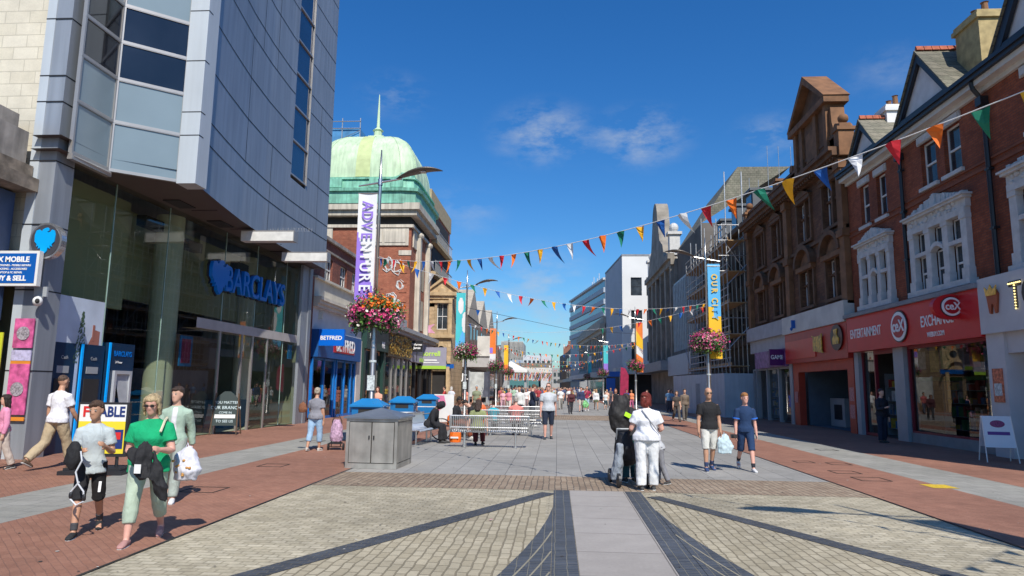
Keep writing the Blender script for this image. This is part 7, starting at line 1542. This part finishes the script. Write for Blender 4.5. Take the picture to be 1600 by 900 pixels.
t = thing('pushchair', 'dark pushchair loaded with grey covers in front of the standing pair', 'pushchair', (1.27, 12.5, 0), .15)
mb = MB(); mb.loft([((.0, .3, .35), (.2, 0, 0), (0, .1, .05)), ((-.02, .1, .5), (.22, 0, 0), (0, .2, .06)), ((-.08, -.02, .75), (.16, 0, 0), (0, .2, .1)), ((-.12, -.08, .95), (.10, 0, 0), (0, .12, .05))], 12); put(bake(mb, .015, .015, 9), 'seat', mat('pushchair_navy', (.012, .014, .02), .7), t)
b = MB(); b.tube([(-.24, -.15, .98), (-.2, .1, .55), (-.22, .45, .12)], .014, 6); b.tube([(.22, -.15, .98), (.2, .1, .55), (.22, .45, .12)], .014, 6); b.tube([(-.2, .1, .6), (-.24, -.3, .12)], .014, 6); b.tube([(.2, .1, .6), (.24, -.3, .12)], .014, 6); b.tube([(-.24, -.15, .98), (.22, -.15, .98)], .016, 6); b.build('frame', greyp, t)
for x, y in ((-.25, -.3), (.25, -.3), (-.23, .45), (.23, .45)): b = MB(); b.loft([((x-.02, y, .12), (0, .12, 0), (0, 0, .12)), ((x+.02, y, .12), (0, .12, 0), (0, 0, .12))], 16); b.build('wheel', black, t)
mb = MB(); mb.loft([((-.20, -.2, .72), (.05, 0, 0), (0, .08, 0)), ((-.24, -.18, .4), (.09, 0, 0), (0, .12, 0)), ((-.26, -.14, .12), (.10, 0, 0), (0, .1, 0))], 10); put(bake(mb, .015, .02, 9), 'grey_cover', cloth_m((.26, .29, .33)), t)
person('ginger-haired child leaning in from the right of the red-haired woman', 1.86, 12.75, 75, 1.20, (.45, .46, .48), (.2, .2, .22), (.34, .13, .04), 'pink', 'short', 'small', ('down', 'phone'), lean=20, headpitch=15, build=.95, sleeve='long')
person('bald smiling man in black T-shirt and pale shorts', 3.22, 15.0, 184, 1.74, (.015, .014, .014), (.60, .59, .54), (.2, .1, .05), 'tan', 'bald', 'small', ('down', 'down'), build=1.0, trous='knee', shoe=(.03, .06, .16), glasses=True, sock=(.03, .05, .12))
bag('pale blue plastic carrier bag held by the bald man', (3.52, 14.95, .78), .32, mat('pale_blue_plastic', (.50, .62, .66), .35, var=.1, vs=20), squash=.25)
g = person('boy with ginger fringe in navy football kit', 4.02, 15.15, 178, 1.67, (.010, .032, .10), (.010, .035, .10), (.36, .16, .05), 'pink', 'mop', 'walk2', ('down', 'down'), build=.86, trous='knee', shoe=(.6, .6, .62), sock=(.02, .02, .03), loose=1.2, headyaw=8)
W_ = g['W']; t = thing('sleeve_trim', 'bright blue cuffs on the navy football shirt', 'trim')
for S, E, Wt, fd, sg in g['A']: b = MB(); b.tube([W_(S.lerp(E, .56)), W_(S.lerp(E, .66))], [.078, .079], 14); b.build('cuff', cloth_m((.02, .14, .55)), t)
t = thing('camera', 'small black camera in the ginger-fringed boy\'s hand', 'camera', (3.72, 14.95, .72)); b = MB(); b.box(-.06, .06, -.03, .03, -.04, .04); b.build('camera_body', black, t); b = MB(); b.loft([((0, -.03, 0), (.03, 0, 0), (0, 0, .03)), ((0, -.09, 0), (.028, 0, 0), (0, 0, .028))], 14); b.build('lens', dark, t)
person('man in grey T-shirt and navy shorts with a shoulder strap walking up the middle', -.28, 23.1, 184, 1.86, (.48, .50, .53), (.014, .022, .045), (.10, .055, .03), 'pink', 'crop', 'small', ('down', 'back'), build=1.14, trous='knee', shoe=(.04, .05, .06), glasses=True, headyaw=-14)
person('man in dark navy tracksuit looking down at his phone', -1.08, 30.6, -70, 1.84, (.010, .016, .04), (.010, .016, .035), (.12, .06, .03), 'fair', 'short', 'stand', ('phone', 'phone'), sleeve='long', shoe=(.6, .6, .6), headpitch=22, loose=1.2)
person('person in white hooded top beside the phone user', -1.75, 32.6, 160, 1.76, (.66, .66, .64), (.03, .03, .04), (.03, .02, .015), 'tan', 'short', 'stand', ('carry', 'down'), sleeve='long', loose=1.3)
# --- sitters
person('woman in olive green shirt and dark red leggings seated on the nearest bench', -2.25, 19.75, 0, 1.70, (.24, .27, .12), (.09, .012, .018), (.045, .025, .018), 'fair', 'long', 'sit', ('prop', 'prop'), build=1.1, female=True, lean=4, seat=.45, headpitch=30, shoe=(.02, .02, .02), loose=1.25)
person('hooded figure in black tracksuit slumped on the end-on bench', -3.85, 20.8, -96, 1.75, (.016, .016, .02), (.016, .016, .02), (.02, .02, .02), 'brown', 'hood', 'sit', ('lap', 'lap'), sleeve='long', build=1.1, lean=26, seat=.45, headpitch=40, loose=1.5)
person('delivery rider with braided hair, black jacket with white stripe and brown trousers', -3.25, 22.0, -100, 1.74, (.016, .016, .02), (.20, .05, .02), (.012, .01, .01), 'brown', 'mop', 'sit2', ('phone', 'lap'), sleeve='long', build=1.0, lean=8, seat=.48, headpitch=20, shoe=(.6, .58, .52), loose=1.3)
person('delivery rider in black leaning forward with an orange sleeve', -2.75, 23.4, 100, 1.72, (.02, .02, .024), (.02, .02, .03), (.02, .015, .012), 'fair', 'short', 'sit', ('lap', 'lap'), sleeve='long', lean=24, seat=.45, headpitch=30, loose=1.3)
person('person in orange top seated among the delivery riders', -2.6, 25.6, 90, 1.70, (.75, .16, .05), (.03, .03, .05), (.30, .10, .05), 'pink', 'short', 'sit', ('lap', 'lap'), lean=20, seat=.45, headpitch=25)
person('grey-haired person in salmon pink shirt seated on the second bench, back to camera', -1.45, 24.6, 0, 1.72, (.68, .22, .19), (.1, .1, .12), (.42, .38, .34), 'pink', 'short', 'sit', ('lap', 'lap'), build=1.25, lean=4, seat=.45)
person('child in turquoise top seated beside the salmon pink shirt', -2.25, 24.6, 0, 1.45, (.02, .38, .48), (.1, .1, .12), (.05, .03, .02), 'fair', 'short', 'sit', ('lap', 'lap'), lean=6, seat=.45)
person('child in purple top on the second bench near the green shirt', -3.0, 25.0, 10, 1.35, (.32, .14, .5), (.1, .1, .12), (.04, .03, .02), 'fair', 'long', 'sit', ('lap', 'lap'), lean=10, seat=.42)
# --- doorways and the right pavement
person('dark figure in navy coat standing in the red sign shop doorway', 10.95, 24.2, 200, 1.80, (.02, .022, .03), (.015, .022, .045), (.03, .02, .02), 'fair', 'short', 'stand', ('phone', 'down'), sleeve='long', loose=1.3)
person('woman in peach top carrying flowers outside the gold leaf shop', -8.0, 30.5, 178, 1.64, (.70, .36, .26), (.02, .02, .02), (.10, .03, .02), 'fair', 'long', 'small', ('phone', 'phone'), female=True)
# --- the middle and far crowd: (label, x, y, facing, height, top, bottom, hair, style, legs, arms, extras)
crowd = [
 ('woman in black crop top and wide white trousers walking up on the right', 3.65, 43.3, 178, 1.72, (.02, .02, .02), (.68, .68, .66), (.22, .09, .04), 'long', 'walk', ('down', 'down'), dict(female=True, loose=1.8, hem=.72, sleeve='none')),
 ('man in maroon polo and pale blue shorts with a hand at his chin', 2.27, 52.5, 180, 1.85, (.28, .02, .06), (.40, .55, .66), (.1, .05, .03), 'crop', 'small', ('chin', 'hip'), dict(trous='knee', shoe=(.6, .6, .6))),
 ('woman in white long-sleeved top and short dark green skirt', 3.05, 54.0, 182, 1.66, (.68, .68, .70), (.10, .12, .07), (.45, .32, .16), 'long', 'walk2', ('down', 'down'), dict(female=True, sleeve='long', skirt=.22)),
 ('child in white hat and pale T-shirt behind the skirted woman', 3.95, 56.5, 180, 1.45, (.62, .66, .66), (.03, .06, .08), (.6, .6, .55), 'mop', 'small', ('down', 'down'), dict(trous='knee')),
 ('person bending in dark maroon coat over a pushchair', .9, 45.5, 195, 1.66, (.10, .03, .04), (.05, .05, .06), (.16, .07, .04), 'bob', 'small', ('fwd', 'push'), dict(female=True, lean=28, sleeve='long', build=1.25)),
 ('man in navy shirt walking with a green carrier bag', 1.75, 50.0, 178, 1.80, (.03, .04, .10), (.5, .45, .4), (.06, .04, .03), 'short', 'walk', ('down', 'down'), dict(trous='knee', sleeve='long')),
 ('man in white shirt left of the maroon coat', .3, 55, 180, 1.76, (.7, .7, .7), (.35, .33, .3), (.05, .03, .02), 'short', 'walk', ('down', 'down'), {}),
 ('bearded man in white T-shirt beside the navy shirt', 1.05, 58, 180, 1.78, (.72, .72, .72), (.05, .05, .07), (.05, .03, .02), 'short', 'walk2', ('down', 'down'), {}),
 ('woman with long dark hair in white jacket right of the maroon feather flag', 6.2, 48, 150, 1.66, (.03, .03, .035), (.03, .03, .04), (.05, .03, .02), 'long', 'walk', ('down', 'carry'), dict(female=True)),
 ('woman in blue and white patterned dress outside the right shops', 5.7, 57, 190, 1.62, (.04, .08, .42), (.04, .08, .42), (.06, .03, .02), 'bob', 'stand', ('down', 'down'), dict(female=True, build=1.3, skirt=.5)),
 ('woman in orange and pink top near the blue patterned dress', 6.3, 59, 170, 1.6, (.75, .25, .12), (.55, .15, .3), (.25, .1, .04), 'bob', 'small', ('carry', 'down'), dict(female=True, build=1.15)),
 ('man in brown shirt walking along the hoarding', 7.0, 38.5, 178, 1.76, (.17, .13, .10), (.12, .11, .10), (.08, .05, .03), 'short', 'walk', ('down', 'back'), dict(sleeve='long')),
 ('woman in dark top walking close behind the brown-shirted man', 6.35, 37.3, 185, 1.64, (.06, .05, .045), (.10, .09, .08), (.12, .07, .04), 'bob', 'walk2', ('down', 'down'), dict(female=True)),
 ('person in pale blue shirt standing at the hoarding end', 8.3, 52, 160, 1.70, (.22, .42, .62), (.05, .05, .07), (.05, .03, .02), 'short', 'stand', ('down', 'carry'), {}),
 ('second person in pale blue beside the hoarding end', 8.9, 54.5, 200, 1.66, (.25, .45, .62), (.06, .06, .1), (.06, .04, .03), 'bob', 'stand', ('carry', 'down'), dict(female=True)),
 ('man in khaki green T-shirt and turquoise cap walking up on the left', -5.0, 43, 176, 1.80, (.22, .25, .16), (.25, .24, .2), (.03, .25, .4), 'crop', 'walk', ('down', 'down'), dict(build=1.25, trous='knee')),
 ('woman with white hair, white top and black trousers walking away under the canopy', -7.3, 47.5, 0, 1.68, (.6, .63, .7), (.03, .03, .03), (.62, .6, .56), 'bob', 'small', ('hip', 'down'), dict(female=True)),
 ('girl in pale pink top left of centre', -3.9, 50, 180, 1.55, (.68, .36, .42), (.5, .3, .35), (.10, .06, .03), 'long', 'walk', ('down', 'down'), dict(female=True)),
 ('woman in rose top and pale trousers left of the bench group', -3.2, 46, 178, 1.64, (.60, .22, .28), (.6, .55, .5), (.4, .28, .14), 'bob', 'walk2', ('carry', 'down'), dict(female=True)),
 ('woman in white summer top mid-street left', -2.4, 54, 182, 1.62, (.7, .66, .66), (.45, .3, .3), (.12, .07, .04), 'long', 'walk', ('down', 'down'), dict(female=True)),
 ('man in red checked shirt mid-street left', -4.6, 57, 180, 1.76, (.42, .10, .10), (.07, .08, .12), (.06, .04, .03), 'short', 'walk2', ('down', 'down'), {}),
 ('figure in lilac top far left of centre', -3.4, 62, 175, 1.6, (.5, .38, .58), (.2, .2, .25), (.05, .03, .02), 'bob', 'walk', ('down', 'down'), dict(female=True)),
 ('figure in orange vest and dark trousers, mid distance', -1.0, 66, 180, 1.75, (.8, .22, .04), (.05, .05, .07), (.06, .04, .03), 'short', 'walk', ('down', 'down'), {}),
 ('woman in green dress with white hair far down the street', -.4, 60, 182, 1.64, (.30, .38, .24), (.3, .38, .24), (.55, .5, .45), 'bob', 'walk2', ('down', 'down'), dict(female=True, skirt=.45)),
 ('man in black T-shirt and beige shorts far down the street', -1.9, 70, 180, 1.78, (.03, .03, .03), (.45, .38, .28), (.05, .03, .02), 'short', 'walk', ('down', 'down'), dict(trous='knee')),
 ('tiny figure in yellow top beyond the canopy', -5.6, 72, 178, 1.65, (.75, .55, .1), (.1, .12, .2), (.1, .06, .03), 'bob', 'walk', ('down', 'down'), dict(female=True)),
 ('tiny figure in white near the far left lamp', -4.4, 76, 182, 1.7, (.7, .7, .7), (.2, .25, .35), (.06, .04, .03), 'short', 'walk2', ('down', 'down'), {}),
 ('tiny figure in pink far down the centre', -2.9, 80, 180, 1.62, (.7, .3, .38), (.6, .58, .55), (.3, .2, .1), 'long', 'walk', ('down', 'down'), dict(female=True)),
 ('tiny figure in dark blue far down the centre', .6, 74, 0, 1.78, (.03, .06, .16), (.04, .05, .08), (.05, .03, .02), 'short', 'walk', ('down', 'down'), {}),
 ('tiny figure in red top near the far right lamp', 3.2, 78, 178, 1.7, (.6, .05, .05), (.1, .1, .12), (.06, .04, .03), 'short', 'walk2', ('down', 'down'), {}),
 ('tiny figure in cream top near the far right canopy', 4.4, 82, 182, 1.64, (.66, .6, .48), (.3, .3, .34), (.35, .25, .12), 'bob', 'walk', ('down', 'down'), dict(female=True)),
 ('tiny figure in grey hoodie far right', 2.2, 88, 180, 1.76, (.3, .3, .32), (.05, .05, .07), (.05, .03, .02), 'short', 'walk', ('down', 'down'), {}),
 ('tiny figure in turquoise by the distant left shops', -6.3, 86, 178, 1.65, (.05, .5, .5), (.1, .1, .14), (.1, .06, .03), 'bob', 'walk2', ('down', 'down'), dict(female=True)),
 ('tiny pair-leading figure in black far centre', -1.3, 92, 180, 1.75, (.03, .03, .03), (.03, .03, .03), (.05, .03, .02), 'short', 'walk', ('down', 'down'), {}),
 ('tiny following figure in pale blue far centre', -.5, 95, 180, 1.68, (.4, .55, .7), (.3, .3, .32), (.3, .2, .1), 'long', 'walk2', ('down', 'down'), dict(female=True)),
 ('woman in floral orange dress at the left shop canopy', -8.4, 55, 170, 1.63, (.7, .3, .12), (.7, .3, .12), (.08, .04, .02), 'long', 'stand', ('down', 'carry'), dict(female=True, skirt=.45)),
 ('man in red top seated at the left canopy edge', -6.6, 40.5, 90, 1.7, (.62, .06, .05), (.04, .05, .08), (.05, .03, .02), 'short', 'small', ('lap', 'lap'), {}),
 ('woman in coral dress outside the grey canopy, left of the white lamp pole', -6.9, 52, 172, 1.62, (.75, .28, .22), (.75, .28, .22), (.2, .1, .05), 'long', 'walk', ('down', 'down'), dict(female=True, skirt=.45)),
 ('man in pale green shirt walking away left of centre', -4.1, 66, 0, 1.77, (.35, .5, .38), (.2, .2, .22), (.06, .04, .03), 'short', 'walk', ('down', 'down'), {}),
 ('woman in bright white dress left of centre, far', -2.7, 67.5, 182, 1.63, (.75, .75, .75), (.75, .75, .75), (.3, .18, .08), 'long', 'walk2', ('down', 'down'), dict(female=True, skirt=.4)),
 ('man in dark red shirt in the far centre', -1.6, 61, 180, 1.8, (.35, .04, .05), (.1, .1, .14), (.05, .03, .02), 'short', 'walk2', ('down', 'down'), {}),
 ('man in black shirt and white shorts far left of centre', -5.2, 64, 178, 1.78, (.03, .03, .04), (.65, .65, .62), (.05, .03, .02), 'short', 'walk', ('down', 'down'), dict(trous='knee')),
 ('woman in mustard top far right of centre', 1.4, 66, 182, 1.62, (.62, .38, .06), (.08, .1, .2), (.1, .06, .03), 'bob', 'walk', ('down', 'down'), dict(female=True)),
 ('man in sky blue T-shirt walking away right of centre', 2.6, 69, 5, 1.76, (.2, .42, .7), (.35, .32, .26), (.08, .05, .03), 'short', 'walk2', ('down', 'down'), {}),
 ('woman in peach top near the right canopy, far', 4.6, 64, 176, 1.63, (.75, .45, .35), (.6, .58, .55), (.4, .28, .12), 'long', 'walk', ('down', 'down'), dict(female=True)),
 ('man in charcoal shirt under the right canopy, far', 5.4, 70, 190, 1.78, (.08, .08, .09), (.05, .05, .08), (.05, .03, .02), 'short', 'stand', ('phone', 'down'), {}),
 ('child in lemon top far centre', -.2, 63, 180, 1.3, (.75, .68, .2), (.15, .2, .4), (.15, .08, .04), 'short', 'walk2', ('down', 'down'), {}),
]
for (l, x, y, f, H, tp, bt_, hr, st, lg, ar, ex) in crowd:
    person(l, x, y, f, H, tp, bt_, hr, ('fair', 'tan', 'pink')[len(l) % 3], st, lg, ar, group='people along the far street' if y > 60 else None, **ex)
bag('green and white carrier bag held by the man in the navy shirt', (2.05, 49.8, .85), .42, mat('green_white_bag', (.2, .5, .2), .5, var=.6, vs=9))
# far-off crowd that reads as one mass
b = MB(); rnd = random.Random(77); ci = []
for i in range(170):
    y = rnd.uniform(88, 165); x = rnd.uniform(-8.0, 4.5-(y-88)*.03); h = rnd.uniform(1.5, 1.85); n0 = len(b.f)
    b.loft([((x, y, h*.45), (.15, 0, 0), (0, .1, 0)), ((x, y, h*.62), (.15, 0, 0), (0, .1, 0)), ((x, y, h*.80), (.22, 0, 0), (0, .11, 0)), ((x, y, h*.86), (.07, 0, 0), (0, .07, 0))], 8); ci += [rnd.randrange(1, 6)]*(len(b.f)-n0); n0 = len(b.f)
    b.ell((x, y, h*.93), (.08, .09, .12), 8, 6); ci += [0]*(len(b.f)-n0); n0 = len(b.f)
    for s_ in (-.07, .07): b.tube([(x+s_*1.6, y+s_*2, 0), (x+s_, y, h*.48)], [.06, .09], 6)
    ci += [6]*(len(b.f)-n0)
o = b.build('crowd', [mat('crowd_skin', (.4, .24, .17), .7)]+[mat('crowd_%d' % i, c, .8) for i, c in enumerate(((.6, .6, .6), (.08, .1, .2), (.5, .1, .12), (.03, .03, .03), (.5, .4, .3)))]+[mat('crowd_legs', (.06, .07, .1), .8)], label='distant crowd of shoppers under the far bridge', cat='crowd', kind='stuff')
for p, i in zip(o.data.polygons, ci): p.material_index = i

# ================================================================= repeated pieces become parts of their own
def split_parts(names):
    for o in list(bpy.data.objects):
        if o.type != 'MESH' or o.name.split('.')[0] not in names or o.parent is None or len(o.data.polygons) > 4000: continue
        me = o.data; par = list(range(len(me.vertices)))
        def find(a):
            while par[a] != a: par[a] = par[par[a]]; a = par[a]
            return a
        for e in me.edges: par[find(e.vertices[0])] = find(e.vertices[1])
        # pieces whose boxes touch belong together
        comp = {}
        for v in me.vertices: comp.setdefault(find(v.index), []).append(v.index)
        bb = []
        for k, vs in comp.items():
            cs = [me.vertices[i].co for i in vs]; bb.append([[min(c[i] for c in cs)-.02 for i in range(3)], [max(c[i] for c in cs)+.02 for i in range(3)], [k]])
        ch = True
        while ch:
            ch = False
            for i in range(len(bb)):
                for j in range(len(bb)-1, i, -1):
                    A, B = bb[i], bb[j]
                    if all(A[0][q] <= B[1][q] and B[0][q] <= A[1][q] for q in range(3)):
                        bb[i] = [[min(A[0][q], B[0][q]) for q in range(3)], [max(A[1][q], B[1][q]) for q in range(3)], A[2]+B[2]]; bb.pop(j); ch = True
        if len(bb) < 2 or len(bb) > 60: continue
        kids = [c for c in bpy.data.objects if c.parent == o]
        if kids: continue
        for A in bb:
            keep = {i for k in A[2] for i in comp[k]}; mp_ = {v: i for i, v in enumerate(sorted(keep))}
            b = MB(); b.v = [tuple(me.vertices[i].co) for i in sorted(keep)]; b.f = [tuple(mp_[i] for i in p.vertices) for p in me.polygons if p.vertices[0] in keep]
            if b.f: n_ = b.build(o.name.split('.')[0], list(me.materials), o.parent); n_.location = o.location
        bpy.data.objects.remove(o)
split_parts({'pilaster', 'pane', 'column', 'post', 'stone_panels', 'canopy_post', 'finial_post', 'notice', 'window_poster', 'drum_panels', 'carved_panel', 'feet', 'ceiling_vents', 'soffit_grille', 'roof_aerial', 'printed_block', 'ear_cup', 'orange_strip', 'shop_window', 'mullion', 'brace', 'bulb_row'})
